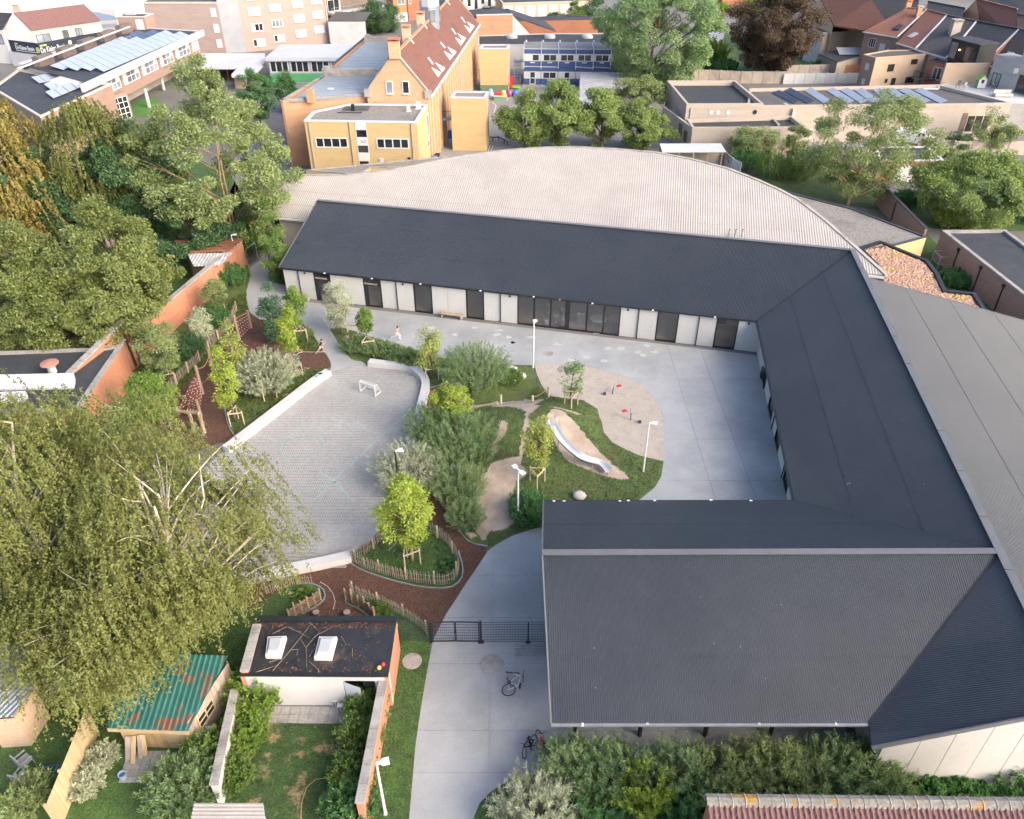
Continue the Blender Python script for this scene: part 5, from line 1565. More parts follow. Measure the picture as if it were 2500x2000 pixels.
for q,n_ in((((640,862),(790,882),(1745,405),(1850,425)),14),(((830,868),(960,890),(1930,405),(2020,425)),14),(((1010,875),(1130,892),(2090,408),(2180,430)),14),(((1195,880),(1300,905),(2270,425),(2370,445)),14)):
 s0,s1,e0,e1=[W('aa',x,y,ZS)for x,y in q]
 rowo=None
 for k in range(n_):
  f0,f1=k/n_,(k+.94)/n_
  a_,b_,c_,d_=s0.lerp(e0,f0),s1.lerp(e1,f0),s1.lerp(e1,f1),s0.lerp(e0,f1)
  hi,lo=V3(0,0,.45),V3(0,0,.08)
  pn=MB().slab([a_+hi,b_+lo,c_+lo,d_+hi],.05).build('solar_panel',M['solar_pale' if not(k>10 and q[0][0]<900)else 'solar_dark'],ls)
  # lower front part with its own roof and panels
lr=thing('solar_school_low_roof','lower roof of the solar wing with brick parapet half hidden by birches','building',(-62,112,0))
zl=6.2
lp=[W('aa',1390,1045,zl),W('aa',1115,1035,zl),W('aa',225,870,zl),W('aa',-100,1100,zl),W('aa',500,1460,zl)]
flat_roof(lr,lp,zl,.3,.2,'bitumen','plaster_cream','brick_brown')
for(x0,y0),(x1,y1),n_ in(((400,1000),(770,925),4),((560,1090),(930,930),4),((580,1190),(1180,940),6)):
 for k in range(n_):
  f0,f1=k/n_,(k+.93)/n_
  A_=[W('aa',x0+(x1-x0)*f,y0+(y1-y0)*f,zl)for f in(f0,f1)]
  B_=[W('aa',x0+(x1-x0)*f+90,y0+(y1-y0)*f+45,zl)for f in(f0,f1)]
  MB().slab([A_[0]+V3(0,0,.4),B_[0]+V3(0,0,.05),B_[1]+V3(0,0,.05),A_[1]+V3(0,0,.4)],.05).build('solar_panel',M['solar_pale'],lr)
w_=ewall(W('a',735,760),W('a',820,735));r_=(0,w_.L,.2,3.4)
lw_=thing('glazed_corner','white-framed tall window corner under the solar wing','building',w_.A)
mb=MB();w_.box(mb,-.3,w_.L+.3,0,3.8,-2.5,-.05);mb.build('wall',M['brick_brown'],lw_)
w_.window(lw_,r_,3,4,'white_plain','glass',.1,.06)
structure('artificial_turf',MB().sheet(P2('a',[(820,640),(930,600),(1000,640),(930,720),(830,720)]),.01),M['turf_green'])
# --- red roofed house with dark shop banner
rh_=thing('red_roof_house','cream house with long red tiled roof and dark shop banner at far left','house',(-90,162,0))
e0,e1,ap0=W('aa',30,360,6.0),W('aa',385,365,6.0),W('aa',155,165,8.7)
ap0.x,ap0.y=(e0.x+e1.x)/2+.35,(e0.y+e1.y)/2
rdv=xy(W('aa',1250,245,6.0)-e1);rL=rdv.length
face([xy(e0),xy(e1),e1,ap0,e0],'plaster_white','gable',rh_)
w_=ewall(xy(e1),xy(e1)+rdv);mb=MB();w_.box(mb,0,w_.L,0,6.0,-.3,0);mb.build('wall',M['plaster_cream'],rh_)
plate([e1+V3(.2,-.2,-.1),e1+rdv+V3(.2,-.2,-.1),ap0+rdv,ap0],'tile_mauve','roof_slope',rh_)
plate([e0,e0+rdv,ap0+rdv,ap0],'tile_mauve','roof_slope',rh_)
for q in((455,425,640,540),(785,375,860,475),(945,350,1030,450)):
 w_.window(rh_,w_.rect('aa',*q),2,1,'dark_metal','glass_pale',.1,.06)
w_.window(rh_,w_.rect('aa',1120,320,1205,415),1,1,'white_plain','white_plain',.1,.06)
chimney(W('aa',265,255,7.0),7.0,1.3,'brick_beige','plaster_cream',rh_,2.4)
g_=ewall(xy(e0),xy(e1));r_=g_.rect('aa',95,415,215,500);g_.window(rh_,r_,1,1,'white_plain','grey_panel',.1,.05)
# neighbour slate roof at the left edge
nb_=thing('slate_roof_house','grey house with dark slate roof at the far left edge','house',W('aa',20,500))
q0,q1,q2,q3=W('aa',25,370,6.0),W('aa',150,165,8.6),W('aa',-400,130,8.6),W('aa',-400,350,6.0)
plate([q0,q1,q2,q3],'tile_black','roof_slope',nb_)
w_=ewall(xy(q3),xy(q0));mb=MB();w_.box(mb,0,w_.L,0,5.9,-.3,0);mb.build('wall',M['plaster_white'],nb_)
w_.window(nb_,(w_.L-2.2,w_.L-.5,3.4,5.2),1,1,'dark_metal','glass_pale',.1,.05)
# banner
bn=thing('shop_banner','dark banner with white lettering running round the cream house','sign',(-90,160,2))
B0,B1,B2=W('aa',100,500,4.6),W('aa',470,545,4.6),W('aa',1260,400,4.6)
off_=V3(.5,-.6,0)
bz0,bz1=2.6,4.6
bw1,bw2_=ewall(B0,B1),ewall(B1,B2)
mb=MB();bw1.box(mb,0,bw1.L,bz0,bz1,-.12,0);mb.build('banner_panel',M['banner_dark'],bn)
mb=MB();bw2_.box(mb,0,bw2_.L,bz0,bz1,-.12,0);mb.build('banner_panel',M['banner_dark'],bn)
mb=MB();bw1.box(mb,-1,bw1.L,0,bz0,-.4,-.05);bw2_.box(mb,0,bw2_.L,0,bz0,-.4,-.05);mb.build('shop_wall',M['plaster_white'],bn)
def text_mesh(txt,size,m,wall,u,z,out,parent,name='lettering',width=None):
 cu=bpy.data.curves.new(name,'FONT')
 cu.body=txt
 cu.size=size
 cu.extrude=.01
 tmp=bpy.data.objects.new(name,cu)
 col.objects.link(tmp)
 dg=bpy.context.evaluated_depsgraph_get()
 me=bpy.data.meshes.new_from_object(tmp.evaluated_get(dg))
 bpy.data.objects.remove(tmp)
 co=np.array([v.co for v in me.vertices])
 if width:co[:,0]*=width/max(1e-6,co[:,0].max())
 par=BASE.get(parent,Vector())
 mb=MB()
 vs=[wall.p(u+c_[0],z+c_[1],out+c_[2])for c_ in co]
 mb.add(vs,[tuple(p.vertices)for p in me.polygons])
 bpy.data.meshes.remove(me)
 return mb.build(name,m,parent)
ta,tb=bw1.at('aa',200,610),bw1.at('aa',440,650)
text_mesh('De Kleine Bassin',1.1,M['text_white'],bw1,ta[0],bz0+.55,.03,bn,width=tb[0]-ta[0])
mb=MB();bw1.box(mb,ta[0],tb[0]+.6,bz0+.28,bz0+.36,.01,.03);mb.build('underline',M['text_white'],bn)
mb=MB();bw1.box(mb,ta[0]+.1,ta[0]+.9,bz0+1.42,bz0+1.62,.01,.03);mb.build('tagline',M['text_lime'],bn)
ta,tb=bw2_.at('aa',515,650),bw2_.at('aa',830,580)
text_mesh('De Kleine Bassin',1.3,M['text_white'],bw2_,ta[0],bz0+.35,.03,bn,width=max(4.0,tb[0]-ta[0]))
mb=MB();bw2_.box(mb,ta[0]+.1,ta[0]+1.4,bz0+1.4,bz0+1.65,.01,.03);mb.build('tagline',M['text_lime'],bn)
ud_,uz_=bw1.at('aa',480,635);MB().tube(bw1.p(bw1.L-.45,bz0+.8,0),bw1.p(bw1.L-.45,bz0+.8,.05),.5,.5,16).build('round_emblem',M['text_lime'],bn)
MB().tube(bw2_.p(bw2_.at('aa',880,545)[0],bz0+1.2,0),bw2_.p(bw2_.at('aa',880,545)[0],bz0+1.2,.05),.35,.35,16).build('round_emblem',M['text_white'],bn)
# --- brick stair box and low roofs between
sb=thing('brick_stair_box','orange brick roof box with white door behind the solar roof','building',W('aa',1640,395,6))
zb_=9.0
sbp=[W('aa',1465,205,zb_),W('aa',1805,207,zb_),W('aa',1915,165,zb_),W('aa',1560,163,zb_)]
flat_roof(sb,sbp,zb_,.3,.15,'bitumen','plaster_white','brick_brown')
w_=ewall(sbp[0],sbp[1]);r_=w_.rect('aa',1710,245,1805,400);w_.window(sb,r_,1,1,'white_plain','white_plain',.1,.06,name='door')
MB().box(W('aa',1640,165,zb_+.2),(1.8,1.2,.5)).build('roof_light',M['skylight_acrylic'],sb)
lb=thing('low_zinc_roofs','pale blue low zinc roofs behind the red roofed house','building',W('aa',1350,330))
plate([W('aa',1250,260,4.5),W('aa',1490,235,4.5),W('aa',1380,190,5),W('aa',1140,140,5)],'zinc_roof','roof',lb)
plate([W('aa',1270,350,3.6),W('aa',1500,320,3.6),W('aa',1430,300,3.8),W('aa',1270,310,3.8)],'zinc_roof','roof',lb)
w_=ewall(W('aa',1270,400),W('aa',1500,400));mb=MB();w_.box(mb,0,w_.L,0,4.4,-8,0);mb.build('wall',M['plaster_white'],lb)
# big white shed walls at the top left corner, concrete apron before them
ws_=thing('white_industrial_hall','large white windowless hall filling the top left corner','hall',W('aa',1300,130))
w_=ewall(W('aa',-700,260),W('aa',1250,150));mb=MB();w_.box(mb,0,w_.L,0,14,-40,0);mb.build('wall',M['plaster_white'],ws_)
w2_=ewall(W('aa',1250,150),W('aa',1880,65));mb=MB();w2_.box(mb,0,w2_.L,0,12,-40,0);mb.build('wall',M['plaster_white'],ws_)
for k in range(1,5):mb=MB();w2_.box(mb,w2_.L*k/5,w2_.L*k/5+.12,0,12,0,.04);mb.build('panel_joint',M['plaster_grey'],ws_)
structure('far_concrete_apron',MB().sheet(P2('aa',[(1200,260),(1250,150),(1900,60),(1950,330),(1500,400)]),.01),M['concrete_pale'])
# ------------------------------------------------------------------ right-hand neighbours
# --- long beige brick building with solar rows
ZB=5.0
lbd=thing('long_beige_building','long beige brick building with tilted solar rows on its flat roof','building',(52,113,0))
bq=[W('d',-270,928,ZB),W('d',1745,910,ZB),W('d',2050,902,ZB),W('d',1405,742,ZB),W('d',-250,775,ZB)]
flat_roof(lbd,bq,ZB,.3,.45,'bitumen_brown','brick_beige','brick_beige')
bwl=ewall(bq[0],bq[1])
wr=bwl.rect('d',1640,1010,1850,1160)
for r_ in(wr,):
 mb=MB();bwl.box(mb,r_[0]-.7,r_[0]-.05,r_[2]-.9,r_[3]+.3,0,.05);mb.build('dark_reveal',M['brick_dark'],lbd)
 bwl.window(lbd,r_,3,1,'wood_fence','glass',.12,.08,sill='concrete_pale')
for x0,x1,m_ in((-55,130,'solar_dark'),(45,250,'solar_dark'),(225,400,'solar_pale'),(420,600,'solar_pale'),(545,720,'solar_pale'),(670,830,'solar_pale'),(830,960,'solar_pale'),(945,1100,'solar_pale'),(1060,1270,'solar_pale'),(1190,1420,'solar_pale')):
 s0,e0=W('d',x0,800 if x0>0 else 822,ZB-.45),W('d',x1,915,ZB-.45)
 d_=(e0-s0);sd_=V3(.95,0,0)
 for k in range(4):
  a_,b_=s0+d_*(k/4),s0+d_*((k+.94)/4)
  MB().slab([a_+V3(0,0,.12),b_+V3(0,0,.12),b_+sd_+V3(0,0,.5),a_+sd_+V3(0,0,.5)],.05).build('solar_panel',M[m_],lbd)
p=W('d',1340,790,ZB-.4);MB().tube(p+V3(-1.2,0,.15),p+V3(1,0,.15),.1).tube(p+V3(1,0,.1),p+V3(1,0,.7),.12).build('roof_pipe',M['white_plain'],lbd)
# --- left beige volumes
b2=thing('beige_tall_volume','taller beige brick box with sunken dark roof and blue-grey left wall','building',(27,112,0))
z2_=5.4
q2=[W('c',703,772,z2_),W('c',890,995,z2_),W('c',1622,992,z2_),W('c',1352,770,z2_)]
flat_roof(b2,q2,z2_,.3,.7,'bitumen','brick_beige','brick_beige')
w_=ewall(q2[0],q2[1])
for x0,y0,x1,y1 in((685,1000,712,1110),(762,1100,788,1225)):
 w_.window(b2,w_.rect('c',x0,y0,x1,y1),1,1,'dark_metal','glass',.08,.05)
w_=ewall(q2[1],q2[2])
for x,y in((1122,1075),(1187,1078),(1285,1077),(1540,1074)):
 u,z=w_.at('c',x,y);MB().tube(w_.p(u,z,-.02),w_.p(u,z,.06),.3,.3,14).build('round_light',M['concrete_pale' if x<1500 else 'glass'],b2)
MB().tube(w_.p(.6,.3,.08),w_.p(.6,z2_-.5,.08),.06).build('downpipe',M['galvanised'],b2)
b3=thing('beige_low_volume','low beige brick box before the taller one, sunken dark roof','building',(30,107,0))
z3_=3.7
q3=[W('c',888,1138,z3_),W('c',945,1220,z3_),W('c',2032,1216,z3_),W('c',1892,1108,z3_)]
flat_roof(b3,q3,z3_,.3,.5,'bitumen','brick_beige','brick_beige')
w_=ewall(q3[0]+V3(-2.2,6.5,0),q3[1])
mb=MB();w_.box(mb,0,w_.L,0,z3_-.1,-.3,.0);mb.build('wall',M['brick_beige'],b3)
for x0,y0,x1,y1 in((812,1180,842,1300),(862,1245,892,1365)):
 w_.window(b3,w_.rect('c',x0,y0,x1,y1),1,1,'dark_metal','glass',.08,.05)
mb=MB().box(W('c',1740,1170,z3_-.4),(.3,3,.25)).build('roof_step',M['concrete_old'],b3)
fin=ewall(W('c',1800,1050,z3_),W('c',1895,1110,z3_));mb=MB();fin.box(mb,0,fin.L,0,z3_+.9,-.4,0);mb.build('fin_wall',M['brick_grey'],b3)
# --- concrete panel fences behind them
def panel_fence(name,label,pts,h,m,step=2.0,cap=True):
 t=thing(name,label,'fence',pts[0])
 for A_,B_ in zip(pts[:-1],pts[1:]):
  L_=(B_-A_).length;n_=max(1,round(L_/step))
  for k in range(n_):
   a_,b_=A_.lerp(B_,(k+.05)/n_),A_.lerp(B_,(k+.95)/n_)
   MB().bar(a_+V3(0,0,h/2),b_+V3(0,0,h/2),.06,h).build('panel',M[m],t)
   c_=A_.lerp(B_,k/n_)
   MB().box(c_+V3(0,0,h/2+.05),(.14,.14,h+.1)).build('post',M[m],t)
 return t
panel_fence('concrete_fence','weathered concrete panel fence below the copper beech',[W('c',790,780),W('c',1100,785),W('c',1400,800),W('c',2150,800)],2.0,'concrete_fence')
panel_fence('concrete_fence','pale concrete panel fence below the ivy hedge at far right',[W('d',40,738),W('d',690,730)],1.7,'concrete_pale')
panel_fence('concrete_fence','short tall concrete fence under the copper beech edge',[W('d',-20,700),W('d',540,690)],2.4,'concrete_fence')
panel_fence('concrete_yard_fence','tilted grey concrete panels beside the pale lean-to shelter',[W('e2',755,350),W('e2',830,420),W('e2',925,470)],1.9,'concrete_pale',1.8)
panel_fence('dark_yard_fence','dark low fence behind the parked white van',[W('ee',900,560),W('ee',1300,620),W('ee',2156,620)],1.9,'concrete_fence',2.2)
# --- terrace of houses
def row_house(name,label,eL,eR,rL,rR,ze,zr,roofm,wallm,windows=(),zn='dd',back=True):
 E0_,E1_,R0_,R1_=W(zn,*eL,ze),W(zn,*eR,ze),W(zn,*rL,zr),W(zn,*rR,zr)
 t=thing(name,label,'house',xy(E0_))
 plate([E0_,E1_,R1_,R0_],roofm,'roof_slope',t,.2)
 bk0,bk1=R0_*2-E0_,R1_*2-E1_
 bk0.z=bk1.z=ze
 if back:plate([R0_,R1_,bk1,bk0],roofm,'roof_slope',t,.2)
 in_=(R0_-E0_);in_.z=0;in_=in_.normalized()*.35
 w=ewall(xy(E0_)+in_,xy(E1_)+in_)
 mb=MB();w.box(mb,0,w.L,0,ze-.1,-.3,0);mb.build('wall',M[wallm],t)
 for A_,B_,C_ in((E0_,R0_,bk0),(E1_,R1_,bk1)):
  face([xy(A_)+in_,xy(C_)-in_,C_-in_-V3(0,0,.2),B_-V3(0,0,.2),A_+in_-V3(0,0,.2)],wallm,'gable',t)
 MB().bar(E0_+V3(0,0,-.1)-in_*.3,E1_+V3(0,0,-.1)-in_*.3,.2,.2).build('gutter',M['white_paint'],t)
 MB().bar(R0_+V3(0,0,.05),R1_+V3(0,0,.05),.35,.15).build('ridge_cap',M[roofm],t)
 MB().bar(E1_+V3(0,0,.06),R1_+V3(0,0,.06),.25,.14).build('verge_trim',M['zinc_light'],t)
 return t,w,(E0_,E1_,R1_,R0_)
def roof_window(t,q,zn,x,y,w=.9,h=1.3,m='skylight_acrylic'):
 a_,b_,c_,d_=q
 nrm=(b_-a_).cross(d_-a_).normalized()
 if nrm.z<0:nrm=-nrm
 r=Vector(ray(zn,x,y));c=Vector(CAM)
 p=c+r*((a_-c).dot(nrm)/r.dot(nrm))
 uu=(b_-a_).normalized();vv=nrm.cross(uu)
 f_=MB().box(p+nrm*.06,(w,h,.14),ax=(uu,vv,nrm)).build('roof_window',M['white_plain' if m!='glass' else 'dark_metal'],t)
 MB().box(p+nrm*.14,(w*.8,h*.85,.03),ax=(uu,vv,nrm)).build('pane',M[m],f_)
t,w,q=row_house('brick_house','brick house with red tiled roof and white eaves, leftmost of the near terrace',(235,378),(640,445),(760,95),(995,112),7.2,10.6,'tile_red','brick_brown')
roof_window(t,q,'dd',655,330,1.1,1.5,'glass')
w.window(t,w.rect('dd',300,455,380,570),3,1,'white_plain','glass',.08,.05)
w.window(t,w.rect('dd',420,520,490,630),1,1,'plaster_white','grey_panel',.08,.05)
chimney(W('dd',745,160,9.6),9.2,.9,'brick_orange','terracotta',t,2.2)
MB().tube(w.p(w.L*.82,.3,.4),w.p(w.L*.82,5.2,.4),.16).build('flue',M['white_plain'],t)
t,w,q=row_house('brick_house','narrow house with bright red tiled roof and one roof window',(630,512),(860,582),(1000,118),(1235,182),6.6,10.6,'tile_red','brick_brown')
roof_window(t,q,'dd',825,425,1.0,1.4)
chimney(W('dd',880,220,9.4),8.6,.8,'brick_orange','brick_tan',t,2.4)
t,w,q=row_house('brick_house','house with dark brown roof and tall pale chimney',(860,590),(1230,690),(1238,184),(1590,255),6.4,10.6,'tile_charcoal','brick_tan')
chimney(W('dd',1310,420,8.6),7.2,1.4,'brick_beige','concrete_old',t,3.4)
t,w,q=row_house('brick_house','house with black glazed tile roof and black dormer balcony',(1220,700),(1665,765),(1592,256),(2100,348),6.0,10.6,'tile_black','brick_red')
# black dormer box on it
dq=W('dd',1380,700,6.4)
dx=(q[1]-q[0]).normalized()
dn=V3(dx.y,-dx.x,0)
dwl=Wall(W('dd',1225,700,6.2),W('dd',1560,790,6.2),6.2)
dm=MB();dwl.box(dm,0,dwl.L,0,2.9,-3.6,0);do=dm.build('dormer',M['black_metal'],t)
dm=MB();dwl.box(dm,-.15,dwl.L+.15,2.9,3.05,-3.8,.2);dm.build('dormer_roof',M['bitumen'],do)
dwl.window(do,(.25,1.5,.2,2.5),2,1,'wood_grey','glass_pale',.08,.04)
dwl.window(do,(dwl.L*.55,dwl.L-.3,.2,2.5),2,1,'black_metal','glass',.08,.04)
lamp_e=mat('lamp_glow',(1,.6,.2))
bsdf=[n for n in lamp_e.node_tree.nodes if n.type=='BSDF_PRINCIPLED'][0]
bsdf.inputs['Emission Color'].default_value=(1,.55,.18,1);bsdf.inputs['Emission Strength'].default_value=4
u_,z_=dwl.at('dd',1392,597)
MB().lathe(dwl.p(u_,z_,.15),[(.05,-.1),(.14,0),(.05,.1)],10).build('lamp',lamp_e,do)
t,w,q=row_house('grey_house','pale grey brick house with charcoal roof and roof window at the right edge',(1670,768),(2010,850),(2105,350),(2480,420),5.6,10.6,'tile_charcoal','brick_grey')
roof_window(t,q,'dd',1975,670,1.1,1.2)
gh=thing('grey_brick_house','tall pale grey brick house with dark openings cut by the right edge','house',W('dd',2000,1110))
gz0=4.0
g1_=Wall(W('dd',1700,1020,gz0),W('dd',2010,1110,gz0),gz0)
mb=MB();g1_.box(mb,0,g1_.L,-gz0,4.4,-3,0);mb.build('wall',M['brick_grey'],gh)
g2_=Wall(W('dd',2000,1100,gz0),W('dd',2330,1180,gz0),gz0)
mb=MB();g2_.box(mb,0,g2_.L,-gz0,9.0,-3.5,.3);mb.build('wall',M['brick_grey'],gh)
g1_.window(gh,g1_.rect('dd',1765,870,1870,1040),2,1,'dark_metal','glass_pale',.1,.05)
g2b=Wall(g2_.p(0,0,.3),g2_.p(g2_.L,0,.3),gz0)
g2b.window(gh,(.6,4.0,.1,2.6),2,1,'dark_metal','glass',.12,.05)
g2b.window(gh,(3.0,4.2,5.2,7.2),1,1,'dark_metal','glass',.1,.05)
MB().box(g1_.p(g1_.L-.4,3.0,.2),(.8,.35,.7)).build('air_conditioner',M['white_paint'],gh)
# terrace in front of it
tr_=thing('roof_terrace','pale roof terrace with brick side wall between beige building and grey house','terrace',W('dd',1700,1100))
tq=[W('dd',1130,1030,gz0-.1),W('dd',2000,1240,gz0-.1),W('dd',2400,1260,gz0-.1),W('dd',2300,1130,gz0-.1),W('dd',1720,1020,gz0-.1),W('dd',1400,970,gz0-.1)]
flat_roof(tr_,tq,gz0,.3,.1,'concrete_pale','concrete_pale','brick_grey')
bwt=Wall(W('dd',1160,1000,gz0),W('dd',1680,1000,gz0),gz0)
mb=MB();bwt.box(mb,0,bwt.L,-gz0,2.9,-.4,0);mb.build('side_wall',M['brick_tan'],tr_)
ph=thing('playhouse','white and green toy playhouse standing on the roof terrace','playhouse',W('dd',1640,1055,gz0))
p=W('dd',1640,1055,gz0)
pwl=Wall(p+V3(-.6,0,0),p+V3(.6,0,0),gz0)
face([pwl.p(0,0),pwl.p(1.2,0),pwl.p(1.2,1.2),pwl.p(.6,1.8),pwl.p(0,1.2)],'white_plain','front',ph)
mb=MB();pwl.box(mb,.1,1.1,0,1.2,-1.0,-.03);mb.build('body',M['green_plastic'],ph)
plate([pwl.p(-.1,1.15,.1),pwl.p(.6,1.85,.1),pwl.p(.6,1.85,-1.1),pwl.p(-.1,1.15,-1.1)],'lime_plastic','roof',ph,.06)
plate([pwl.p(1.3,1.15,.1),pwl.p(.6,1.85,.1),pwl.p(.6,1.85,-1.1),pwl.p(1.3,1.15,-1.1)],'lime_plastic','roof',ph,.06)
mb=MB();pwl.box(mb,.4,.8,.7,1.2,0,.02);mb.build('window',M['glass'],ph)
def garden_chair(loc,rz,label,m='grey_plastic',s=1.0,group='garden chairs'):
 t=thing('garden_chair',label,'chair',loc,group,rz)
 B_=BASE[t];BASE[t]=V3(0,0,0)
 MB().box((0,0,.42*s),(.5*s,.5*s,.05*s)).build('seat',M[m],t)
 bk=MB()
 for k in range(5):bk.box(((-.2+k*.1)*s,.27*s,.68*s),(.07*s,.04*s,.5*s))
 bk.box((0,.28*s,.94*s),(.52*s,.05*s,.1*s))
 bk.build('backrest',M[m],t)
 for a_ in(-.22,.22):
  for b_ in(-.22,.22):
   MB().tube((a_*s*1.15,b_*s*1.15,0),(a_*s,b_*s,.42*s),.03*s).build('leg',M[m],t)
  MB().box((a_*1.18*s,0,.64*s),(.06*s,.5*s,.05*s)).build('armrest',M[m],t)
 return t
garden_chair(W('dd',1460,1075,gz0),.4,'pale chair on the roof terrace by the brick side wall','stone')
garden_chair(W('dd',1360,1050,gz0),-.8,'dark chair on the roof terrace nearest the solar panels','wood_grey')
garden_chair(W('dd',1790,1050,gz0),.2,'pale lounge chair before the grey house glass door','stone')
lg=thing('terrace_sofa','low grey lounge sofa at the terrace edge','sofa',W('dd',1900,1150,gz0))
p=W('dd',1900,1150,gz0)
MB().box(p+V3(0,0,.2),(2.6,.8,.35)).build('seat',M['stone'],lg);MB().box(p+V3(0,.45,.4),(2.6,.15,.8)).build('backrest',M['stone'],lg)
# --- beige two-storey house before the terrace
hb=thing('beige_brick_house','two-storey beige brick house with small dark windows behind the solar roof','house',W('dd',350,1000))
hz=6.2
hq=[W('dd',235,650,hz),W('dd',388,690,hz),W('dd',985,648,hz),W('dd',860,595,hz),W('dd',520,600,hz)]
flat_roof(hb,hq,hz,.25,.15,'bitumen_brown','brick_tan','brick_tan')
w_=ewall(hq[0],hq[1]);mb=MB();w_.box(mb,.02,w_.L,0,hz-.1,0,.03);mb.build('brown_face',M['brick_brown'],hb)
for q_ in((258,755,305,840),(215,935,255,1010)):w_.window(hb,w_.rect('dd',*q_),1,1,'plaster_white','grey_panel',.06,.07)
w_=ewall(hq[1],hq[2])
for q_ in((525,770,600,855),(805,710,880,770),(735,920,835,990),(565,935,615,1015),(490,945,520,990)):
 w_.window(hb,w_.rect('dd',*q_),1,1,'black_metal','glass',.07,.05)
rb=thing('red_brick_extension','red brick extension with dark balcony beneath the black dormer','building',W('dd',1050,1000))
rz_=5.9
rq=[W('dd',1030,715,rz_),W('dd',1480,825,rz_),W('dd',1560,800,rz_),W('dd',1140,690,rz_)]
flat_roof(rb,rq,rz_,.2,.1,'bitumen','dark_metal','brick_red')
w_=ewall(rq[0],rq[1]);w_.window(rb,w_.rect('dd',1060,800,1170,960),2,1,'white_plain','glass',.1,.05)
zb1=w_.at('dd',1000,930)[1]
MB().box(w_.p(.8,max(2.6,zb1),1.0),(3.6,1.6,.15)).build('balcony',M['dark_metal'],rb)
rl=MB()
for k in range(14):rl.tube(w_.p(-.9+k*.25,max(2.6,zb1),1.7),w_.p(-.9+k*.25,max(2.6,zb1)+1.0,1.7),.025,.025,5)
rl.bar(w_.p(-.9,max(2.6,zb1)+1.0,1.7),w_.p(2.5,max(2.6,zb1)+1.0,1.7),.05,.05);rl.build('balcony_railing',M['black_metal'],rb)
# --- houses farther back
t,w,q=row_house('far_house','orange brick house with red roof and blue solar panels at the top edge',(-640,70),(-80,230),(-330,-130),(330,-10),7.0,11.5,'tile_red','brick_tan')
a_,b_,c_,d_=q
nr=(b_-a_).cross(d_-a_).normalized();nr=nr if nr.z>0 else-nr
uu=(b_-a_).normalized();vv=nr.cross(uu);vv=vv if vv.z>0 else-vv
pc_=a_.lerp(b_,.84)+vv*2.4
for i in range(4):
 for k in range(2):
  MB().box(pc_+uu*(i*1.05-1.6)+vv*(k*1.7)+nr*.1,(1.0,1.62,.06),ax=(uu,vv,nr)).build('solar_panel',M['solar_dark'],t)
for x,y in((-430,-20),(-330,20),(-200,60)):roof_window(t,q,'dd',x,y,1.0,1.3)
face([W('dd',100,225,7.0),W('dd',515,250,7.0),W('dd',335,0,11.3)],'brick_tan','side_gable',t)
row_house('far_house','far house with black tiled roof between orange gable and white gable',(420,190),(790,230),(340,-60),(900,0),6.5,11.0,'tile_black','plaster_cream')
row_house('far_house','far house with black roof behind the near terrace ridge',(960,140),(1400,230),(1010,20),(1450,100),6.5,10.0,'tile_black','plaster_cream')
t,w,q=row_house('far_house','far house with broad red tiled roof and orange gable at upper right',(1350,240),(1880,340),(1590,-10),(2075,110),7.5,11.5,'tile_red','brick_orange')
row_house('far_house','far house with dark brown roof at the right edge',(1890,320),(2330,420),(2060,165),(2500,240),7.5,10.5,'tile_charcoal','brick_orange')
row_house('far_house','far house with white front and dark roof at the top right corner',(1700,-20),(2400,60),(1750,-150),(2450,-60),6.0,9.0,'tile_black','plaster_white')
ob2=thing('white_orange_extension','flat extension with white left face and long orange brick side','building',W('d',390,450))
oz=5.6
oq=[W('d',265,250,oz),W('d',400,288,oz),W('d',690,270,oz),W('d',830,235,oz),W('d',480,190,oz)]
flat_roof(ob2,oq,oz,.2,.12,'bitumen','plaster_white','brick_tan')
w_=ewall(oq[0],oq[1]);mb=MB();w_.box(mb,0,w_.L,0,oz,0,.03);mb.build('white_face',M['plaster_white'],ob2)
w_.window(ob2,w_.rect('d',310,315,338,410),1,1,'dark_metal','glass',.08,.06)
dm_=Wall(W('d',590,265,oz),W('d',690,265,oz),oz-.2)
MB().slab([dm_.p(-1,.3,.5),dm_.p(2.6,.3,.5),dm_.p(2.6,2.6,-2.5),dm_.p(-1,2.6,-2.5)],.2).build('pitched_skylight',M['tile_brown'],ob2)
for k in range(2):MB().slab([dm_.p(-.6+k*1.5,.62,.4),dm_.p(.6+k*1.5,.62,.4),dm_.p(.6+k*1.5,2.2,-1.6),dm_.p(-.6+k*1.5,2.2,-1.6)],.08).build('roof_window',M['skylight_acrylic'],ob2)
wb2=thing('white_rear_wing','white rendered rear wing with dark lean-to by the copper beech','building',W('d',200,330))
wq=[W('d',130,215,4.6),W('d',235,150,6.0),W('d',430,145,6.0),W('d',480,195,5.2)]
flat_roof(wb2,[W('d',150,205,5.4),W('d',240,240,5.4),W('d',440,180,5.4),W('d',350,140,5.4)],5.4,.2,.1,'plaster_white','plaster_white','plaster_white')
gb=thing('garden_rooms','low dark flat roofs with glass rooflight behind the ivy','building',W('d',500,500))
flat_roof(gb,[W('d',350,470,3.2),W('d',520,545,3.2),W('d',745,480,3.2),W('d',620,420,3.2)],3.2,.2,.12,'bitumen','dark_metal','concrete_fence')
p=W('d',640,470,3.2);MB().slab([p+V3(-2.5,-1,.1),p+V3(2.5,-1,.1),p+V3(2.5,1.2,.8),p+V3(-2.5,1.2,.8)],.1).build('rooflight',M['skylight_acrylic'],gb)
panel_fence('brick_garden_wall','short red brick garden wall at the end of the ivy hedge',[W('d',545,690),W('d',700,680)],2.2,'brick_red',4)
rs=thing('red_shed_house','brick house glimpsed above the green trees, white windows','house',W('c',1400,120))
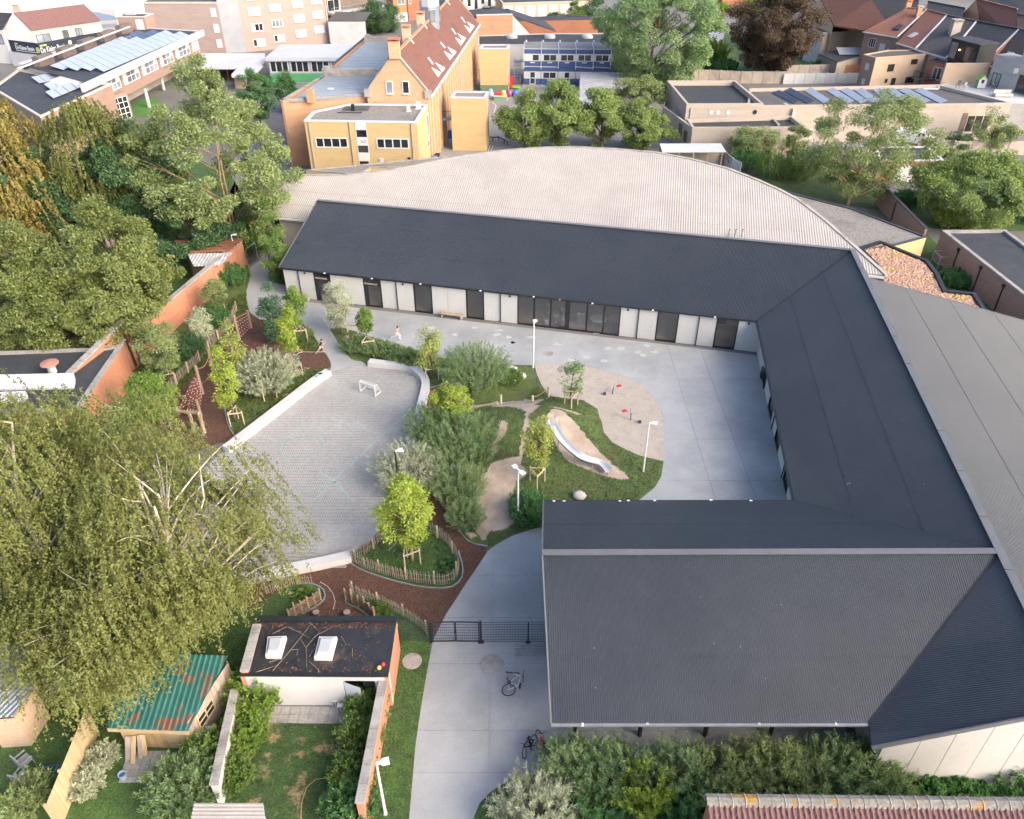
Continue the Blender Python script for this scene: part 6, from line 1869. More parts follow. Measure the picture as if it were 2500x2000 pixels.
rw_=ewall(W('c',1215,130),W('c',1600,100));mb=MB();rw_.box(mb,0,rw_.L,0,6,-6,0);mb.build('wall',M['brick_red'],rs)
for x in(1395,1490):
 u,z=rw_.at('c',x,75);rw_.window(rs,(u-.9,u+.9,z-1,z+1),2,1,'white_plain','glass_pale',.12,.06)
plate([rw_.p(-.5,5.9,.5),rw_.p(rw_.L+.5,5.9,.5),rw_.p(rw_.L+.5,8.5,-3),rw_.p(-.5,8.5,-3)],'tile_red','roof',rs)
gs_=thing('corrugated_shed','low garden shed with grey corrugated roof between trees','shed',W('c',1080,370))
sq_=[W('c',890,380,2.6),W('c',1240,395,2.6),W('c',1250,300,3.2),W('c',960,300,3.2)]
mb,_n=corrugate(sq_,(0,1,.2),.3,.06);mb.build('roof',M['canopy_grey'],gs_)
mb=MB().prism([(p[0],p[1])for p in sq_],0,2.5).build('wall',M['concrete_fence'],gs_)
# --- low canopy on posts beside the hall
lc=thing('lean_to_shelter','pale grey lean-to shelter on wooden posts behind the hall roof','shelter',W('c',900,1540))
lq=[W('c',655,1455,2.6),W('c',1265,1452,2.6),W('c',1215,1372,2.9),W('c',630,1375,2.9)]
plate(lq,'zinc_light','roof',lc,.1)
for k in range(5):
 p=lq[0].lerp(lq[1],.05+k*.225)+V3(0,.15,0);MB().box(V3(p.x,p.y,1.25),(.12,.12,2.5)).build('post',M['wood_fence'],lc)
w_=ewall(xy(lq[3])+V3(0,.0,0),xy(lq[2]));mb=MB();w_.box(mb,0,w_.L,0,2.6,-.1,0);mb.build('rear_wall',M['concrete_fence'],lc)
# --- brick garages with white doors
ga=thing('brick_garage','flat brick garage with two white doors and dark roof','garage',W('e',1480,670))
gz_=2.75
gq=[W('e',1360,548,gz_),W('e',1712,546,gz_),W('e',1618,470,gz_),W('e',1330,470,gz_)]
flat_roof(ga,gq,gz_,.25,.15,'bitumen','concrete_pale','brick_red')
w_=ewall(gq[0],gq[1])
ua,ub_=w_.at('e',1450,630)[0],w_.at('e',1552,630)[0]
for u0_,u1_ in((ua-.3,ub_),(ub_+.7,ub_+3.2)):
 mb=MB();w_.box(mb,u0_,u1_,.05,2.0,0,.03);mb.build('garage_door',M['white_plain'],ga)
MB().tube(w_.p(ub_+.35,.1,.1),w_.p(ub_+.35,2.4,.1),.05).build('downpipe',M['brick_dark'],ga)
structure('garage_drive',MB().sheet(P2('e',[(1380,690),(1480,668),(1700,668),(1800,740),(1600,760),(1440,705)]),.01),M['asphalt'])
# --- brick boundary wall with piers, and the large dark roof on the right
bwr=thing('brick_boundary_wall','long red-brown brick wall with dark pipes along the large dark roof','wall',W('o',1000,150))
tp=[W('e',1345,720,2.6),W('e',1590,930,2.6)]
A_,B_=W('o',1000,150),W('o',1430,560)
zz=3.0
q_=[W('e',1705,935,zz),W('e',2055,932,zz),W('e',2500,1260,zz),W('e',2500,1560,zz)]
big=thing('dark_flat_roof','broad dark flat roof with grey edging at the right edge','building',W('e',1900,1100))
flat_roof(big,q_,zz,.35,.22,'bitumen','concrete_old','brick_red')
w_=ewall(q_[0],q_[3])
w_=Wall(q_[3]*1.0,q_[0],flip=True)
wL=Wall(q_[0],q_[3])
mb=MB();wL.box(mb,0,wL.L,0,zz-.12,-.05,.06);mb.build('wall_face',M['brick_brown'],bwr)
for x,y in((1795,1060),(1912,1175),(2035,1282)):
 u,z=wL.at('e',x,y)
 MB().tube(wL.p(u,.1,.12),wL.p(u,2.5,.12),.05).build('downpipe',M['black_metal'],bwr)
 MB().box(wL.p(u,2.55,.15),(.22,.22,.22)).build('hopper',M['black_metal'],bwr)
wl2=ewall(W('ee',420,1200),W('ee',620,1330));
tq0,tq1=W('ee',480,960,2.4),W('ee',1000,1480,2.4)
bw3=thing('brick_drive_wall','red-brown brick wall below the ash tree, dark pipe on it','wall',xy(tq0))
wl2=Wall(xy(tq0),xy(tq1))
mb=MB();wl2.box(mb,0,wl2.L,0,2.4,-.25,0);mb.build('wall_face',M['brick_brown'],bw3)
mb=MB();wl2.box(mb,-.02,wl2.L+.02,2.4,2.5,-.3,.05);mb.build('wall_coping',M['dark_metal'],bw3)
MB().tube(wl2.p(wl2.L*.4,.1,.08),wl2.p(wl2.L*.4,2.3,.08),.05).build('downpipe',M['black_metal'],bw3)
structure('right_gap_grass',MB().sheet(P2('e',[(1400,1000),(1620,960),(1780,1120),(2000,1400),(1900,1450),(1600,1200)]),.0),M['lawn_deep'])
tm=thing('steel_cage','small grey steel frame cage between sedum roof and brick wall','frame',W('e',1700,1150))
p=W('e',1700,1150)
for a_ in(-.9,.9):
 for b_ in(-.7,.7):MB().tube(p+V3(a_,b_,0),p+V3(a_,b_,1.6),.04).build('post',M['galvanised'],tm)
for z_ in(.8,1.6):
 for a_ in(-.9,.9):MB().bar(p+V3(a_,-.7,z_),p+V3(a_,.7,z_),.05,.05).build('rail',M['galvanised'],tm)
 for b_ in(-.7,.7):MB().bar(p+V3(-.9,b_,z_),p+V3(.9,b_,z_),.05,.05).build('rail',M['galvanised'],tm)
 # --- ground behind: gardens and car park
structure('car_park',MB().sheet(P2('d',[(-100,1230),(2100,1240),(2156,1300),(2100,1330),(1300,1290),(200,1290)]),.012),M['asphalt_light'])
structure('rear_garden_lawn',MB().sheet(P2('e',[(560,640),(900,600),(1300,640),(1400,830),(1100,780),(750,690)]),.01),M['lawn'])
structure('far_garden_lawn',MB().sheet(P2('c',[(850,640),(1300,690),(2150,690),(2150,560),(1200,300),(900,300)]),.01),M['lawn_deep'])
structure('right_garden_lawn',MB().sheet(P2('e',[(1460,900),(1700,930),(2156,940),(2400,700),(1800,520),(1620,650)]),.008),M['lawn_deep'])
# --- vans and cars
def van(name,label,loc,rz,hi=1.9,L=4.9,wd=1.9,windows=True,m='car_white'):
 t=thing(name,label,'van',loc,None,rz)
 BASE[t]=V3(0,0,0)
 prof=[(-L/2,.35),(-L/2,hi*.93),(-L/2+.25,hi),(L/2-1.75,hi),(L/2-1.0,hi*.62),(L/2-.15,hi*.5),(L/2,.7),(L/2,.35)]
 vs,fs=[],[]
 n=len(prof)
 secs=((-wd/2,.9,0),(-wd/2*.96,1.0,0),(wd/2*.96,1.0,0),(wd/2,.9,0))
 for k,(y,q,_)in enumerate(secs):
  for x,z in prof:
   zz_=z if z<.8 else .8+(z-.8)*(q if k in(0,3)else 1)
   vs.append((x,y,zz_))
 for k in range(3):
  for i in range(n):
   fs.append((k*n+i,k*n+(i+1)%n,(k+1)*n+(i+1)%n,(k+1)*n+i))
 fs+=[tuple(range(n)),tuple(range(4*n-1,3*n-1,-1))]
 MB().add(vs,fs).build('body',M[m],t)
 MB().add([(L/2-1.7,-wd*.44,hi*.97),(L/2-1.7,wd*.44,hi*.97),(L/2-.98,wd*.44,hi*.64),(L/2-.98,-wd*.44,hi*.64)],[(0,1,2,3)]).build('windscreen',M['glass'],t)
 for s_ in(-1,1):
  MB().box((L/2-1.95,s_*(wd/2+.005),hi*.76),(.8,.03,hi*.26)).build('side_window',M['glass'],t)
  if windows:MB().box((-.6,s_*(wd/2+.005),hi*.76),(1.7,.03,hi*.24)).build('side_window',M['glass'],t)
  for x in(-L/2+.95,L/2-.9):
   wq_=MB().tube((x,s_*(wd/2-.2),.33),(x,s_*(wd/2+.02),.33),.33,.33,16).build('wheel',M['rubber'],t)
   MB().tube((x,s_*(wd/2+.02),.33),(x,s_*(wd/2+.035),.33),.19,.19,12).build('rim',M['galvanised'],wq_)
  MB().box((L/2-.02,s_*wd*.36,hi*.42),(.1,.35,.18)).build('headlight',M['skylight_acrylic'],t)
  MB().box((L/2-1.35,s_*(wd/2+.12),hi*.6),(.12,.2,.22)).build('mirror',M['car_dark'],t)
 return t
van('panel_van','white panel van parked facing right beside the long beige wall',W('d',1190,1262),R(-28),2.0,5.2,2.0,False)
van('minibus','white minibus with dark side windows half hidden by the ash tree',W('d',400,1225),R(4),2.0,5.2,1.95,True)
van('parked_car','dark car parked far back before the white houses',W('cc',190,165),R(80),1.45,4.3,1.75,True,'car_dark')
van('parked_car','dark car parked beside the far garage gable',W('cc',130,135),R(80),1.45,4.3,1.75,True,'car_dark')
van('parked_car','grey car parked on the apron before the white hall',W('aa',1210,135),R(-20),1.45,4.3,1.75,True,'grey_plastic')
# ------------------------------------------------------------------ walls and gardens on the left
def coping_wall(name,label,A_,B_,h,th,m,copm='concrete_old',step=.9,copw=.12,proud=.06,side=1):
 t=thing(name,label,'wall',xy(A_))
 w=Wall(xy(A_),xy(B_),flip=side<0)
 mb=MB();w.box(mb,0,w.L,0,h,-th,0);mb.build('wall_face',M[m],t)
 n_=max(2,round(w.L/step))
 for k in range(n_):
  mb=MB();w.box(mb,w.L*k/n_+.008,w.L*(k+1)/n_-.008,h,h+copw,-th-proud,proud)
  mb.build('coping_stone',M[copm],t)
 return t,w
 # long orange brick garden wall, foot to foot as seen
A_,B_=W('f',500,1360),W('f',1535,498)
gh_=2.6
wA,wB=W('f',790,1165),W('f',1532,500)
t,lwall=coping_wall('garden_brick_wall','long sunlit orange brick wall left of the climbing course',W('f',868,1095),W('f',1530,500),2.55,.32,'brick_garden')
for u in(3.5,8.0,12.5,17.0):
 mb=MB();lwall.box(mb,u,u+.4,0,2.3,0,.07);mb.build('pier',M['brick_garden'],t)
endw=Wall(W('f',1530,500),W('f',1530,500)+V3(-.55,1.0,0).normalized()*1.2)
# tall gable-like wall in the foreground with sloping top
gt_=thing('sloping_brick_wall','orange brick wall with sloping stone top beside the dark flat roof','wall',W('f',870,1095))
P0,P1=W('f',560,1420),W('f',868,1120)
top1=W('f',808,925,3.9)
gwl_=Wall(W('f',600,1340),W('f',868,1120))
hA,hB=3.0,4.1
vs=[gwl_.p(-2.5,0,0),gwl_.p(gwl_.L,0,0),gwl_.p(gwl_.L,hB,0),gwl_.p(-2.5,hA,0)]
MB().add(vs+[v-gwl_.n*.35 for v in vs],[(0,1,2,3),(7,6,5,4),(1,5,6,2),(3,2,6,7)]).build('wall_face',M['brick_garden'],gt_)
n_=9
for k in range(n_):
 f0,f1=k/n_+.003,(k+1)/n_-.003
 a_,b_=vs[3].lerp(vs[2],f0),vs[3].lerp(vs[2],f1)
 MB().bar(a_-gwl_.n*.17+V3(0,0,.06),b_-gwl_.n*.17+V3(0,0,.06),.5,.12).build('coping_stone',M['concrete_old'],gt_)
MB().bar(gwl_.p(.2,1.5,.05),gwl_.p(gwl_.L-.8,2.9,.05),.3,.25).build('ledge',M['concrete_old'],gt_)
MB().tube(gwl_.p(gwl_.L-.5,.3,.12),gwl_.p(gwl_.L-.7,3.2,.12),.09).build('downpipe',M['dark_metal'],gt_)
mb=MB();gwl_.box(mb,gwl_.L-1.6,gwl_.L-.9,1.5,1.75,0,.03);mb.build('vent_plate',M['concrete_old'],gt_)
# dark flat roof with round orange cowl and corrugated strips
dr=thing('dark_workshop','dark bitumen workshop roof with corrugated rooflight strips at left edge','building',W('f',200,1200))
zr_=3.2
rq=[W('f',-250,1330,zr_),W('f',520,1215,zr_),W('f',690,1035,zr_),W('f',-250,1040,zr_)]
rq=[W('f',-250,1420,zr_),W('f',480,1400,zr_),W('f',760,990,zr_),W('f',620,1012,zr_),W('f',-250,1045,zr_)]
flat_roof(dr,rq,zr_,.35,.12,'bitumen','concrete_old','brick_garden')
for y0,y1,x1 in((1180,1275,455),(1290,1360,160)):
 q=[W('f',-250,y1,zr_),W('f',x1,y1-15,zr_),W('f',x1,y0-10,zr_+.5),W('f',-250,y0+5,zr_+.5)]
 mb,_n=corrugate(q,(0,1,.3),.16,.045,((0,0),(.25,.5),(.5,1),(.75,.5)));o=mb.build('rooflight_strip',M['white_paint'],dr)
 MB().slab([v-V3(0,0,.05)for v in q],.4).build('strip_kerb',M['grey_panel'],o)
p=W('f',328,1165,zr_)
co=MB().lathe(p,[(.3,0),(.27,.75)],14).build('cowl_stack',M['white_paint'],dr)
MB().lathe(p+V3(0,0,.75),[(.62,0),(.6,.06),(.1,.16)],20).build('cowl_cap',M['copper_cap'],co)
# pergola of red-brown beams behind the wall
pg=thing('red_pergola','red-brown slatted pergola with grey sheet roof behind the brick wall','pergola',W('f',1300,520))
zg=2.9
for k in range(5):
 y_=355+k*16
 a_,b_=W('f',1085+k*22,y_,zg),W('f',1500-k*18,y_-12,zg)
 MB().bar(a_,b_,.12,.2).build('beam',M['wood_brown'],pg)
q=[W('f',1200,510,2.5),W('f',1365,505,2.5),W('f',1440,425,2.7),W('f',1160,430,2.7)]
mb,_n=corrugate(q,(0,1,.2),.3,.04);mb.build('sheet_roof',M['canopy_grey'],pg)
w_=ewall(W('f',1195,560),W('f',1340,560));mb=MB();w_.box(mb,0,w_.L,0,2.2,-.1,0);mb.build('boarded_front',M['wood_yellow'],pg)
for a_ in(W('f',1110,352,0),W('f',1480,350,0)):MB().tube(xy(W('f',1160,420,zg)),xy(W('f',1160,420,zg))+V3(0,0,zg),.07).build('post',M['wood_brown'],pg);break
wf=thing('white_garden_fence','white open railing glimpsed among the trees at left edge','fence',W('f',50,410))
fa,fb=W('f',-60,405),W('f',110,405)
for z_ in(.15,.95):MB().bar(fa+V3(0,0,z_),fb+V3(0,0,z_),.08,.1).build('rail',M['white_plain'],wf)
for k in range(8):q=fa.lerp(fb,k/7);MB().box(q+V3(0,0,.5),(.1,.1,1.0)).build('picket',M['white_plain'],wf)
# lawns on the left
structure('woodland_floor',MB().sheet(P2('S',[(-500,760),(-500,300),(250,300),(560,420),(640,560),(560,640),(500,720)]),-.006),M['lawn_deep'])
structure('left_garden_lawn',MB().sheet(P2('S',[(-400,700),(100,560),(560,560),(500,700),(330,900),(-400,860)]),.004),M['lawn_deep'])
structure('lower_garden_lawn',MB().sheet(P2('S',[(-400,1300),(470,1350),(620,1500),(620,2150),(-400,2150)]),.004),M['lawn_deep'])
# ------------------------------------------------------------------ garden annex with black roof and two skylights
ax=thing('garden_annex','whitewashed garden annex with littered black roof and two skylights','annex',W('k',985,855))
ZK=2.35
q=[W('k',268,622,ZK),W('k',1408,628,ZK),W('k',1470,205,ZK),W('k',408,205,ZK)]
fwk=ewall(q[0],q[1])
mb=MB();fwk.box(mb,0,fwk.L,1.95,ZK,-.25,0);fwk.box(mb,0,fwk.L*.685,0,1.95,-.25,0);fwk.box(mb,fwk.L*.9,fwk.L,0,1.95,-.25,0);mb.build('front_wall',M['plaster_white'],ax)
mb=MB();fwk.box(mb,fwk.L*.685,fwk.L*.9,0,1.95,-2.2,-2.1);mb.build('inner_wall',M['brick_dark'],ax)
dor=MB().add([fwk.p(fwk.L*.69,.05,.02),fwk.p(fwk.L*.81,.05,.35),fwk.p(fwk.L*.81,1.9,.35),fwk.p(fwk.L*.69,1.9,.02)],[(0,1,2,3)]).build('door',M['white_plain'],ax)
MB().box(fwk.p(fwk.L*.76,.3,.26),(.16,.05,.22)).build('cat_flap',M['black_metal'],dor)
mb=MB();fwk.box(mb,fwk.L*.815,fwk.L*.895,.8,1.9,-.15,-.1);mb.build('window',M['glass'],ax)
for a_,b_ in((q[1],q[2]),(q[2],q[3]),(q[3],q[0])):
 w_=ewall(a_,b_);mb=MB();w_.box(mb,0,w_.L,0,ZK-.02,-.22,0);mb.build('wall',M['brick_garden'],ax)
bl=mat('black_sheet',(.022,.024,.026),var=.3,scale=1.2,rough=.5,bump=1.0,bscale=1.6,stain=(.1,.065,.035),stain_scale=.7,stain_lo=.6,stain_hi=.72)
MB().sheet([(p[0],p[1])for p in q],ZK+.02).build('roof',bl,ax)
MB().bar(q[0]+V3(0,0,.04),q[1]+V3(0,0,.04),.14,.12).build('roof_kerb',M['black_metal'],ax)
MB().bar(q[2]+V3(0,0,.08),q[3]+V3(0,0,.08),.3,.2).build('roof_kerb',M['black_metal'],ax)
lit=MB()
rgl=random.Random(4)
for k in range(700):
 f,g=rgl.uniform(.03,.97),(rgl.uniform(.84,.96)if k<380 else(rgl.uniform(.03,.12)if k<520 else rgl.uniform(.05,.9)))
 p=q[0].lerp(q[1],f).lerp(q[3].lerp(q[2],f),g)
 r_=rgl.uniform(.03,.09)
 lit.add([(p.x+r_*rgl.uniform(-1,1),p.y+r_*rgl.uniform(-1,1),ZK+.03+rgl.uniform(0,.02))for _ in range(3)],[(0,1,2)])
lo_=lit.build('leaf_litter',M['wood_brown'],ax);lo_['kind']='stuff'
for nm,cs in(('l',((487,335),(615,330),(575,470),(470,465))),('r',((880,335),(1003,335),(965,482),(845,478)))):
 c4=[W('k',x,y,ZK+.25)for x,y in cs]
 f_=MB().slab([c+(c-sum(c4,Vector())/4)*.12 for c in c4],.24).build('skylight',M['concrete_pale'],ax)
 ctr=sum(c4,Vector())/4
 vs=[c*1.0 for c in c4]+[ctr+(c-ctr)*.7+V3(0,0,.14)for c in c4]
 MB().add(vs,[(0,3,7,4),(3,2,6,7),(2,1,5,6),(1,0,4,5),(4,7,6,5)]if False else[(0,1,5,4),(1,2,6,5),(2,3,7,6),(3,0,4,7),(4,5,6,7)]).build('dome',M['skylight_acrylic'],f_)
 # twigs fallen on the roof
for k,pts in enumerate((((520,590),(640,450),(800,250)),((780,405),(850,320),(970,258)),((735,350),(775,410),(780,560)),((785,205),(880,290)),((490,525),(580,495)),((665,430),(715,425),(705,475)),((1045,325),(1080,385)),((800,520),(850,560),(890,610)),((1130,420),(1130,480)),((800,480),(845,410)),((640,255),(800,335)),((520,305),(630,250)),((870,605),(870,565)),((390,600),(560,545)))):
 pp_=[W('k',x,y,ZK+.07)for x,y in pts]
 MB().path(pp_,[.017]+[.013]*(len(pp_)-2)+[.008],5).build('fallen_twig',M['twig_brown'],ax)
for x,y,m_,lab in((1335,565,'yellow_plastic','yellow ball lying in the corner of the black roof'),(1365,540,'red_plastic','pink ball lying beside the yellow one on the black roof')):
 p=W('k',x,y,ZK+.16)
 MB().blob(p,(.11,.11,.11),12,8).solo('ball',M[m_],lab,'ball',smooth=True)
 # garden walls each side
t,w_=coping_wall('garden_side_wall','orange brick wall with grey coping blocks between garden and grass strip',W('k',1250,1790),W('k',1495,420),1.9,.28,'brick_garden',step=.8,copw=.1)
t.location=t.location
t2,w2_=coping_wall('garden_white_wall','whitewashed garden wall with worn coping left of the dry lawn',W('k',150,1610),W('k',300,880),1.5,.25,'plaster_white',step=.7)
t3,w3_=coping_wall('annex_side_wall','low grey-capped brick wall on the left edge of the black roof',W('k',330,600,2.5),W('k',425,240,2.5),2.5,.3,'brick_garden',step=.6)
# dry lawn, paving
structure('garden_dry_lawn',MB().sheet(P2('k',[(180,1600),(480,990),(1060,1000),(1000,1250),(930,1725),(900,1900),(100,1900)]),.012),M['lawn_dry'])
pvt=bpy.data.objects.new('garden_paving',None);col.objects.link(pvt);pvt['kind']='structure';BASE[pvt]=V3(0,0,0)
pa,pb_,pd=W('k',480,990),W('k',1240,1000),W('k',545,860)
for i in range(10):
 for j in range(2):
  a_=pa.lerp(pb_,(i+.02)/10);b_=pa.lerp(pb_,(i+.98)/10)
  dn_=Vector((0,(pd.y-pa.y)/2,0))
  pl=[a_+dn_*(j+.02),b_+dn_*(j+.02),b_+dn_*(j+.98),a_+dn_*(j+.98)]
  MB().prism([(p.x,p.y)for p in pl],0,.03).build('paving_slab',M['concrete_old'],pvt)
q0,q1,q2,q3=W('k',1050,1000),W('k',1160,1000),W('k',920,1900),W('k',1060,1900)
for k in range(14):
 f0,f1=(k+.02)/14,(k+.98)/14
 pl=[q0.lerp(q2,f0),q1.lerp(q3,f0),q1.lerp(q3,f1),q0.lerp(q2,f1)]
 MB().prism([(p.x,p.y)for p in pl],0,.03).build('paving_slab',M['concrete_pale'],pvt)
MB().path([W('k',x,y,.05)for x,y in((735,1725),(740,1600),(780,1480),(850,1420),(930,1410),(1000,1450),(1040,1480))],.018,6).solo('garden_hose',M['rope'],'orange garden hose curling across the dry lawn','hose',smooth=True)
MB().path([W('k',x,y,.05)for x,y in((1165,1020),(1130,1200),(1110,1300),(1070,1420),(1030,1480),(1020,1540))],.014,6).solo('garden_hose',M['rope_red'],'thin red hose running along the pale garden path','hose',smooth=True)
for k,(x,y)in enumerate(((1007,850),(1045,890))):
 p=W('k',x,y,.03)
 t=thing('wall_block',('pale perforated block leaning by the annex wall','pale perforated block standing on the paving')[k],'block',p)
 MB().box(p+V3(0,0,.2),(.3,.2,.4)).build('body',M['concrete_pale'],t)
 for i in range(2):
  for j in range(3):MB().box(p+V3(-.07+i*.14,-.105,.08+j*.12),(.08,.02,.07)).build('hole',M['dark_metal'],t)
  # pale ribbed shelter roof at the bottom edge
sr=thing('ribbed_shelter','pale ribbed shelter roof at the bottom edge of the dry lawn','shelter',W('k',200,1725))
q=[W('k',-120,1790,2.2),W('k',470,1790,2.2),W('k',445,1602,2.3),W('k',-80,1602,2.3)]
mb,_n=corrugate(q,(1,0,0),.15,.04);mb.build('roof',M['fibre_cement'],sr)
MB().slab([v-V3(0,0,.03)for v in q],.08).build('roof_deck',M['concrete_pale'],sr)
MB().tube(xy(q[2])+V3(-.1,-.1,0),q[2]+V3(-.1,-.1,-.1),.05).build('post',M['white_plain'],sr)
MB().tube(xy(q[3])+V3(.1,-.1,0),q[3]+V3(.1,-.1,-.1),.05).build('post',M['white_plain'],sr)
# ------------------------------------------------------------------ shed garden at lower left
sh=thing('garden_shed','yellow wooden shed with rusty green metal roof under the birch','shed',W('j',1100,1230))
zs=1.9
sw0,sw1=W('j',895,1215),W('j',1390,1235)
shw=ewall(sw0,sw1)
nb_=26
for k in range(nb_):
 mb=MB();a_,b_=shw.L*k/nb_+.004,shw.L*(k+1)/nb_-.004
 if k<16:
  shw.box(mb,a_,b_,.03,zs,-.03,0);mb.build('board',M['wood_yellow'],sh)
for k in range(12):
 mb=MB();shw.box(mb,shw.L*16/nb_,shw.L,.03+k*zs/12+.004,.03+(k+1)*zs/12-.004,-.03,0);mb.build('board',M['wood_fence'],sh)
dep=3.2
sw2=Wall(sw1,sw1+V3(.9,dep,0))
for k in range(20):
 mb=MB();sw2.box(mb,sw2.L*k/20+.004,sw2.L*(k+1)/20-.004,.03,zs+.2,-.03,0);mb.build('board',M['wood_grey'],sh)
sw2.window(sh,(.5,1.7,.8,1.6),2,2,'wood_fence','glass',.07,.05)
w_=Wall(sw0+V3(-.7,dep,0),sw0);mb=MB();w_.box(mb,0,w_.L,0,zs,-.03,0);mb.build('side_wall',M['wood_yellow'],sh)
q=[shw.p(-.25,zs+.02,.3),shw.p(shw.L+.1,zs+.02,.3),shw.p(shw.L+.9,zs+.75,-dep),shw.p(-.9,zs+.75,-dep)]
mb,_n=corrugate(q,(0,1,.2),.26,.05);mb.build('roof',M['green_metal'],sh)
MB().bar(q[0]-V3(0,0,.12),q[1]-V3(0,0,.12),.05,.22).build('fascia_board',M['wood_fence'],sh)
for k,(x0,y0,x1,y1,w__)in enumerate(((905,1310,925,1190,.28),(935,1340,950,1160,.2),(990,1300,960,1150,.2),(1020,1285,985,1175,.25))):
 a_=W('j',x0,y0);b_=W('j',x1,y1,.0);b_=V3(a_.x,shw.A.y-.08,.95+k*.05)
 MB().bar(a_+V3(0,0,.04),b_,w__,.04,up=(0,-1,.4)).solo('leaning_plank',M['wood_grey' if k%2==0 else 'wood_fence'],('short pale plank leaning on the shed, leftmost','long grey plank leaning on the shed front','brown plank leaning behind the other shed planks','orange plank leaning rightmost on the shed')[k],'plank')
for x,y,m_,lab in((868,1420,'lightblue_plastic','blue-grey bucket on the shed terrace'),(1078,1432,'white_plain','white bucket on the shed terrace')):
 p=W('j',x,y+15)
 t=thing('bucket',lab,'bucket',p,'buckets')
 MB().lathe(p,[(.13,0),(.17,.3),(.18,.3),(.18,.33),(.155,.33),(.13,.06)],16).build('body',M[m_],t)
 MB().lathe(p+V3(0,0,.22),[(.15,0),(.02,.01)],16).build('water',M['bark'],t)
spv=bpy.data.objects.new('shed_terrace',None);col.objects.link(spv);spv['kind']='structure';BASE[spv]=V3(0,0,0)
a0,a1,a2,a3=W('j',900,1250),W('j',1200,1245),W('j',1120,1470),W('j',830,1470)
for i in range(5):
 for j in range(5):
  cr=[a0.lerp(a1,(i+du)/5).lerp(a3.lerp(a2,(i+du)/5),(j+dv)/5)for du,dv in((.03,.03),(.97,.03),(.97,.97),(.03,.97))]
  MB().prism([(p.x,p.y)for p in cr],0,.03).build('paving_slab',M['concrete_old'],spv)
acu=thing('stone_planter','pale box unit with round lid beside the shed','box',W('j',1465,1150))
p=W('j',1465,1160)
MB().box(p+V3(0,0,.3),(.75,.55,.6)).build('body',M['concrete_pale'],acu);MB().lathe(p+V3(0,0,.6),[(.09,0),(.09,.05)],12).build('lid',M['plaster_white'],acu)
# tan wooden fence running diagonally
wfn=thing('wooden_fence','tan close-boarded wooden fence running diagonally at lower left','fence',W('j',330,1725))
fa,fb=W('j',430,1790),W('j',690,1120)
fd=(fb-fa);L_=fd.length;fd.normalize()
fwl=Wall(fa,fb)
nbd=int(L_/.11)
hF=1.9
bdm=None
for k in range(nbd):
 if bdm is None:
  bdm=MB();bdm.box((0,0,hF/2),(.105,.02,hF),rz=math.atan2(fd.y,fd.x));bdm=bdm.mesh('board',M['wood_fence'])
 link('board',bdm,wfn,fa+fd*(k*.11+.055)-BASE[wfn])
for k in range(4):
 mb=MB();fwl.box(mb,L_*k/3.0-.05,L_*k/3.0+.05,0,hF+.05,-.1,.05);mb.build('post',M['wood_fence'],wfn)
for z_ in(.4,1.5):mb=MB();fwl.box(mb,0,L_,z_,z_+.08,-.06,-.012);mb.build('rail',M['wood_fence'],wfn)
garden_chair(W('j',195,1350),2.6,'grey plastic garden chair nearer the wooden fence corner','grey_plastic',1.05)
garden_chair(W('j',180,1470),2.9,'grey plastic garden chair in front of the other one','grey_plastic',1.05)
sf=thing('folding_frame','blue and white tubular frame behind the grey garden chairs','frame',W('j',340,1400))
a_,b_,c_=W('j',330,1480),W('j',310,1360,.9),W('j',410,1340,.3)
for p,r_ in((a_,b_),(b_,c_),(a_,c_)):MB().tube(p,r_,.025).build('tube',M['blue_plastic'],sf)
bs=thing('blue_slate_shed','shed with blue-grey seamed roof under the birch at left edge','shed',W('j',60,800))
q=[W('j',-120,1020,2.3),W('j',95,1005,2.3),W('j',235,800,2.3),W('j',150,500,2.6),W('j',-120,480,2.6)]
mb,_n=corrugate(q,(.45,1,0),.22,.035);mb.build('roof',M['zinc_roof'],bs)
MB().slab([v-V3(0,0,.04)for v in q],.1).build('roof_deck',M['dark_metal'],bs)
MB().prism([(p[0],p[1])for p in q],0,2.2).build('wall',M['brick_tan'],bs)
MB().bar(q[1]+V3(.05,0,-.05),q[2]+V3(.05,0,-.05),.12,.2).build('gutter',M['wood_fence'],bs)
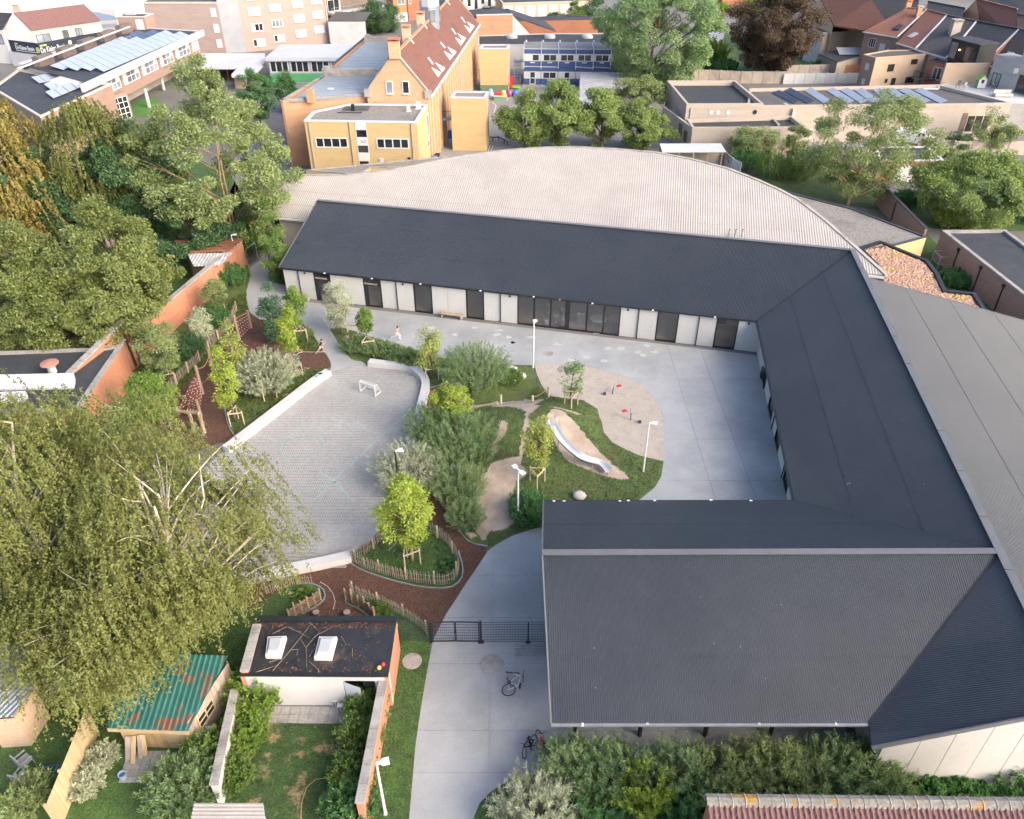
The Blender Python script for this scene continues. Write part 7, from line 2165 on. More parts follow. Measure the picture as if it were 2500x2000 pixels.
# ------------------------------------------------------------------ pantile roof at lower right
pr_=thing('pantile_roof','mauve corrugated tile roof with lichened ridge tiles at bottom right','building',W('n',1500,500))
zq_=4.6
r0,r1=W('n',762,450,zq_),W('n',2320,468,zq_)
r1.y=r0.y+(r1.y-r0.y)
ee0,ee1=r0+V3(-.05,-5.0,-1.9),r1+V3(.1,-5.0,-1.9)
mb,_n=corrugate([ee0,ee1,r1,r0],(0,1,.38),.21,.06,((0,0),(.18,.1),(.38,.8),(.5,1),(.62,.8),(.82,.1)))
mb.build('roof_slope',M['tile_mauve'],pr_)
bb0,bb1=r0+V3(-.05,3.6,-1.5),r1+V3(.1,3.6,-1.5)
nrt=27
for k in range(nrt):
 a_,b_=r0.lerp(r1,k/nrt),r0.lerp(r1,(k+.93)/nrt)
 m_=MB()
 pts=[(-.27,-.1),(-.17,.05),(0,.11),(.17,.05),(.27,-.1)]
 for i in range(4):
  (y0,z0),(y1,z1)=pts[i],pts[i+1]
  m_.add([a_+V3(0,y0,z0),b_+V3(0,y0,z0),b_+V3(0,y1,z1),a_+V3(0,y1,z1)],[(0,1,2,3)])
 m_.build('ridge_tile',M['lichen'],pr_)
 m_=MB()
 for i in range(4):
  (y0,z0),(y1,z1)=pts[i],pts[i+1]
  c_=r0.lerp(r1,(k+.93)/nrt);d_=r0.lerp(r1,(k+1.0)/nrt)
  m_.add([c_+V3(0,y0*1.1,z0+.02),d_+V3(0,y0*1.1,z0+.02),d_+V3(0,y1*1.1,z1+.03),c_+V3(0,y1*1.1,z1+.03)],[(0,1,2,3)])
 m_.build('ridge_collar',M['concrete_old'],pr_)
MB().slab([r0+V3(0,.0,-.1),r1+V3(0,0,-.1),r1+V3(0,.35,-.35),r0+V3(0,.35,-.35)],.1).build('rear_verge',M['lichen'],pr_)
w_=ewall(xy(r0)+V3(.2,.2,0),xy(r1)+V3(0,.2,0))
mb=MB().add([w_.p(0,0),w_.p(w_.L,0),w_.p(w_.L,zq_-.3),w_.p(0,zq_-.3)],[(0,1,2,3)]).build('rear_wall',M['brick_red'],pr_)
face([xy(r0)+V3(.1,-5,0),xy(r0)+V3(.1,.2,0),r0+V3(.1,0,-.15),r0+V3(.1,-5,-2.0)],'brick_red','gable',pr_)
# ------------------------------------------------------------------ yard furniture
UPZ=V3(0,0,1)
def polyline_at(pts,s):
 for a_,b_ in zip(pts[:-1],pts[1:]):
  L_=(b_-a_).length
  if s<=L_ or b_ is pts[-1]:return a_+(b_-a_)*min(1,s/max(L_,1e-6)),(b_-a_).normalized()
  s-=L_
def length_of(pts):return sum((b_-a_).length for a_,b_ in zip(pts[:-1],pts[1:]))
# --- pale concrete seat walls round the court
def seat_wall(label,lst,h=.44,w=.62,step=1.6):
 pts=[xy(p)for p in smooth_loop([W(q[0],q[1],q[2],h)for q in lst],2,closed=False)]
 t=thing('concrete_seat_wall',label,'seat wall',pts[0],'seat walls round the ball court')
 L_=length_of(pts)
 n_=max(1,round(L_/step))
 for k in range(n_):
  sub=4
  ring=[]
  for j in range(sub+1):
   s=L_*(k+(j/sub)*.994+.003)/n_
   p,d=polyline_at(pts,s)
   nn=V3(-d.y,d.x,0)*(w/2)
   ring.append((p-nn,p+nn))
  mb=MB()
  vs=[]
  for a_,b_ in ring:vs+=[a_,b_,b_+UPZ*h,a_+UPZ*h]
  fs=[]
  for j in range(sub):
   o=j*4
   fs+=[(o,o+4,o+7,o+3),(o+1,o+2,o+6,o+5),(o+3,o+7,o+6,o+2)]
  fs+=[(0,3,2,1),(sub*4,sub*4+1,sub*4+2,sub*4+3)]
  mb.add(vs,fs).build('concrete_block',M['concrete_pale'],t)
 return t
seat_wall('long straight pale concrete seat wall on the left of the ball court',[('gg',845,858),('gg',640,985),('f',1700,1395),('f',1395,1628)])
seat_wall('curved pale concrete seat wall on the right of the ball court',[('gg',1440,718),('gg',1650,745),('gg',1900,765),('gg',2080,800),('p',690,325),('p',745,375),('p',752,430),('p',738,500),('p',700,640),('p',650,830),('p',585,1080),('p',520,1290)])
seat_wall('low pale concrete seat wall on the near side of the ball court',[('l',690,545),('l',520,585),('l',390,610),('l',170,655),('l',20,690),('i',1420,1350),('i',1330,1335),('i',1240,1260)])
# --- lamp posts
def lamp(label,base,h,heads,m='lamp_white',name='lamp_post'):
 t=thing(name,label,'lamp post',base,'yard lamp posts')
 b=Vector(base)
 MB().tube(b,b+UPZ*h,.07,.045,10).build('pole',M[m],t)
 MB().tube(b,b+UPZ*.02,.12,.12,10).build('base_plate',M['galvanised'],t)
 for a_ in heads:
  d=Vector((math.cos(a_),math.sin(a_),0));s_=V3(-d.y,d.x,0)
  mb=MB()
  z0,z1=b+UPZ*(h-.02),b+UPZ*(h+.05)
  o=[(0.02,.05),(.14,.06),(.24,.15),(.52,.16)]
  vs=[]
  for zz_ in(z0,z1):
   for x_,w_ in o:vs+=[zz_+d*x_-s_*w_,zz_+d*x_+s_*w_]
  fs=[]
  for i in range(3):
   fs+=[(2*i,2*i+1,2*i+3,2*i+2),(8+2*i,8+2*i+2,8+2*i+3,8+2*i+1),(2*i,2*i+2,8+2*i+2,8+2*i),(2*i+1,8+2*i+1,8+2*i+3,2*i+3)]
  fs+=[(0,8,9,1),(6,7,15,14)]
  hd=mb.add(vs,fs).build('lamp_head',M['lamp_white'],t)
  MB().box(b+UPZ*(h-.035)+d*.36,(.24,.2,.02),rz=a_).build('lens',M['skylight_acrylic'],hd)
lamp('white lamp post with single head before the canteen glazing',W('S',1301.6,897.6),4.05,[R(75)])
lamp('white lamp post at the corner of the sand, head pointing right',W('S',1570.3,1151.3),4.0,[R(0)])
lamp('white lamp post with two opposed heads beside the worn earth',W('S',1264.3,1272.2),4.1,[R(125),R(-50)])
lamp('white lamp post in the grass strip at the bottom edge',W('S',941,1987),3.9,[R(15)])
lamp('white lamp post by the far end of the long brick wall',W('f',1478,528),3.6,[R(10)])
bp=W('p',548,1245)
lamp('dark slim lamp post rising through the silvery willow',bp,3.2,[R(20)],'black_metal')
# --- slide
sl=thing('steel_slide','curved stainless steel slide running down the play mound','slide',W('h',620,1340))
spx=[(432,1120),(465,1190),(515,1255),(580,1315),(640,1360),(700,1380),(760,1392),(800,1420),(818,1446)]
gp0=[W('h',x,y,0)for x,y in spx]
zs_=[1.75,1.42,1.12,.88,.66,.52,.42,.34,.3]
cl=[W('h',x,y,z)for(x,y),z in zip(spx,zs_)]
cl=smooth_loop(cl,2,closed=False)
prof=[(-.3,.24),(-.27,.24),(-.25,.05),(-.12,0),(.12,0),(.25,.05),(.27,.24),(.3,.24)]
vs,fs=[],[]
for i,p in enumerate(cl):
 d=(cl[min(i+1,len(cl)-1)]-cl[max(i-1,0)]);d.z=0;d.normalize()
 s_=V3(-d.y,d.x,0)
 for x_,z_ in prof:vs.append(p+s_*x_+UPZ*z_)
n_=len(prof)
for i in range(len(cl)-1):
 for k in range(n_-1):fs.append((i*n_+k,i*n_+k+1,(i+1)*n_+k+1,(i+1)*n_+k))
MB().add(vs,fs).build('chute',M['steel'],sl,smooth=True)
d0=(cl[0]-cl[2]);d0.z=0;d0.normalize();s0_=V3(-d0.y,d0.x,0)
for s_ in(-1,1):
 a_=cl[0]+s0_*(.3*s_)
 MB().path([a_-UPZ*.9,a_+UPZ*.1,a_+UPZ*.5+d0*.05,a_+UPZ*.55+d0*.35,a_+UPZ*.1+d0*.45,a_-UPZ*.9+d0*.45],.03,8).build('handrail',M['steel'],sl,smooth=True)
MB().slab([cl[0]+s0_*.3-UPZ*.02,cl[0]-s0_*.3-UPZ*.02,cl[0]-s0_*.3+d0*.45-UPZ*.02,cl[0]+s0_*.3+d0*.45-UPZ*.02],.08).build('platform',M['steel'],sl)
for i in(6,14,22,len(cl)-2):
 i=min(i,len(cl)-1);MB().tube(cl[i]-UPZ*.02,xy(cl[i])-UPZ*.05,.04).build('support',M['steel'],sl)
 # --- football goal
go=thing('football_goal','small white football goal standing on the paved court','goal',W('p',310,505))
f0,f1=W('p',250,490,.02),W('p',365,527,.02)
bk_=W('p',408,492,.02)-f1
hg=tall('p',(250,490),(241,414))
r_=.04
for a_ in(f0,f1):
 MB().tube(a_,a_+UPZ*hg,r_,r_,8).build('post',M['white_plain'],go)
 MB().tube(a_+UPZ*hg,a_+bk_*.45+UPZ*hg,r_*.7,r_*.7,6).build('top_stay',M['white_plain'],go)
 MB().tube(a_+bk_*.45+UPZ*hg,a_+bk_+UPZ*.04,r_*.7,r_*.7,6).build('rear_stay',M['white_plain'],go)
 MB().tube(a_+UPZ*.04,a_+bk_+UPZ*.04,r_,r_,6).build('ground_bar',M['white_plain'],go)
MB().tube(f0+UPZ*hg,f1+UPZ*hg,r_,r_,8).build('crossbar',M['white_plain'],go)
MB().tube(f0+bk_+UPZ*.04,f1+bk_+UPZ*.04,r_,r_,6).build('ground_bar',M['white_plain'],go)
net=MB()
def net_patch(mb,A_,B_,C_,D_,nu,nv,r=.006):
 for k in range(nu+1):mb.tube(A_.lerp(B_,k/nu),D_.lerp(C_,k/nu),r,r,3,caps=False)
 for k in range(nv+1):mb.tube(A_.lerp(D_,k/nv),B_.lerp(C_,k/nv),r,r,3,caps=False)
tb0,tb1=f0+bk_*.45+UPZ*hg,f1+bk_*.45+UPZ*hg
net_patch(net,f0+UPZ*hg,f1+UPZ*hg,tb1,tb0,14,4)
net_patch(net,tb0,tb1,f1+bk_+UPZ*.04,f0+bk_+UPZ*.04,14,10)
for a_ in(f0,f1):net_patch(net,a_+UPZ*.04,a_+bk_+UPZ*.04,a_+bk_*.45+UPZ*hg,a_+UPZ*hg,6,9)
nn=net.build('net',M['white_plain'],go);nn['kind']='stuff'
# --- round timber posts, nets and ropes of the climbing course
cc_t=thing('climbing_course','timber post climbing course with rope nets over brown mulch','climbing frame',W('ff',600,1300))
def tpost(zn,b,t_,r=.12):
 B_=W(zn,*b)
 h=tall(zn,b,t_)
 o=MB().lathe(B_-UPZ*.02,[(r*1.08,0),(r,h*.5),(r*.95,h-.03),(r*.8,h)],10).build('post',M['wood_post'],cc_t)
 return B_,h
P=[tpost('ff',*q)for q in(((1090,520),(1042,338)),((970,650),(907,386)),((905,820),(845,560)),((710,1025),(650,738)),((583,1215),(503,916)),((325,1432),(270,1258)),((563,1452),(497,1276)))]
for q in(((497,1612),(447,1418),.13),((600,1625),(517,1452),.13),((575,1560),(530,1405),.12),((378,1560),(372,1520),.14),((870,810),(835,640),.1)):
 tpost('ff',q[0],q[1],q[2])
a_,b_=W('ff',280,1392,.55),W('ff',545,1415,.55)
MB().tube(a_,b_,.12,.12,10).build('beam',M['wood_post'],cc_t)
def rope_net(q,nu,nv,name='net',m='rope_red'):
 mb=MB()
 A_,B_,C_,D_=q
 g_=[[A_.lerp(B_,i/nu).lerp(D_.lerp(C_,i/nu),j/nv)for i in range(nu+1)]for j in range(nv+1)]
 for j in range(nv+1):
  for i in range(nu+1):
   if i<nu and j<nv:
    mb.tube(g_[j][i],g_[j+1][i+1],.016,.016,4,caps=False);mb.tube(g_[j][i+1],g_[j+1][i],.016,.016,4,caps=False)
 for e in((A_,B_),(B_,C_),(C_,D_),(D_,A_)):mb.tube(e[0],e[1],.022,.022,5,caps=False)
 o=mb.build(name,M[m],cc_t);o['kind']='stuff'
 kn=MB()
 for j in range(nv+1):
  for i in range(nu+1):kn.box(g_[j][i],(.06,.06,.06))
 k2=kn.build('net_knots',M['white_plain'],o);k2['kind']='stuff'
def top(p,f=.95):return p[0]+UPZ*(p[1]*f)
rope_net((top(P[1],.85),top(P[0],.9),P[0][0]+UPZ*.15,P[1][0]+UPZ*.2),6,5)
mid=W('ff',450,1385,.6)
rope_net((W('ff',510,1005,1.35),top(P[4],.62),P[4][0].lerp(P[6][0],.3)+UPZ*.35,W('ff',330,1378,.5)),5,8)
rope_net((top(P[4],.7),P[4][0]+UPZ*.25,P[6][0]+UPZ*.5,W('ff',420,1380,.55)),4,6)
def sag(a_,b_,d,n=8):return[a_.lerp(b_,k/n)-UPZ*(d*4*(k/n)*(1-k/n))for k in range(n+1)]
for a_,b_,d_,m_ in((top(P[3],.8),top(P[4],.93),.5,'rope'),(top(P[3],.3),top(P[4],.35),.25,'rope_red'),(top(P[3],.9),top(P[2],.85),.4,'rope_red'),(top(P[1],.9),top(P[2],.9),.4,'rope'),(top(P[4],.35),top(P[6],.6),.25,'rope'),(top(P[2],.3),top(P[1],.3),.2,'rope_red')):
 MB().path(sag(a_,b_,d_),.022,5).build('rope',M[m_],cc_t)
pp2=thing('nest_swing','small white and blue hanging net seat near the silver willow','swing',W('ff',880,1060))
a_,b_=W('ff',800,962,.75),W('ff',950,975,.75)
for c_ in(a_,b_):
 MB().lathe(c_,[(.3,-.02),(.32,.02),(.22,.02),(.2,-.02)],14).build('seat_ring',M['white_plain'],pp2)
 MB().lathe(c_,[(.2,-.03),(.05,-.05)],14).build('seat_net',M['lightblue_plastic'],pp2)
MB().bar(a_,b_,.05,.05).build('bar',M['white_plain'],pp2)
m_=(a_+b_)/2;MB().tube(xy(m_),m_,.05).build('stand',M['galvanised'],pp2)
# --- paling fences: every stake a piece of its own
pick=[MB().tube((0,0,0),(dx,0,.92),.024,.018,6).mesh('stake',M['wood_grey'])for dx in(-.02,.01,.03)]
fpost=MB().tube((0,0,0),(0,0,1.0),.055,.05,8).mesh('post',M['wood_stake'])
def paling(label,lst,step=.135,hs=1.0):
 pts=[xy(p)for p in smooth_loop(PP(lst),1,closed=False)]
 t=thing('paling_fence',label,'fence',pts[0],'chestnut paling fences')
 rg_=random.Random(len(label))
 L_=length_of(pts)
 n_=int(L_/step)
 for k in range(n_):
  p,d=polyline_at(pts,k*step)
  o=link('stake',pick[k%3],t,p-BASE[t]);o.rotation_euler=(rg_.uniform(-.05,.05),rg_.uniform(-.05,.05),rg_.uniform(0,6));o.scale=(1,1,hs*rg_.uniform(.9,1.06))
 for k in range(int(L_/1.7)+1):
  p,d=polyline_at(pts,k*1.7);o=link('post',fpost,t,p-BASE[t]+V3(-d.y,d.x,0)*.07);o.scale=(1,1,hs)
 for z_ in(.3,.68):MB().path([p+UPZ*z_*hs for p in pts],.009,4).build('wire',M['galvanised'],t)
paling('paling fence of grey stakes along the brick wall bed',[('ff',935,345),('ff',890,480),('ff',790,600),('ff',660,740),('ff',590,830),('ff',440,975),('ff',340,1080),('ff',190,1240)])
paling('paling fence of stakes encircling the round grass island',[('l',1010,270),('l',945,400),('l',820,530),('l',700,585),('l',705,600),('l',830,660),('l',1050,720),('l',1200,745),('l',1340,750),('l',1405,680),('l',1395,590),('l',1330,480),('l',1260,430),('l',1200,410)])
paling('paling fence curving from right wattle screen towards the gate',[('l',700,805),('l',800,850),('l',940,910),('l',1100,990),('l',1195,1070),('l',1195,1120)],.12,.9)
paling('short paling fence above the left wattle bed',[('l',140,810),('l',220,775),('l',330,745),('l',450,745)],.12,.8)
# --- wattle screens
def wattle(label,lst,h=.75):
 pts=[xy(p)for p in smooth_loop(PP(lst),1,closed=False)]
 t=thing('wattle_screen',label,'fence',pts[0],'wattle screens')
 L_=length_of(pts)
 rg_=random.Random(len(lst)*7+len(label))
 wv=MB()
 for k in range(16):
  z_=.06+k*h/16
  wv.path([polyline_at(pts,L_*j/10)[0]+UPZ*(z_+rg_.uniform(-.02,.02))+Vector((rg_.uniform(-.05,.05),rg_.uniform(-.05,.05),0))for j in range(11)],.022,5)
 o=wv.build('woven_rods',M['wattle'],t);o['kind']='stuff'
 for k in range(6):
  p,d=polyline_at(pts,L_*k/5);MB().tube(p,p+UPZ*rg_.uniform(.85,1.15),.06,.055,8).build('post',M['wood_post'],t)
wattle('woven wattle screen right of the two tree stumps',[('l',660,850),('l',720,880),('l',790,920),('l',850,985)])
wattle('woven wattle screen left of the two tree stumps',[('l',495,850),('l',430,895),('l',350,940),('l',290,985)])
for x,lab in((468,'cut tree stump on mulch by the left wattle screen'),(670,'cut tree stump on mulch by the right wattle screen')):
 p=W('l',x,958)
 t=thing('tree_stump',lab,'stump',p)
 MB().lathe(p,[(.24,0),(.2,.12),(.19,.38)],12).build('bark',M['bark'],t);MB().lathe(p+UPZ*.38,[(.18,0),(.17,.015)],12).build('cut_face',M['wood_grey'],t)
 # fallen stick on mulch, honeycomb grids at the seat wall foot
MB().path([W('l',x,y,.04)for x,y in((490,730),(540,760),(575,810),(588,860),(575,910))],.02,5).solo('fallen_branch',M['twig_pale'],'long thin bare branch lying on the mulch','branch')
MB().path([W('l',x,y,.04)for x,y in((940,522),(985,475),(1012,430))],.015,5).solo('fallen_branch',M['twig_pale'],'thin stick lying inside the fenced grass island','branch')
hx=thing('grass_grid_panel','white honeycomb ground grid at the end of the near seat wall','ground grid',W('l',600,605))
for i in range(7):
 for j in range(3):
  p=W('l',545+i*18+(j%2)*9,585+j*22,.03)
  link('grid_ring',bpy.data.meshes.get('grid_ring')or MB().lathe((0,0,0),[(.1,0),(.1,.03),(.075,.03),(.075,0)],6).mesh('grid_ring',M['concrete_pale']),hx,p-BASE[hx])
hx2=thing('grass_grid_panel','short white honeycomb grid half hidden by birch twigs','ground grid',W('l',360,645))
for i in range(7):
 for j in range(2):
  if(i+j)%3==0:continue
  p=W('l',300+i*20,640+j*14,.03);link('grid_ring',bpy.data.meshes['grid_ring'],hx2,p-BASE[hx2])
  # --- steel mesh fence and double gate across the yard
def mesh_panel(mb,A_,B_,h,z0=.08,dx=.1,dz=.2,r=.006):
 L_=(B_-A_).length;n_=int(L_/dx)
 for k in range(n_+1):
  p=A_.lerp(B_,k/n_);mb.bar(p+UPZ*z0,p+UPZ*h,r*2,r*2)
 m_=int(round((h-z0)/dz))
 for k in range(m_+1):
  z_=z0+(h-z0)*k/m_;mb.bar(A_+UPZ*z_,B_+UPZ*z_,r*3,r*3)
hF=max(1.2,tall('l',(1218,1125),(1205,992)))
ga_=thing('yard_gate','dark double mesh gate across the concrete yard','gate',W('l',1385,1128))
g0,g1,g2_=W('l',1222,1128),W('l',1383,1126),W('l',1548,1128)
for p in(g0,g2_):MB().box(p+UPZ*(hF/2+.03),(.12,.12,hF+.06)).build('gate_post',M['black_metal'],ga_)
for a_,b_ in((g0+V3(.1,0,0),g1-V3(.03,0,0)),(g1+V3(.03,0,0),g2_-V3(.1,0,0))):
 f_=MB()
 f_.bar(a_+UPZ*.1,b_+UPZ*.1,.05,.05);f_.bar(a_+UPZ*hF,b_+UPZ*hF,.05,.05);f_.bar(a_+UPZ*.1,a_+UPZ*hF,.05,.05);f_.bar(b_+UPZ*.1,b_+UPZ*hF,.05,.05)
 lf=f_.build('gate_leaf',M['black_metal'],ga_)
 mp=MB();mesh_panel(mp,a_,b_,hF,.12,.1,.2);o=mp.build('mesh',M['dark_metal'],lf);o['kind']='stuff'
MB().box(g1+UPZ*(hF*.55)+V3(0,-.06,0),(.14,.08,.12)).build('lock',M['black_metal'],ga_)
MB().box(g2_+UPZ*.03,(.3,.2,.06)).build('foot_plate',M['black_metal'],ga_)
mf=thing('mesh_fence','dark wire mesh fence running from gate to the shed roof','fence',W('l',1700,1115))
e_=Vector((W('l',2100,1112).x,g2_.y+.02,0))
mp=MB();mesh_panel(mp,g2_+V3(.1,0,0),e_,hF,.06,.08,.2);o=mp.build('mesh',M['dark_metal'],mf);o['kind']='stuff'
for x in(1857,):
 p=W('l',x,1130);MB().box(p+UPZ*(hF/2),(.07,.07,hF)).build('post',M['black_metal'],mf);MB().box(p+UPZ*.02,(.26,.16,.04)).build('foot_plate',M['black_metal'],mf)
mf2=thing('mesh_fence','thin wire mesh fence between black-roofed annex and gate','fence',W('l',1100,1110))
mp=MB();mesh_panel(mp,W('l',1010,1112),g0-V3(.1,0,0),hF,.06,.1,.2,.005);o=mp.build('mesh',M['dark_metal'],mf2);o['kind']='stuff'
MB().box(W('l',1012,1112)+UPZ*(hF/2),(.06,.06,hF)).build('post',M['black_metal'],mf2)
# path gate at the far left
pg_=thing('path_gate','small dark framed gate standing open on the far path','gate',W('f',1690,470))
a_,b_=W('f',1668,472),W('f',1735,474)
hp_=1.35
for p,q_ in((a_,b_),):
 f_=MB();f_.bar(p+UPZ*.1,q_+UPZ*.1,.06,.06);f_.bar(p+UPZ*hp_,q_+UPZ*hp_,.06,.06);f_.bar(p,p+UPZ*hp_,.07,.07);f_.bar(q_,q_+UPZ*hp_,.07,.07)
 f_.build('frame',M['black_metal'],pg_)
 mp=MB();mesh_panel(mp,p,q_,hp_,.1,.12,.2,.006);o=mp.build('mesh',M['dark_metal'],pg_);o['kind']='stuff'
pf_=thing('green_mesh_gate','dark green mesh gate between brick wall end and hedge','gate',W('f',1560,505))
a_,b_=W('f',1540,515),W('f',1600,470)
f_=MB();f_.bar(a_,a_+UPZ*1.9,.08,.08);f_.bar(b_,b_+UPZ*1.9,.08,.08);f_.bar(a_+UPZ*1.9,b_+UPZ*1.9,.06,.06);f_.bar(a_+UPZ*.1,b_+UPZ*.1,.06,.06);f_.build('frame',M['green_wall'],pf_)
mp=MB();mesh_panel(mp,a_,b_,1.9,.1,.1,.2,.007);o=mp.build('mesh',M['black_metal'],pf_);o['kind']='stuff'
# --- bicycle racks and bicycles
def rack(label,A_,B_,n_):
 t=thing('bicycle_rack',label,'bike rack',A_,'bicycle racks')
 d=(B_-A_).normalized();s_=V3(-d.y,d.x,0)
 for k,off in enumerate((0,.42)):MB().bar(A_+s_*off+UPZ*.05,B_+s_*off+UPZ*.05,.05,.05).build('base_rail',M['galvanised'],t)
 MB().bar(A_+s_*.42+UPZ*.35,B_+s_*.42+UPZ*.35,.04,.04).build('top_rail',M['galvanised'],t)
 for k in range(n_):
  for e in(-.04,.04):
   p=A_.lerp(B_,(k+.5)/n_)+d*e
   MB().path([p+UPZ*.05,p+UPZ*.3+s_*.1,p+UPZ*.38+s_*.3,p+UPZ*.05+s_*.42],.012,5).build('hoop',M['galvanised'],t)
rack('grey steel bicycle rack near the gate by the shed roof',W('l',1768,1213,.02),W('l',2080,1213,.02),6)
rack('grey steel bicycle rack beside the front shrubs',W('m',1296,1308,.02),W('m',1700,1308,.02),8)
def bicycle(label,loc,rot,s=1.0,fm='white_plain',fork='white_plain',steer=.5,fat=1.0):
 t=thing('bicycle',label,'bicycle',loc)
 t.rotation_euler=rot
 BASE[t]=V3(0,0,0)
 R_=.33*s
 wb=1.02*s
 rear,front=V3(0,0,R_),V3(wb,0,R_)
 def wheel(c,ax_,name):
  ax_=ax_.normalized();u=ax_.orthogonal().normalized();v=ax_.cross(u)
  ring=[c+(u*math.cos(a_)+v*math.sin(a_))*R_ for a_ in np.arange(25)*2*math.pi/24]
  o=MB().path(ring,.025*s,6).build(name,M['rubber'],t)
  ring2=[c+(u*math.cos(a_)+v*math.sin(a_))*(R_*.9)for a_ in np.arange(25)*2*math.pi/24]
  MB().path(ring2,.012*s,5).build('rim',M['galvanised'],o)
  sp=MB()
  for k in range(14):
   a_=k*math.pi/7;sp.tube(c,c+(u*math.cos(a_)+v*math.sin(a_))*R_*.9,.003*s,.003*s,3)
  q=sp.build('spokes',M['galvanised'],o);q['kind']='stuff'
 wheel(rear,V3(0,1,0),'rear_wheel')
 sa_=Vector((-math.sin(steer),math.cos(steer),0))
 wheel(front,sa_,'front_wheel')
 bb_,st__,hd=V3(.42*s,0,.28*s),V3(.3*s,0,.75*s),V3(.85*s,0,.78*s)
 hd2=V3(.88*s,0,.66*s)
 fr=MB()
 for a_,b_ in((bb_,st__),(st__,hd),(bb_,hd2),(rear,bb_),(rear,st__),(hd,hd2)):fr.tube(a_,b_,.02*s*fat,.02*s*fat,8)
 fr.build('frame',M[fm],t)
 fk=MB();fk.tube(hd2,front+V3(0,.05*s,0),.016*s);fk.tube(hd2,front-V3(0,.05*s,0),.016*s);fk.build('fork',M[fork],t)
 MB().box(st__+V3(0,0,.1*s),(.26*s,.14*s,.06*s)).tube(st__,st__+V3(0,0,.1*s),.013*s).build('saddle',M['cloth_black'],t)
 fw2=Vector((math.cos(steer),math.sin(steer),0))
 hb=hd+V3(0,0,.14*s)
 MB().path([hb-sa_*.3*s+fw2*.03,hb-sa_*.1*s,hb+sa_*.1*s,hb+sa_*.3*s+fw2*.03],.014*s,6).tube(hd,hb,.016*s).build('handlebar',M['cloth_black'],t)
 MB().tube(bb_-V3(0,.06*s,0),bb_+V3(0,.06*s,0),.09*s,.09*s,14).build('chainring',M['dark_metal'],t)
 for k in(-1,1):MB().bar(bb_+V3(0,.07*s*k,0),bb_+V3(.12*s*k,.1*s*k,-.1*s*k),.02,.02).box(bb_+V3(.12*s*k,.15*s*k,-.1*s*k),(.09*s,.1*s,.03*s)).build('pedal',M['cloth_black'],t)
 return t
wr_,wf_=W('m',1022,742),W('m',1105,608)
ang_=math.atan2(W('m',1035,600).y-wr_.y,W('m',1035,600).x-wr_.x)
bicycle('white bicycle lying on its side on the concrete',(wr_.x,wr_.y,.12),(R(84),0,ang_-.12),1.0,'white_plain','white_plain',-.9)
bicycle('red and white child bicycle leaning into the rack',W('m',1322,1262,.02),(R(14),0,R(100)),.9,'red_plastic','white_plain',.2,2.4)
bicycle('small black and green child bicycle beside the red one',W('m',1275,1150,.02),(R(20),0,R(235)),.75,'cloth_black','lime_plastic',.3,2.0)
# --- black litter bin under the eave, wooden wall benches
bn_=thing('litter_bin','black barrel litter bin against the right wing wall','bin',W('h',1912,785))
p=W('h',1912,785,.02)
MB().lathe(p,[(.3,0),(.36,.15),(.37,.55),(.34,.8)],16).build('body',M['black_metal'],bn_,smooth=True);MB().lathe(p+UPZ*.8,[(.37,0),(.35,.1),(.2,.16)],16).build('lid',M['dark_metal'],bn_)
def wall_bench(label,u0,u1):
 t=thing('wooden_bench',label,'bench',up.p((u0+u1)/2,0,.4),'wooden wall benches')
 for k in range(3):mb=MB();up.box(mb,u0,u1,.42,.47,.2+k*.14,.32+k*.14);mb.build('seat_slat',M['wood_grey'],t)
 for u in(u0+.1,u1-.1):mb=MB();up.box(mb,u-.05,u+.05,.02,.42,.24,.58);mb.build('leg',M['wood_grey'],t)
wall_bench('long weathered wooden bench against the white wall between windows',ub('g',1480,990),ub('g',1640,1012))
wall_bench('short weathered wooden bench at the left end of the white wall',ub('g',420,850),ub('g',495,862))
# --- plank bridge, rope rail, boulders, sand diggers
br=thing('plank_bridge','low swaying plank bridge on the play mound','bridge',W('p',1200,610))
a_,b_=W('p',1090,620,.35),W('p',1312,585,.4)
d=(b_-a_).normalized();s_=V3(-d.y,d.x,0)
for k in range(14):
 p=a_.lerp(b_,(k+.5)/14)-UPZ*(.12*math.sin(math.pi*(k+.5)/14));MB().box(p,((b_-a_).length/14*.86,.75,.05),ax=(d,s_,UPZ)).build('plank',M['wood_grey'],br)
for off in(-.36,.36):MB().path(sag(a_+s_*off,b_+s_*off,.1),.02,5).build('rope',M['rope'],br)
for q_ in((1327,600,525),(1300,625,600)):B_=W('p',q_[0],q_[1]);MB().tube(B_,B_+UPZ*(1.0 if q_[2]<560 else .5),.09,.085,10).build('post',M['wood_stake'],br)
rr_=thing('rope_rail','two timber posts with rope and log beside the sand','rail',W('p',1630,590))
a_,b_=W('p',1568,612),W('p',1690,535)
for p in(a_,b_):MB().tube(p,p+UPZ*1.05,.09,.085,10).build('post',M['wood_stake'],rr_)
MB().path(sag(a_+UPZ*.95,b_+UPZ*.95,.2),.02,5).build('rope',M['rope'],rr_)
MB().tube(W('p',1545,612,.12),W('p',1685,548,.12),.12,.12,8).build('log',M['wood_grey'],rr_)
for zn,x,y,s_,lab,sd_ in(('h',615,1625,.42,'pale boulder in the grass beside the shed roof',1),('p',1410,345,.5,'large pale boulder behind the white flowering shrub',2),('p',1480,385,.4,'pale boulder at the right of the flowering shrub',3),('p',755,290,.45,'pale boulder beneath the yellow young tree',4)):
 p=W(zn,x,y)
 MB().blob(p+UPZ*s_*.45,(s_*1.05,s_*.85,s_*.7),12,8,.09,sd_).solo('boulder',M['stone'],lab,'boulder',smooth=True)
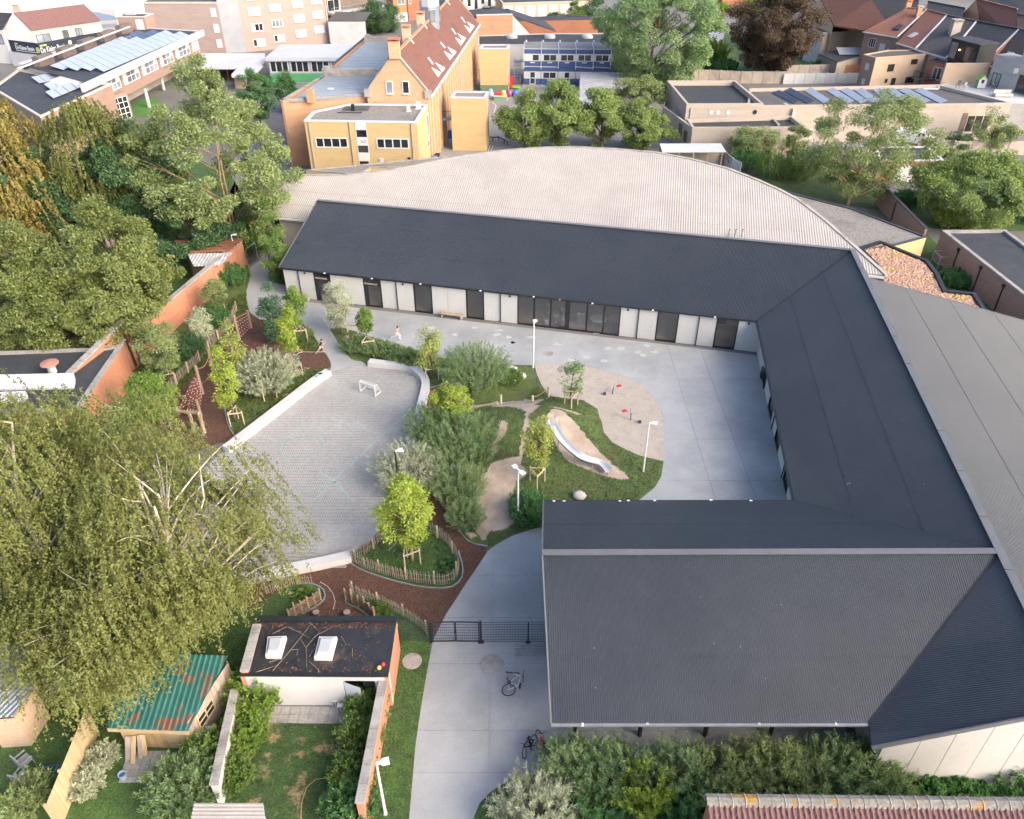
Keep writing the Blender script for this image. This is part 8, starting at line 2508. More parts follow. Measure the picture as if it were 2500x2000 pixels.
for zn,x,y,lab in(('h',850,895,'red-seated sand digger toy in the middle of the sand'),('h',975,1080,'red-seated sand digger toy nearer the sand corner')):
 p=W(zn,x,y,.02)
 t=thing('sand_digger',lab,'play digger',p,'sand diggers')
 MB().tube(p,p+UPZ*.55,.035).build('pivot',M['dark_metal'],t)
 dv=V3(-.45,.25,.1)if x>900 else V3(.45,.1,.1)
 MB().tube(p+UPZ*.45,p+UPZ*.5+dv,.025).build('seat_arm',M['galvanised'],t)
 MB().box(p+UPZ*.55+dv,(.34,.26,.06),rz=.5).build('seat',M['red_plastic'],t)
 MB().path([p+UPZ*.5,p+UPZ*.8-dv*.6,p+UPZ*.35-dv*1.4],.022,5).build('boom',M['galvanised'],t)
 MB().box(p+UPZ*.25-dv*1.4,(.2,.16,.2)).build('scoop',M['dark_metal'],t)
 MB().path([p+UPZ*.5,p+UPZ*.95+dv*.2],.014,5).build('lever',M['dark_metal'],t)
 # --- belongings on the seat wall
cp_b=W('gg',735,915,.46)
t=thing('play_scooter','small black toy left lying on the seat wall end','toy',cp_b)
MB().bar(cp_b+V3(-.18,-.05,.03),cp_b+V3(.15,.05,.03),.08,.04).build('deck',M['cloth_black'],t);MB().bar(cp_b+V3(.02,-.14,.03),cp_b+V3(-.02,.14,.03),.04,.04).build('bar',M['cloth_black'],t)
MB().box(W('gg',685,945,.5),(.22,.16,.07)).box(W('gg',680,950,.55),(.1,.1,.06)).solo('pale_bag',M['lightblue_plastic'],'pale blue bag lying beside the black toy on the seat wall','bag')
MB().bar(W('ff',300,1195,.05),W('ff',340,1215,.05),.1,.07).box(W('ff',322,1208,.1),(.12,.12,.06)).solo('orange_spade',M['orange_paint'],'orange toy spade left at the mulch edge','toy')
MB().bar(W('ff',1420,1238,.03),W('ff',1492,1210,.03),.05,.04).box(W('ff',1455,1224,.05),(.08,.08,.03)).solo('wooden_stick',M['wood_stake'],'pale wooden stick in the grass beside the long seat wall','stick')
# --- canteen furniture seen through the glazing
def round_table(label,u,dpt,r=.62,hgt=.74):
 p=up.p(u,.03,-dpt)
 t=thing('round_table',label,'table',p,'canteen tables')
 MB().lathe(p+UPZ*(hgt-.04),[(r,0),(r,.04)],24).build('table_top',M['white_plain'],t)
 for k in range(4):a_=k*math.pi/2+.5;MB().tube(p+Vector((r*.7*math.cos(a_),r*.7*math.sin(a_),0)),p+Vector((r*.7*math.cos(a_),r*.7*math.sin(a_),hgt-.04)),.025).build('leg',M['white_plain'],t)
def stool(label,u,dpt,hgt=.45,flip=False):
 p=up.p(u,.03,-dpt)
 t=thing('stool',label,'stool',p,'canteen stools')
 if flip:
  MB().lathe(p,[(.17,0),(.17,.03)],14).build('base',M['white_plain'],t);MB().tube(p,p+UPZ*.6,.025).build('stem',M['white_plain'],t)
  MB().lathe(p+UPZ*.6,[(.2,0),(.24,.06)],14).build('upturned_seat',M['white_plain'],t)
  for k in range(4):a_=k*1.57;MB().tube(p+Vector((.18*math.cos(a_),.18*math.sin(a_),.66)),p+Vector((.2*math.cos(a_),.2*math.sin(a_),1.05)),.02).build('upturned_leg',M['white_plain'],t)
 else:
  MB().lathe(p,[(.2,0),(.2,.03)],14).build('base',M['white_plain'],t);MB().tube(p,p+UPZ*hgt,.03).build('stem',M['white_plain'],t);MB().lathe(p+UPZ*hgt,[(.26,0),(.26,.05)],16).build('seat',M['white_plain'],t)
cu=lambda x:ub('h',x,440)
round_table('round white table behind the fourth canteen pane',cu(735),1.3,.75)
round_table('round white table behind the right end of the canteen glazing',cu(860),1.7,.75)
stool('tall round-topped stool behind the second canteen pane',cu(365),2.6,.74)
stool('round white stool nearest the thick canteen mullion',cu(500),.7,.55)
stool('round white stool farther back behind the third canteen pane',cu(470),2.2,.7)
stool('upturned stool with legs in the air behind the third pane',cu(437),1.0,.6,True)
MB().lathe(up.p(cu(373),.03,-.6),[(.2,0),(.22,.45),(.2,.45)],16).solo('pale_pouf',M['grey_panel'],'pale round pouf close behind the canteen glass','pouf')
rk=thing('coat_rack','white rail rack standing inside the canteen','rack',up.p(cu(612),0,-1.2))
for k in range(6):p=up.p(cu(612)-.3+k*.12,.03,-1.2);MB().tube(p,p+UPZ*1.1,.02).build('upright',M['white_plain'],rk)
MB().bar(up.p(cu(612)-.36,1.1,-1.2),up.p(cu(612)+.36,1.1,-1.2),.05,.05).build('top_rail',M['white_plain'],rk)
# --- toys and bins in the old school yard
def cone_toy(label,x,y,m):
 p=W('cc',x,y)
 MB().prism([(p.x-.6,p.y-.5),(p.x+.6,p.y-.5),(p.x+.6,p.y+.5),(p.x-.6,p.y+.5)],0,.05).lathe(p,[(.6,.05),(.3,.95),(.25,1.0)],8).solo('play_cone',M[m],label,'toy','coloured yard toys')
cone_toy('light blue play cone, leftmost of the coloured yard toys',165,1005,'lightblue_plastic')
cone_toy('yellow play cone behind the striped yard cube',300,1018,'yellow_plastic')
p=W('cc',240,1048)
t=thing('striped_cube','red white and green striped play cube in the old yard','toy',p)
for k,m_ in enumerate(('green_plastic','white_plain','red_plastic')):MB().box(p+UPZ*(.28+k*.4 if k==0 else .6+(k-1)*.33),(1.3,1.0,.55 if k==0 else .3)).build('stripe',M[m_],t)
for x,m_,lab in((360,'purple_plastic','purple round play barrel in the old yard'),(425,'blue_plastic','blue round play barrel, rightmost of the coloured toys')):
 p=W('cc',x,1012);MB().lathe(p,[(.5,0),(.55,.4),(.45,.85),(.3,.95)],14).solo('play_barrel',M[m_],lab,'toy','coloured yard toys',smooth=True)
rs_=thing('red_toy_slide','red plastic slide beside the farther stair tower','slide',W('cc',375,930))
p=W('cc',365,935);MB().slab([p+V3(-.3,-.2,.15),p+V3(.3,-.2,.15),p+V3(.6,2.4,1.4),p+V3(0,2.4,1.4)],.1).build('chute',M['red_plastic'],rs_);MB().box(p+V3(.3,2.6,.7),(.6,.3,1.4)).build('ladder',M['red_plastic'],rs_)
MB().box(W('cc',432,920,.15),(1.4,1.0,.3)).box(W('cc',432,920,.33),(1.2,.8,.06)).solo('green_sandbox',M['lime_plastic'],'bright green low play box by the metal stair','toy')
p=W('cc',645,893)
bt=thing('blue_play_table','blue plastic play table tipped against the blue containers','toy',p)
MB().box(p+UPZ*.5,(1.4,.15,1.0),rz=.2).build('table_top',M['blue_plastic'],bt);MB().bar(p+V3(-.6,-.3,.05),p+V3(.6,-.1,.9),.1,.1).build('leg',M['lightblue_plastic'],bt)
for zn,x,y,lab,m_ in(('z4',160,1180,'blue bin between old school and the nearer tower','blue_plastic'),('b',1045,1020,'blue bin at the foot of the old school wall','blue_plastic'),('b',1060,1005,'black bin behind the blue one at the school wall','cloth_black')):
 p=W(zn,x,y);t=thing('wheelie_bin',lab,'bin',p)
 MB().prism([(p.x-.3,p.y-.3),(p.x+.3,p.y-.3),(p.x+.3,p.y+.3),(p.x-.3,p.y+.3)],0,1.0).build('body',M[m_],t);MB().box(p+UPZ*1.05,(.7,.72,.1)).build('lid',M[m_],t)
bm=thing('balance_course','dark wavy balance beam in the old school yard','play beam',W('z4',1150,1200))
pts=[W('z4',x,y,.5)for x,y in((960,1140),(1060,1175),(1180,1160),(1300,1215),(1370,1255))]
MB().path(pts,.09,6).build('beam',M['dark_metal'],bm)
for p in pts:MB().tube(xy(p),p,.06).build('leg',M['dark_metal'],bm)
hop=bpy.data.objects.new('yard_markings',None);col.objects.link(hop);hop['kind']='structure';BASE[hop]=V3(0,0,0)
def yline(zn,pts,w=.12):
 mb=MB()
 for(x0,y0),(x1,y1)in zip(pts[:-1],pts[1:]):
  a_,b_=W(zn,x0,y0),W(zn,x1,y1);d=(b_-a_).normalized()*.5*w;s_=V3(-d.y,d.x,0)
  mb.add([a_-s_,b_-s_,b_+s_,a_+s_],[(0,1,2,3)])
 for i,v in enumerate(mb.v):mb.v[i]=(v[0],v[1],.004+yline.z)
 yline.z+=.0012
 mb.build('painted_line',M['line_white'],hop)
yline.z=0.0
for pts in(((1020,430),(1060,430),(1130,500),(1080,660),(1270,700),(1330,560),(1310,500)),((970,740),(1020,740),(1000,820)),((1060,710),(1240,720),(1290,640)),((960,1470),(1010,1330)),((1020,1470),(1070,1330)),((1250,740),(1230,810))):
 yline('z4',pts)
yline('a',((1665,960),(1790,960)))
yline('cc',((330,1060),(350,1030),(640,1030),(620,1090)))
# --- stake tripods round the young trees (crowns follow below)
stk=thing('tree_stakes','','tree stakes',(0,0,0))
BASE[stk]=V3(0,0,0)
tri=[Vector((.55*math.cos(a_),.55*math.sin(a_),0))for a_ in(R(90),R(210),R(330))]
for p in tri:MB().tube(p,p+UPZ*1.25,.045,.04,8).build('stake',M['wood_stake'],stk)
for i in range(3):
 MB().bar(tri[i]*1.08+UPZ*1.12,tri[(i+1)%3]*1.08+UPZ*1.12,.035,.09).build('crossbar',M['wood_stake'],stk)
STAKES=[('ff',1570,1020,'wooden tree stakes beside the child in navy by the seat wall',.3),('ff',955,1530,'wooden tree stakes at the near end of the left grass strip',.2),('ff',1290,1260,'wooden tree stakes beneath the round silver willow',.5),('ff',1010,1150,'wooden tree stakes half behind the round silver willow',.9),('ff',235,1120,'wooden tree stakes beside the paling fence, nearest of three',.4),('ff',600,690,'wooden tree stakes beside the paling fence, middle of three',.4),('ff',770,385,'wooden tree stakes beside the paling fence, farthest of three',.4),('ff',170,1580,'wooden tree stakes beneath the bright green tree at mulch edge',.4),('gg',465,430,'wooden tree stakes on the small grass island by the path',.2),('gg',1190,400,'wooden tree stakes beneath the silver willow by the path',.8),('gg',1440,590,'wooden tree stakes beneath the small dense round tree',.3),('p',800,395,'wooden tree stakes under the pale yellow young tree',.2),('h',555,1040,'wooden tree stakes on the mound at the sand edge',1.0),('h',320,1530,'wooden tree stakes below the slide near the two-headed lamp',1.0),('l',1088,610,'wooden tree stakes in the fenced grass island',.5)]
for i,(zn,x,y,lab,rz_)in enumerate(STAKES):
 p=W(zn,x,y);p.z=float(mound_z(p.x,p.y))if zn in('h',)else 0
 if i==0:stk.location=p;stk.rotation_euler=(0,0,rz_);stk['label']=lab;stk['group']='stakes round young trees'
 else:copy_tree(stk,p,rz_,None,None,lab,'stakes round young trees')
 # ------------------------------------------------------------------ vegetation
leafmat('leaf_birch',(.066,.087,.021),(.216,.236,.069))
leafmat('leaf_birch_warm',(.100,.094,.022),(.300,.252,.072))
leafmat('leaf_olive',(.069,.100,.027),(.240,.282,.090))
leafmat('leaf_mid',(.049,.108,.028),(.188,.278,.068))
leafmat('leaf_dark',(.024,.069,.033),(.094,.175,.068))
leafmat('leaf_bluegreen',(.024,.086,.052),(.113,.208,.101))
leafmat('leaf_bright',(.069,.131,.022),(.216,.324,.060))
leafmat('leaf_linden',(.075,.131,.035),(.276,.360,.114))
leafmat('leaf_lime',(.106,.169,.022),(.348,.432,.072))
leafmat('leaf_silver',(.13,.16,.095),(.46,.49,.33),trans=.25)
leafmat('leaf_willow',(.062,.125,.050),(.240,.336,.144))
leafmat('leaf_copper',(.03,.021,.016),(.14,.1,.06))
leafmat('leaf_ash',(.075,.125,.037),(.300,.360,.144))
leafmat('leaf_yellowgreen',(.112,.163,.031),(.372,.420,.108))
leafmat('leaf_shadegreen',(.029,.108,.037),(.133,.270,.090))
leafmat('flower_white',(.5,.5,.42),(.75,.75,.68),trans=.1)
leafmat('flower_pink',(.4,.06,.12),(.6,.15,.22),trans=.1)
leafmat('dry_plume',(.3,.2,.16),(.5,.38,.32),trans=.1)
leafmat('grass_blade',(.025,.06,.01),(.1,.14,.03),trans=.25)
def rows3(a):return a/np.maximum(np.linalg.norm(a,axis=1,keepdims=True),1e-9)
def leaf_mesh(name,P_,T_,L_,wd,mat_,rg,N_=None):
 """pointed leaves: P roots, T growth directions, L lengths, wd width ratio"""
 n=len(P_)
 if N_ is None:N_=rows3(rg.normal(size=(n,3)))
 S_=rows3(np.cross(T_,N_))
 L_=np.broadcast_to(L_,(n,))[:,None]
 Wd=L_*wd*.5
 V=np.empty((n,3,3),np.float32)
 V[:,0]=P_-S_*Wd
 V[:,1]=P_+S_*Wd
 V[:,2]=P_+T_*L_
 me=bpy.data.meshes.new(name)
 me.vertices.add(3*n);me.vertices.foreach_set('co',V.ravel())
 me.loops.add(3*n);me.loops.foreach_set('vertex_index',np.arange(3*n,dtype=np.int32))
 me.polygons.add(n);me.polygons.foreach_set('loop_start',np.arange(0,3*n,3,dtype=np.int32))
 me.update();me.validate()
 me.materials.append(mat_)
 return me
def bez(a,b,c,n=5):return[a*(1-t)**2+b*2*t*(1-t)+c*t*t for t in np.linspace(0,1,n)]
def tree(name,label,base,H,rx,ry=None,zlo=.25,leaf='leaf_mid',bark='bark',n_cl=70,per=200,ls=.16,lw=.7,seed=1,droop=0.0,strand=0,clr=.55,trunk_r=None,shape=1.0,lean=(0,0),group='trees',bare=0.0,top_bias=0.0,cat='tree',multi=1,scale_h=1.0,inner=.35):
 """trunk with limbs reaching leaf clumps spread through an uneven crown"""
 rg=np.random.default_rng(seed)
 ry=ry or rx
 base=Vector(base)
 t=thing(name,label,cat,base,group)
 z0=H*zlo
 cz,rz_=(z0+H)/2,(H-z0)/2
 # clump centres in a lumpy ellipsoid, denser near the surface
 dirs=rows3(rg.normal(size=(n_cl,3)))
 rad=rg.uniform(inner,1.0,n_cl)**.5
 lump=1+.16*np.sin(dirs[:,0]*3.1+seed)+.13*np.sin(dirs[:,1]*4.3+seed*2)+.1*np.sin(dirs[:,2]*5+seed)
 C=dirs*(rad*lump*1.02)[:,None]
 zz=C[:,2]
 tap=np.clip(1-shape*.5*np.clip(zz,0,1)**1.5-.25*np.clip(-zz,0,1),.2,1.2)
 cen=np.stack([C[:,0]*rx*tap+lean[0]*(zz+1)/2,C[:,1]*ry*tap+lean[1]*(zz+1)/2,cz+C[:,2]*rz_],1)
 tr=trunk_r or max(.04,H*.016)
 w=MB()
 trunks=[]
 for m in range(multi):
  off=np.array([rg.normal()*.15*(multi>1)*rx,rg.normal()*.15*(multi>1)*ry,0])
  topp=np.array([lean[0]*.8,lean[1]*.8,z0+(H-z0)*.82])+off*1.3
  pts=[np.array([off[0]*.3,off[1]*.3,-.05]),np.array([off[0]*.6+rg.normal()*tr,off[1]*.6+rg.normal()*tr,z0*.6+.1]),(topp*.5+np.array([0,0,z0*.3]))+rg.normal(size=3)*tr,topp]
  path=bez(pts[0],pts[1],pts[2],5)[:-1]+bez(pts[2],(pts[2]+topp)/2+rg.normal(size=3)*tr*2,topp,5)
  rad_=np.linspace(tr,tr*.18,len(path))
  w.path([base+Vector(p)for p in path],list(rad_),7)
  trunks.append(path)
 nb=int(min(n_cl,64))
 order=rg.permutation(n_cl)[:nb]
 for j in order:
  path=trunks[int(rg.integers(len(trunks)))]
  c=cen[j]
  zt=np.clip(c[2]-np.hypot(c[0],c[1])*.75,z0*.55,H*.8)
  i=int(np.argmin([abs(p[2]-zt)for p in path]))
  a=np.array(path[i])
  mid=(a*.45+c*.55)+np.array([rg.normal()*.03*H,rg.normal()*.03*H,.06*H*rg.uniform(-.2,1)])
  r0=tr*.36*(1-.5*a[2]/H)
  w.path([base+Vector(p)for p in bez(a,mid,c,5)],list(np.linspace(max(.012,r0),.008,5)),5)
 w.build('trunk',M[bark],t,smooth=True)
 # leaves
 keep=rg.random(n_cl)>=bare
 cc_=cen[keep]
 if strand:
 # hanging twigs
  K=len(cc_)*strand
  root=np.repeat(cc_,strand,0)+rg.normal(size=(K,3))*np.array([clr,clr,clr*.6])
  ln=rg.uniform(.45,1.0,K)*droop
  out=rows3(root*np.array([1,1,0])+rg.normal(size=(K,3))*.5)
  tt_=rg.random((K,per))
  Q=root[:,None,:]+out[:,None,:]*(tt_*.35*ln[:,None])[...,None]
  Q[...,2]+=(.12*tt_-tt_**1.5)*ln[:,None]
  Q+=rg.normal(size=Q.shape)*.045
  Q=Q.reshape(-1,3)
  T_=rows3(rg.normal(size=Q.shape)*.6+np.array([0,0,-1.0]))
 else:
  nper=(per*rg.uniform(.6,1.4,len(cc_))).astype(int)
  idx=np.repeat(np.arange(len(cc_)),nper)
  sc=rg.uniform(.7,1.3,len(cc_))*clr
  G=rg.normal(size=(len(idx),3))
  G=rows3(G)*(rg.random(len(idx))**.45)[:,None]
  G[:,2]*=.65
  Q=cc_[idx]+G*sc[idx][:,None]
  Q[:,2]-=droop*np.hypot(G[:,0],G[:,1])**2*sc[idx]
  T_=rows3(rows3(G)*.9+rg.normal(size=Q.shape)*.7+np.array([0,0,-.25-droop]))
 Q[:,2]=np.maximum(Q[:,2],.05)
 L_=ls*rg.uniform(.6,1.3,len(Q))
 N_=rows3(rows3(Q-np.array([lean[0]*.5,lean[1]*.5,cz]))*.6+np.array([0,0,.75])+rg.normal(size=Q.shape)*.5)
 me=leaf_mesh('crown',Q,T_,L_,lw,M[leaf],rg,N_)
 o=link('crown',me,t)
 return t
def shoots(name,label,base,rb,h,n=160,per=34,leaf='leaf_willow',ls=.13,lw=.28,seed=1,spread=.6,group='shrubs',stem='bark',cat='shrub',curve=.35,flowers=None,ell=(1,1),lo=.15):
 """many-stemmed shrub: rods rising from the ground, set with leaves along their length"""
 rg=np.random.default_rng(seed)
 base=Vector(base)
 t=thing(name,label,cat,base,group)
 a_=rg.uniform(0,2*math.pi,n)
 r_=np.sqrt(rg.random(n))*rb
 root=np.stack([r_*np.cos(a_)*ell[0],r_*np.sin(a_)*ell[1],np.zeros(n)],1)
 rr=r_/max(rb,1e-6)
 out=np.stack([np.cos(a_)*ell[0],np.sin(a_)*ell[1],np.zeros(n)],1)
 hh=h*rg.uniform(.6,1.0,n)*(1-.4*rr**2)
 tip=root*.6+out*(spread*h*(rr*.8+rg.uniform(0,.25,n)))[:,None]+np.stack([rg.normal(0,.08*h,n),rg.normal(0,.08*h,n),hh],1)
 mid=(root+tip)/2+np.stack([np.zeros(n),np.zeros(n),hh*curve],1)
 w=MB()
 for k in range(0,n,4):w.path([base+Vector(p)for p in bez(root[k]*.5,mid[k],tip[k],4)],[.022,.016,.011,.005],4)
 w.build('stems',M[stem],t)
 tt_=lo+(1-lo)*rg.random((n,per))**.8
 Q=root[:,None]*((1-tt_)**2)[...,None]+mid[:,None]*(2*tt_*(1-tt_))[...,None]+tip[:,None]*(tt_**2)[...,None]
 dirn=rows3((tip-mid))[:,None,:].repeat(per,1)
 side=rg.normal(size=Q.shape)
 Q=(Q+side*.035).reshape(-1,3)
 T_=rows3(dirn.reshape(-1,3)*.8+rows3(side.reshape(-1,3))*.8+np.array([0,0,.1]))
 Q[:,2]=np.maximum(Q[:,2],.03)
 N_=rows3(rows3(Q-np.array([0,0,h*.4]))*.5+np.array([0,0,.7])+rg.normal(size=Q.shape)*.5)
 link('foliage',leaf_mesh('foliage',Q,T_,ls*rg.uniform(.6,1.25,len(Q)),lw,M[leaf],rg,N_),t)
 if flowers:
  k=rg.choice(len(Q),flowers[1],replace=False)
  link('blossom',leaf_mesh('blossom',Q[k]+np.array([0,0,.03]),rows3(rg.normal(size=(len(k),3))),.1,.9,M[flowers[0]],rg),t)
 return t
def G0(zn,x,y):return W(zn,x,y)
def tree_px(name,label,zb,b,zt,tp,wpx,grow=1.12,**kw):
 """foot seen at b, tip seen at tp, crown wpx photo pixels wide"""
 B_=W(zb,*b)
 o=ZONE[zt];X_,Y_=o[0]+tp[0]*o[2],o[1]+tp[1]*o[2]
 H=tall2(B_,X_,Y_)
 mid_z=H*.55
 dist=float(np.dot(np.array([B_.x,B_.y,mid_z])-CAM,FWD))
 rx=wpx*dist/FPX/2*grow
 return tree(name,label,B_,H,rx,**kw)
def tall2(B_,X_,Y_):
 d=ray('S',X_,Y_)
 Bn=np.array([B_.x,B_.y])
 k=(Bn@Bn)/(d[:2]@Bn)
 return float((CAM+d*k)[2])
 # ---- left mass of tall trees
GL='tall trees on the left'
tree_px('birch_tree','tall weeping birch with yellowed leaves at the far left edge','D',(35,560),'D',(30,130),230,leaf='leaf_birch_warm',bark='bark_birch',n_cl=150,per=34,strand=12,droop=2.6,ls=.24,seed=11,grow=1.25,group=GL,shape=.7,clr=.6,zlo=.12)
tree_px('birch_tree','slender birch with two pale trunks before the solar roof','D',(235,520),'D',(195,168),200,leaf='leaf_birch',bark='bark_birch',n_cl=120,per=32,strand=11,droop=2.0,ls=.2,seed=12,grow=1.15,group=GL,multi=2,shape=1.0,clr=.5,zlo=.2)
tree_px('broad_tree','dark shaded tree between birch and the bare-branched tree','D',(300,520),'D',(310,225),210,leaf='leaf_dark',n_cl=70,per=380,ls=.24,seed=13,group=GL,shape=.6,clr=.95,zlo=.05)
tree_px('ash_tree','large tree with bare tan branches on its left side','D',(490,515),'D',(465,160),330,leaf='leaf_ash',bark='bark_warm',n_cl=230,per=380,ls=.22,seed=14,group=GL,shape=.6,clr=1.0,zlo=.03,bare=.04,grow=1.3,inner=.5,trunk_r=.15,multi=2)
tree_px('dark_tree','dense dark green tree filling the gap behind the round trees','D',(160,530),'D',(140,300),230,leaf='leaf_dark',n_cl=80,per=380,ls=.24,seed=15,group=GL,shape=.5,clr=1.0,zlo=.03)
tree_px('dark_tree','dark bushy tree at the foot of the bare-branched tree','D',(420,560),'D',(400,400),200,leaf='leaf_dark',n_cl=60,per=360,ls=.22,seed=16,group=GL,shape=.5,clr=.8,zlo=.03)
tree_px('dark_tree','dark green tree beside the side yard and hall corner','D',(560,500),'D',(565,390),130,leaf='leaf_bluegreen',n_cl=45,per=220,ls=.17,seed=17,group=GL,shape=.5,clr=.7,zlo=.03)
tree_px('yellow_green_tree','yellow-green shrub tree low at the far left edge','D',(25,580),'D',(25,440),110,leaf='leaf_yellowgreen',n_cl=35,per=220,ls=.17,seed=18,group=GL,shape=.3,clr=.8,zlo=.03)
tree_px('maple_tree','big round olive-green tree behind the brick wall, right half','D',(290,715),'D',(300,425),260,leaf='leaf_olive',n_cl=140,per=420,ls=.2,seed=21,group=GL,shape=.5,clr=.85,zlo=.02)
tree_px('maple_tree','big round olive-green tree nearest the left edge','D',(100,745),'D',(110,470),260,leaf='leaf_olive',n_cl=130,per=420,ls=.2,seed=22,group=GL,shape=.5,clr=.85,zlo=.02)
tree_px('maple_tree','lower olive-green tree spilling over the dark workshop roof','D',(215,760),'D',(215,560),250,leaf='leaf_olive',n_cl=90,per=420,ls=.2,seed=23,group=GL,shape=.3,clr=.85,zlo=.02)
tree_px('conifer_clump','dark feathery tree behind the big round trees','D',(215,500),'D',(250,390),150,leaf='leaf_bluegreen',n_cl=50,per=200,ls=.18,seed=24,group=GL,shape=.8,clr=.7,zlo=.03)
shoots('dry_plume_shrub','shrub with dry pinkish plumes behind the red pergola',W('f',1370,330),1.6,2.6,120,24,'dry_plume',.12,.5,31,.5,'garden shrubs')
shoots('laurel_hedge','bright green hedge behind the red pergola',W('f',1180,340),2.6,2.2,220,40,'leaf_mid',.17,.6,32,.5,'garden shrubs')
shoots('laurel_hedge','dark ivy mass at the end of the long brick wall',W('f',1560,420),1.8,3.6,200,44,'leaf_mid',.18,.6,33,.35,'garden shrubs')
shoots('laurel_hedge','tall dark hedge between ivy and hall corner',W('f',1610,300),2.0,4.4,200,44,'leaf_dark',.2,.6,34,.35,'garden shrubs')
# ---- foreground birches
GB='weeping birches in the foreground'
birch1=tree('birch_tree','large weeping birch with white forked trunk over the ball court',W('S',482,1535),12.5,5.0,4.8,zlo=.12,leaf='leaf_birch',bark='bark_birch',n_cl=190,per=40,strand=12,droop=2.2,ls=.12,seed=41,clr=.55,trunk_r=.24,multi=3,shape=.5,lean=(1.2,.2),group=GB,bare=.1)
tree('birch_tree','dense weeping birch at the left edge over the sheds',W('S',110,1480),15.0,6.4,5.6,zlo=.08,leaf='leaf_birch',bark='bark_birch',n_cl=240,per=42,strand=13,droop=2.4,ls=.125,seed=42,clr=.6,trunk_r=.24,multi=2,shape=.5,group=GB)
tree('birch_tree','darker birch behind the two nearest ones by the seat wall',W('S',300,1330),10.5,4.8,4.2,zlo=.08,leaf='leaf_olive',bark='bark_birch',n_cl=170,per=40,strand=12,droop=1.9,ls=.12,seed=43,clr=.55,trunk_r=.18,multi=2,shape=.5,group=GB)
tree('birch_tree','low birch hanging over the green shed roof',W('S',290,1640),8.5,4.4,3.8,zlo=.2,leaf='leaf_birch',bark='bark_birch',n_cl=170,per=40,strand=12,droop=2.0,ls=.12,seed=44,clr=.55,trunk_r=.16,multi=2,shape=.4,group=GB,lean=(1.4,-1.6))
# dead pale branches showing through
for k,(zn,pts,lab)in enumerate((('i',((910,1220,5),(905,1040,7.2),(880,950,8),(925,870,8.8),(940,775,9.6)),'bare pale upright branch rising through the birch'),('i',((500,1430,5),(640,1380,6),(740,1240,7),(860,1180,7.6)),'bare pale branch reaching left out of the birch'),('i',((1270,1525,.4),(1210,1300,3.2),(1200,1220,4.6),(1240,1000,8.0),(1350,900,9.2),(1320,700,10.6),(1310,560,11.4)),'main pale forked stem of the large birch'),('i',((1200,1230,4.4),(1270,1080,7),(1370,980,8.6)),'right fork of pale birch stem'),('i',((0,1370,4.5),(120,1280,5.6),(200,1210,6.4)),'bare pale twig spray at the left edge'),('i',((1010,635,10.4),(1050,700,9.6),(1060,800,8.6),(1100,880,7.4)),'thin bare pale stem above the birch'),('i',((590,1200,6.5),(640,1110,7),(760,1070,7.6),(860,1100,7.2)),'curling bare pale branch in the birch'))):
 pp_=[W(zn,x,y,z)for x,y,z in pts]
 pp_=smooth_loop(pp_,1,closed=False)
 r0=.1 if k==2 else .038
 mb=MB().path(pp_,list(np.linspace(r0,.018,len(pp_))),7)
 rg_=random.Random(k)
 if k!=2:
  for j in range(5):
   p=pp_[rg_.randrange(len(pp_)//3,len(pp_))]
   q_=p+Vector((rg_.uniform(-.9,.9),rg_.uniform(-.6,.6),rg_.uniform(-.4,.5)))
   mb.path([p,(p+q_)/2+V3(0,0,.12),q_],[.022,.015,.007],5)
 mb.build('bare_branch',M['bark_birch'],birch1,smooth=True)
 # ---- trees at the top and right
GT='trees behind the school'
tree_px('lime_tree','young lime tree, leftmost of the row behind the hall','b',(1600,930),'b',(1600,590),112,grow=1.2,leaf='leaf_linden',n_cl=80,per=380,ls=.22,seed=51,group=GT,shape=.8,clr=.95,zlo=.1)
tree_px('lime_tree','young lime tree, second of the row behind the hall','b',(1800,930),'b',(1850,505),112,grow=1.2,leaf='leaf_linden',n_cl=80,per=380,ls=.22,seed=52,group=GT,shape=.8,clr=.95,zlo=.1)
tree_px('lime_tree','young lime tree, third of the row behind the hall','c',(60,1430),'c',(70,870),112,grow=1.2,leaf='leaf_linden',n_cl=80,per=380,ls=.22,seed=53,group=GT,shape=.8,clr=.95,zlo=.1)
tree_px('lime_tree','lime tree nearest the beige building, right of the row','c',(470,1440),'c',(480,1010),112,grow=1.2,leaf='leaf_linden',n_cl=80,per=380,ls=.22,seed=54,group=GT,shape=1.1,clr=.75,zlo=.1)
tree_px('lime_tree','pale-topped tall lime tree below the great poplar','c',(400,1150),'c',(380,700),112,grow=1.2,leaf='leaf_ash',n_cl=55,per=260,ls=.22,seed=55,group=GT,shape=1.3,clr=.8,zlo=.1)
tree_px('poplar_tree','great dark poplar beside the blue containers','c',(530,880),'c',(620,-250),215,leaf='leaf_willow',n_cl=230,per=420,ls=.28,seed=56,group=GT,shape=.4,clr=1.35,zlo=.03,grow=1.3,inner=.5,trunk_r=.4,droop=.5)
tree_px('copper_beech','great dark copper beech above the concrete fence','c',(1650,740),'c',(1640,-220),205,leaf='leaf_copper',n_cl=200,per=420,ls=.28,seed=57,group=GT,shape=.9,clr=1.25,zlo=.03,trunk_r=.4)
tree_px('green_tree','light green tree between poplar and copper beech','c',(1080,320),'c',(1080,-60),90,leaf='leaf_bright',n_cl=50,per=240,ls=.28,seed=58,group=GT,shape=.8,clr=1.1,zlo=.05)
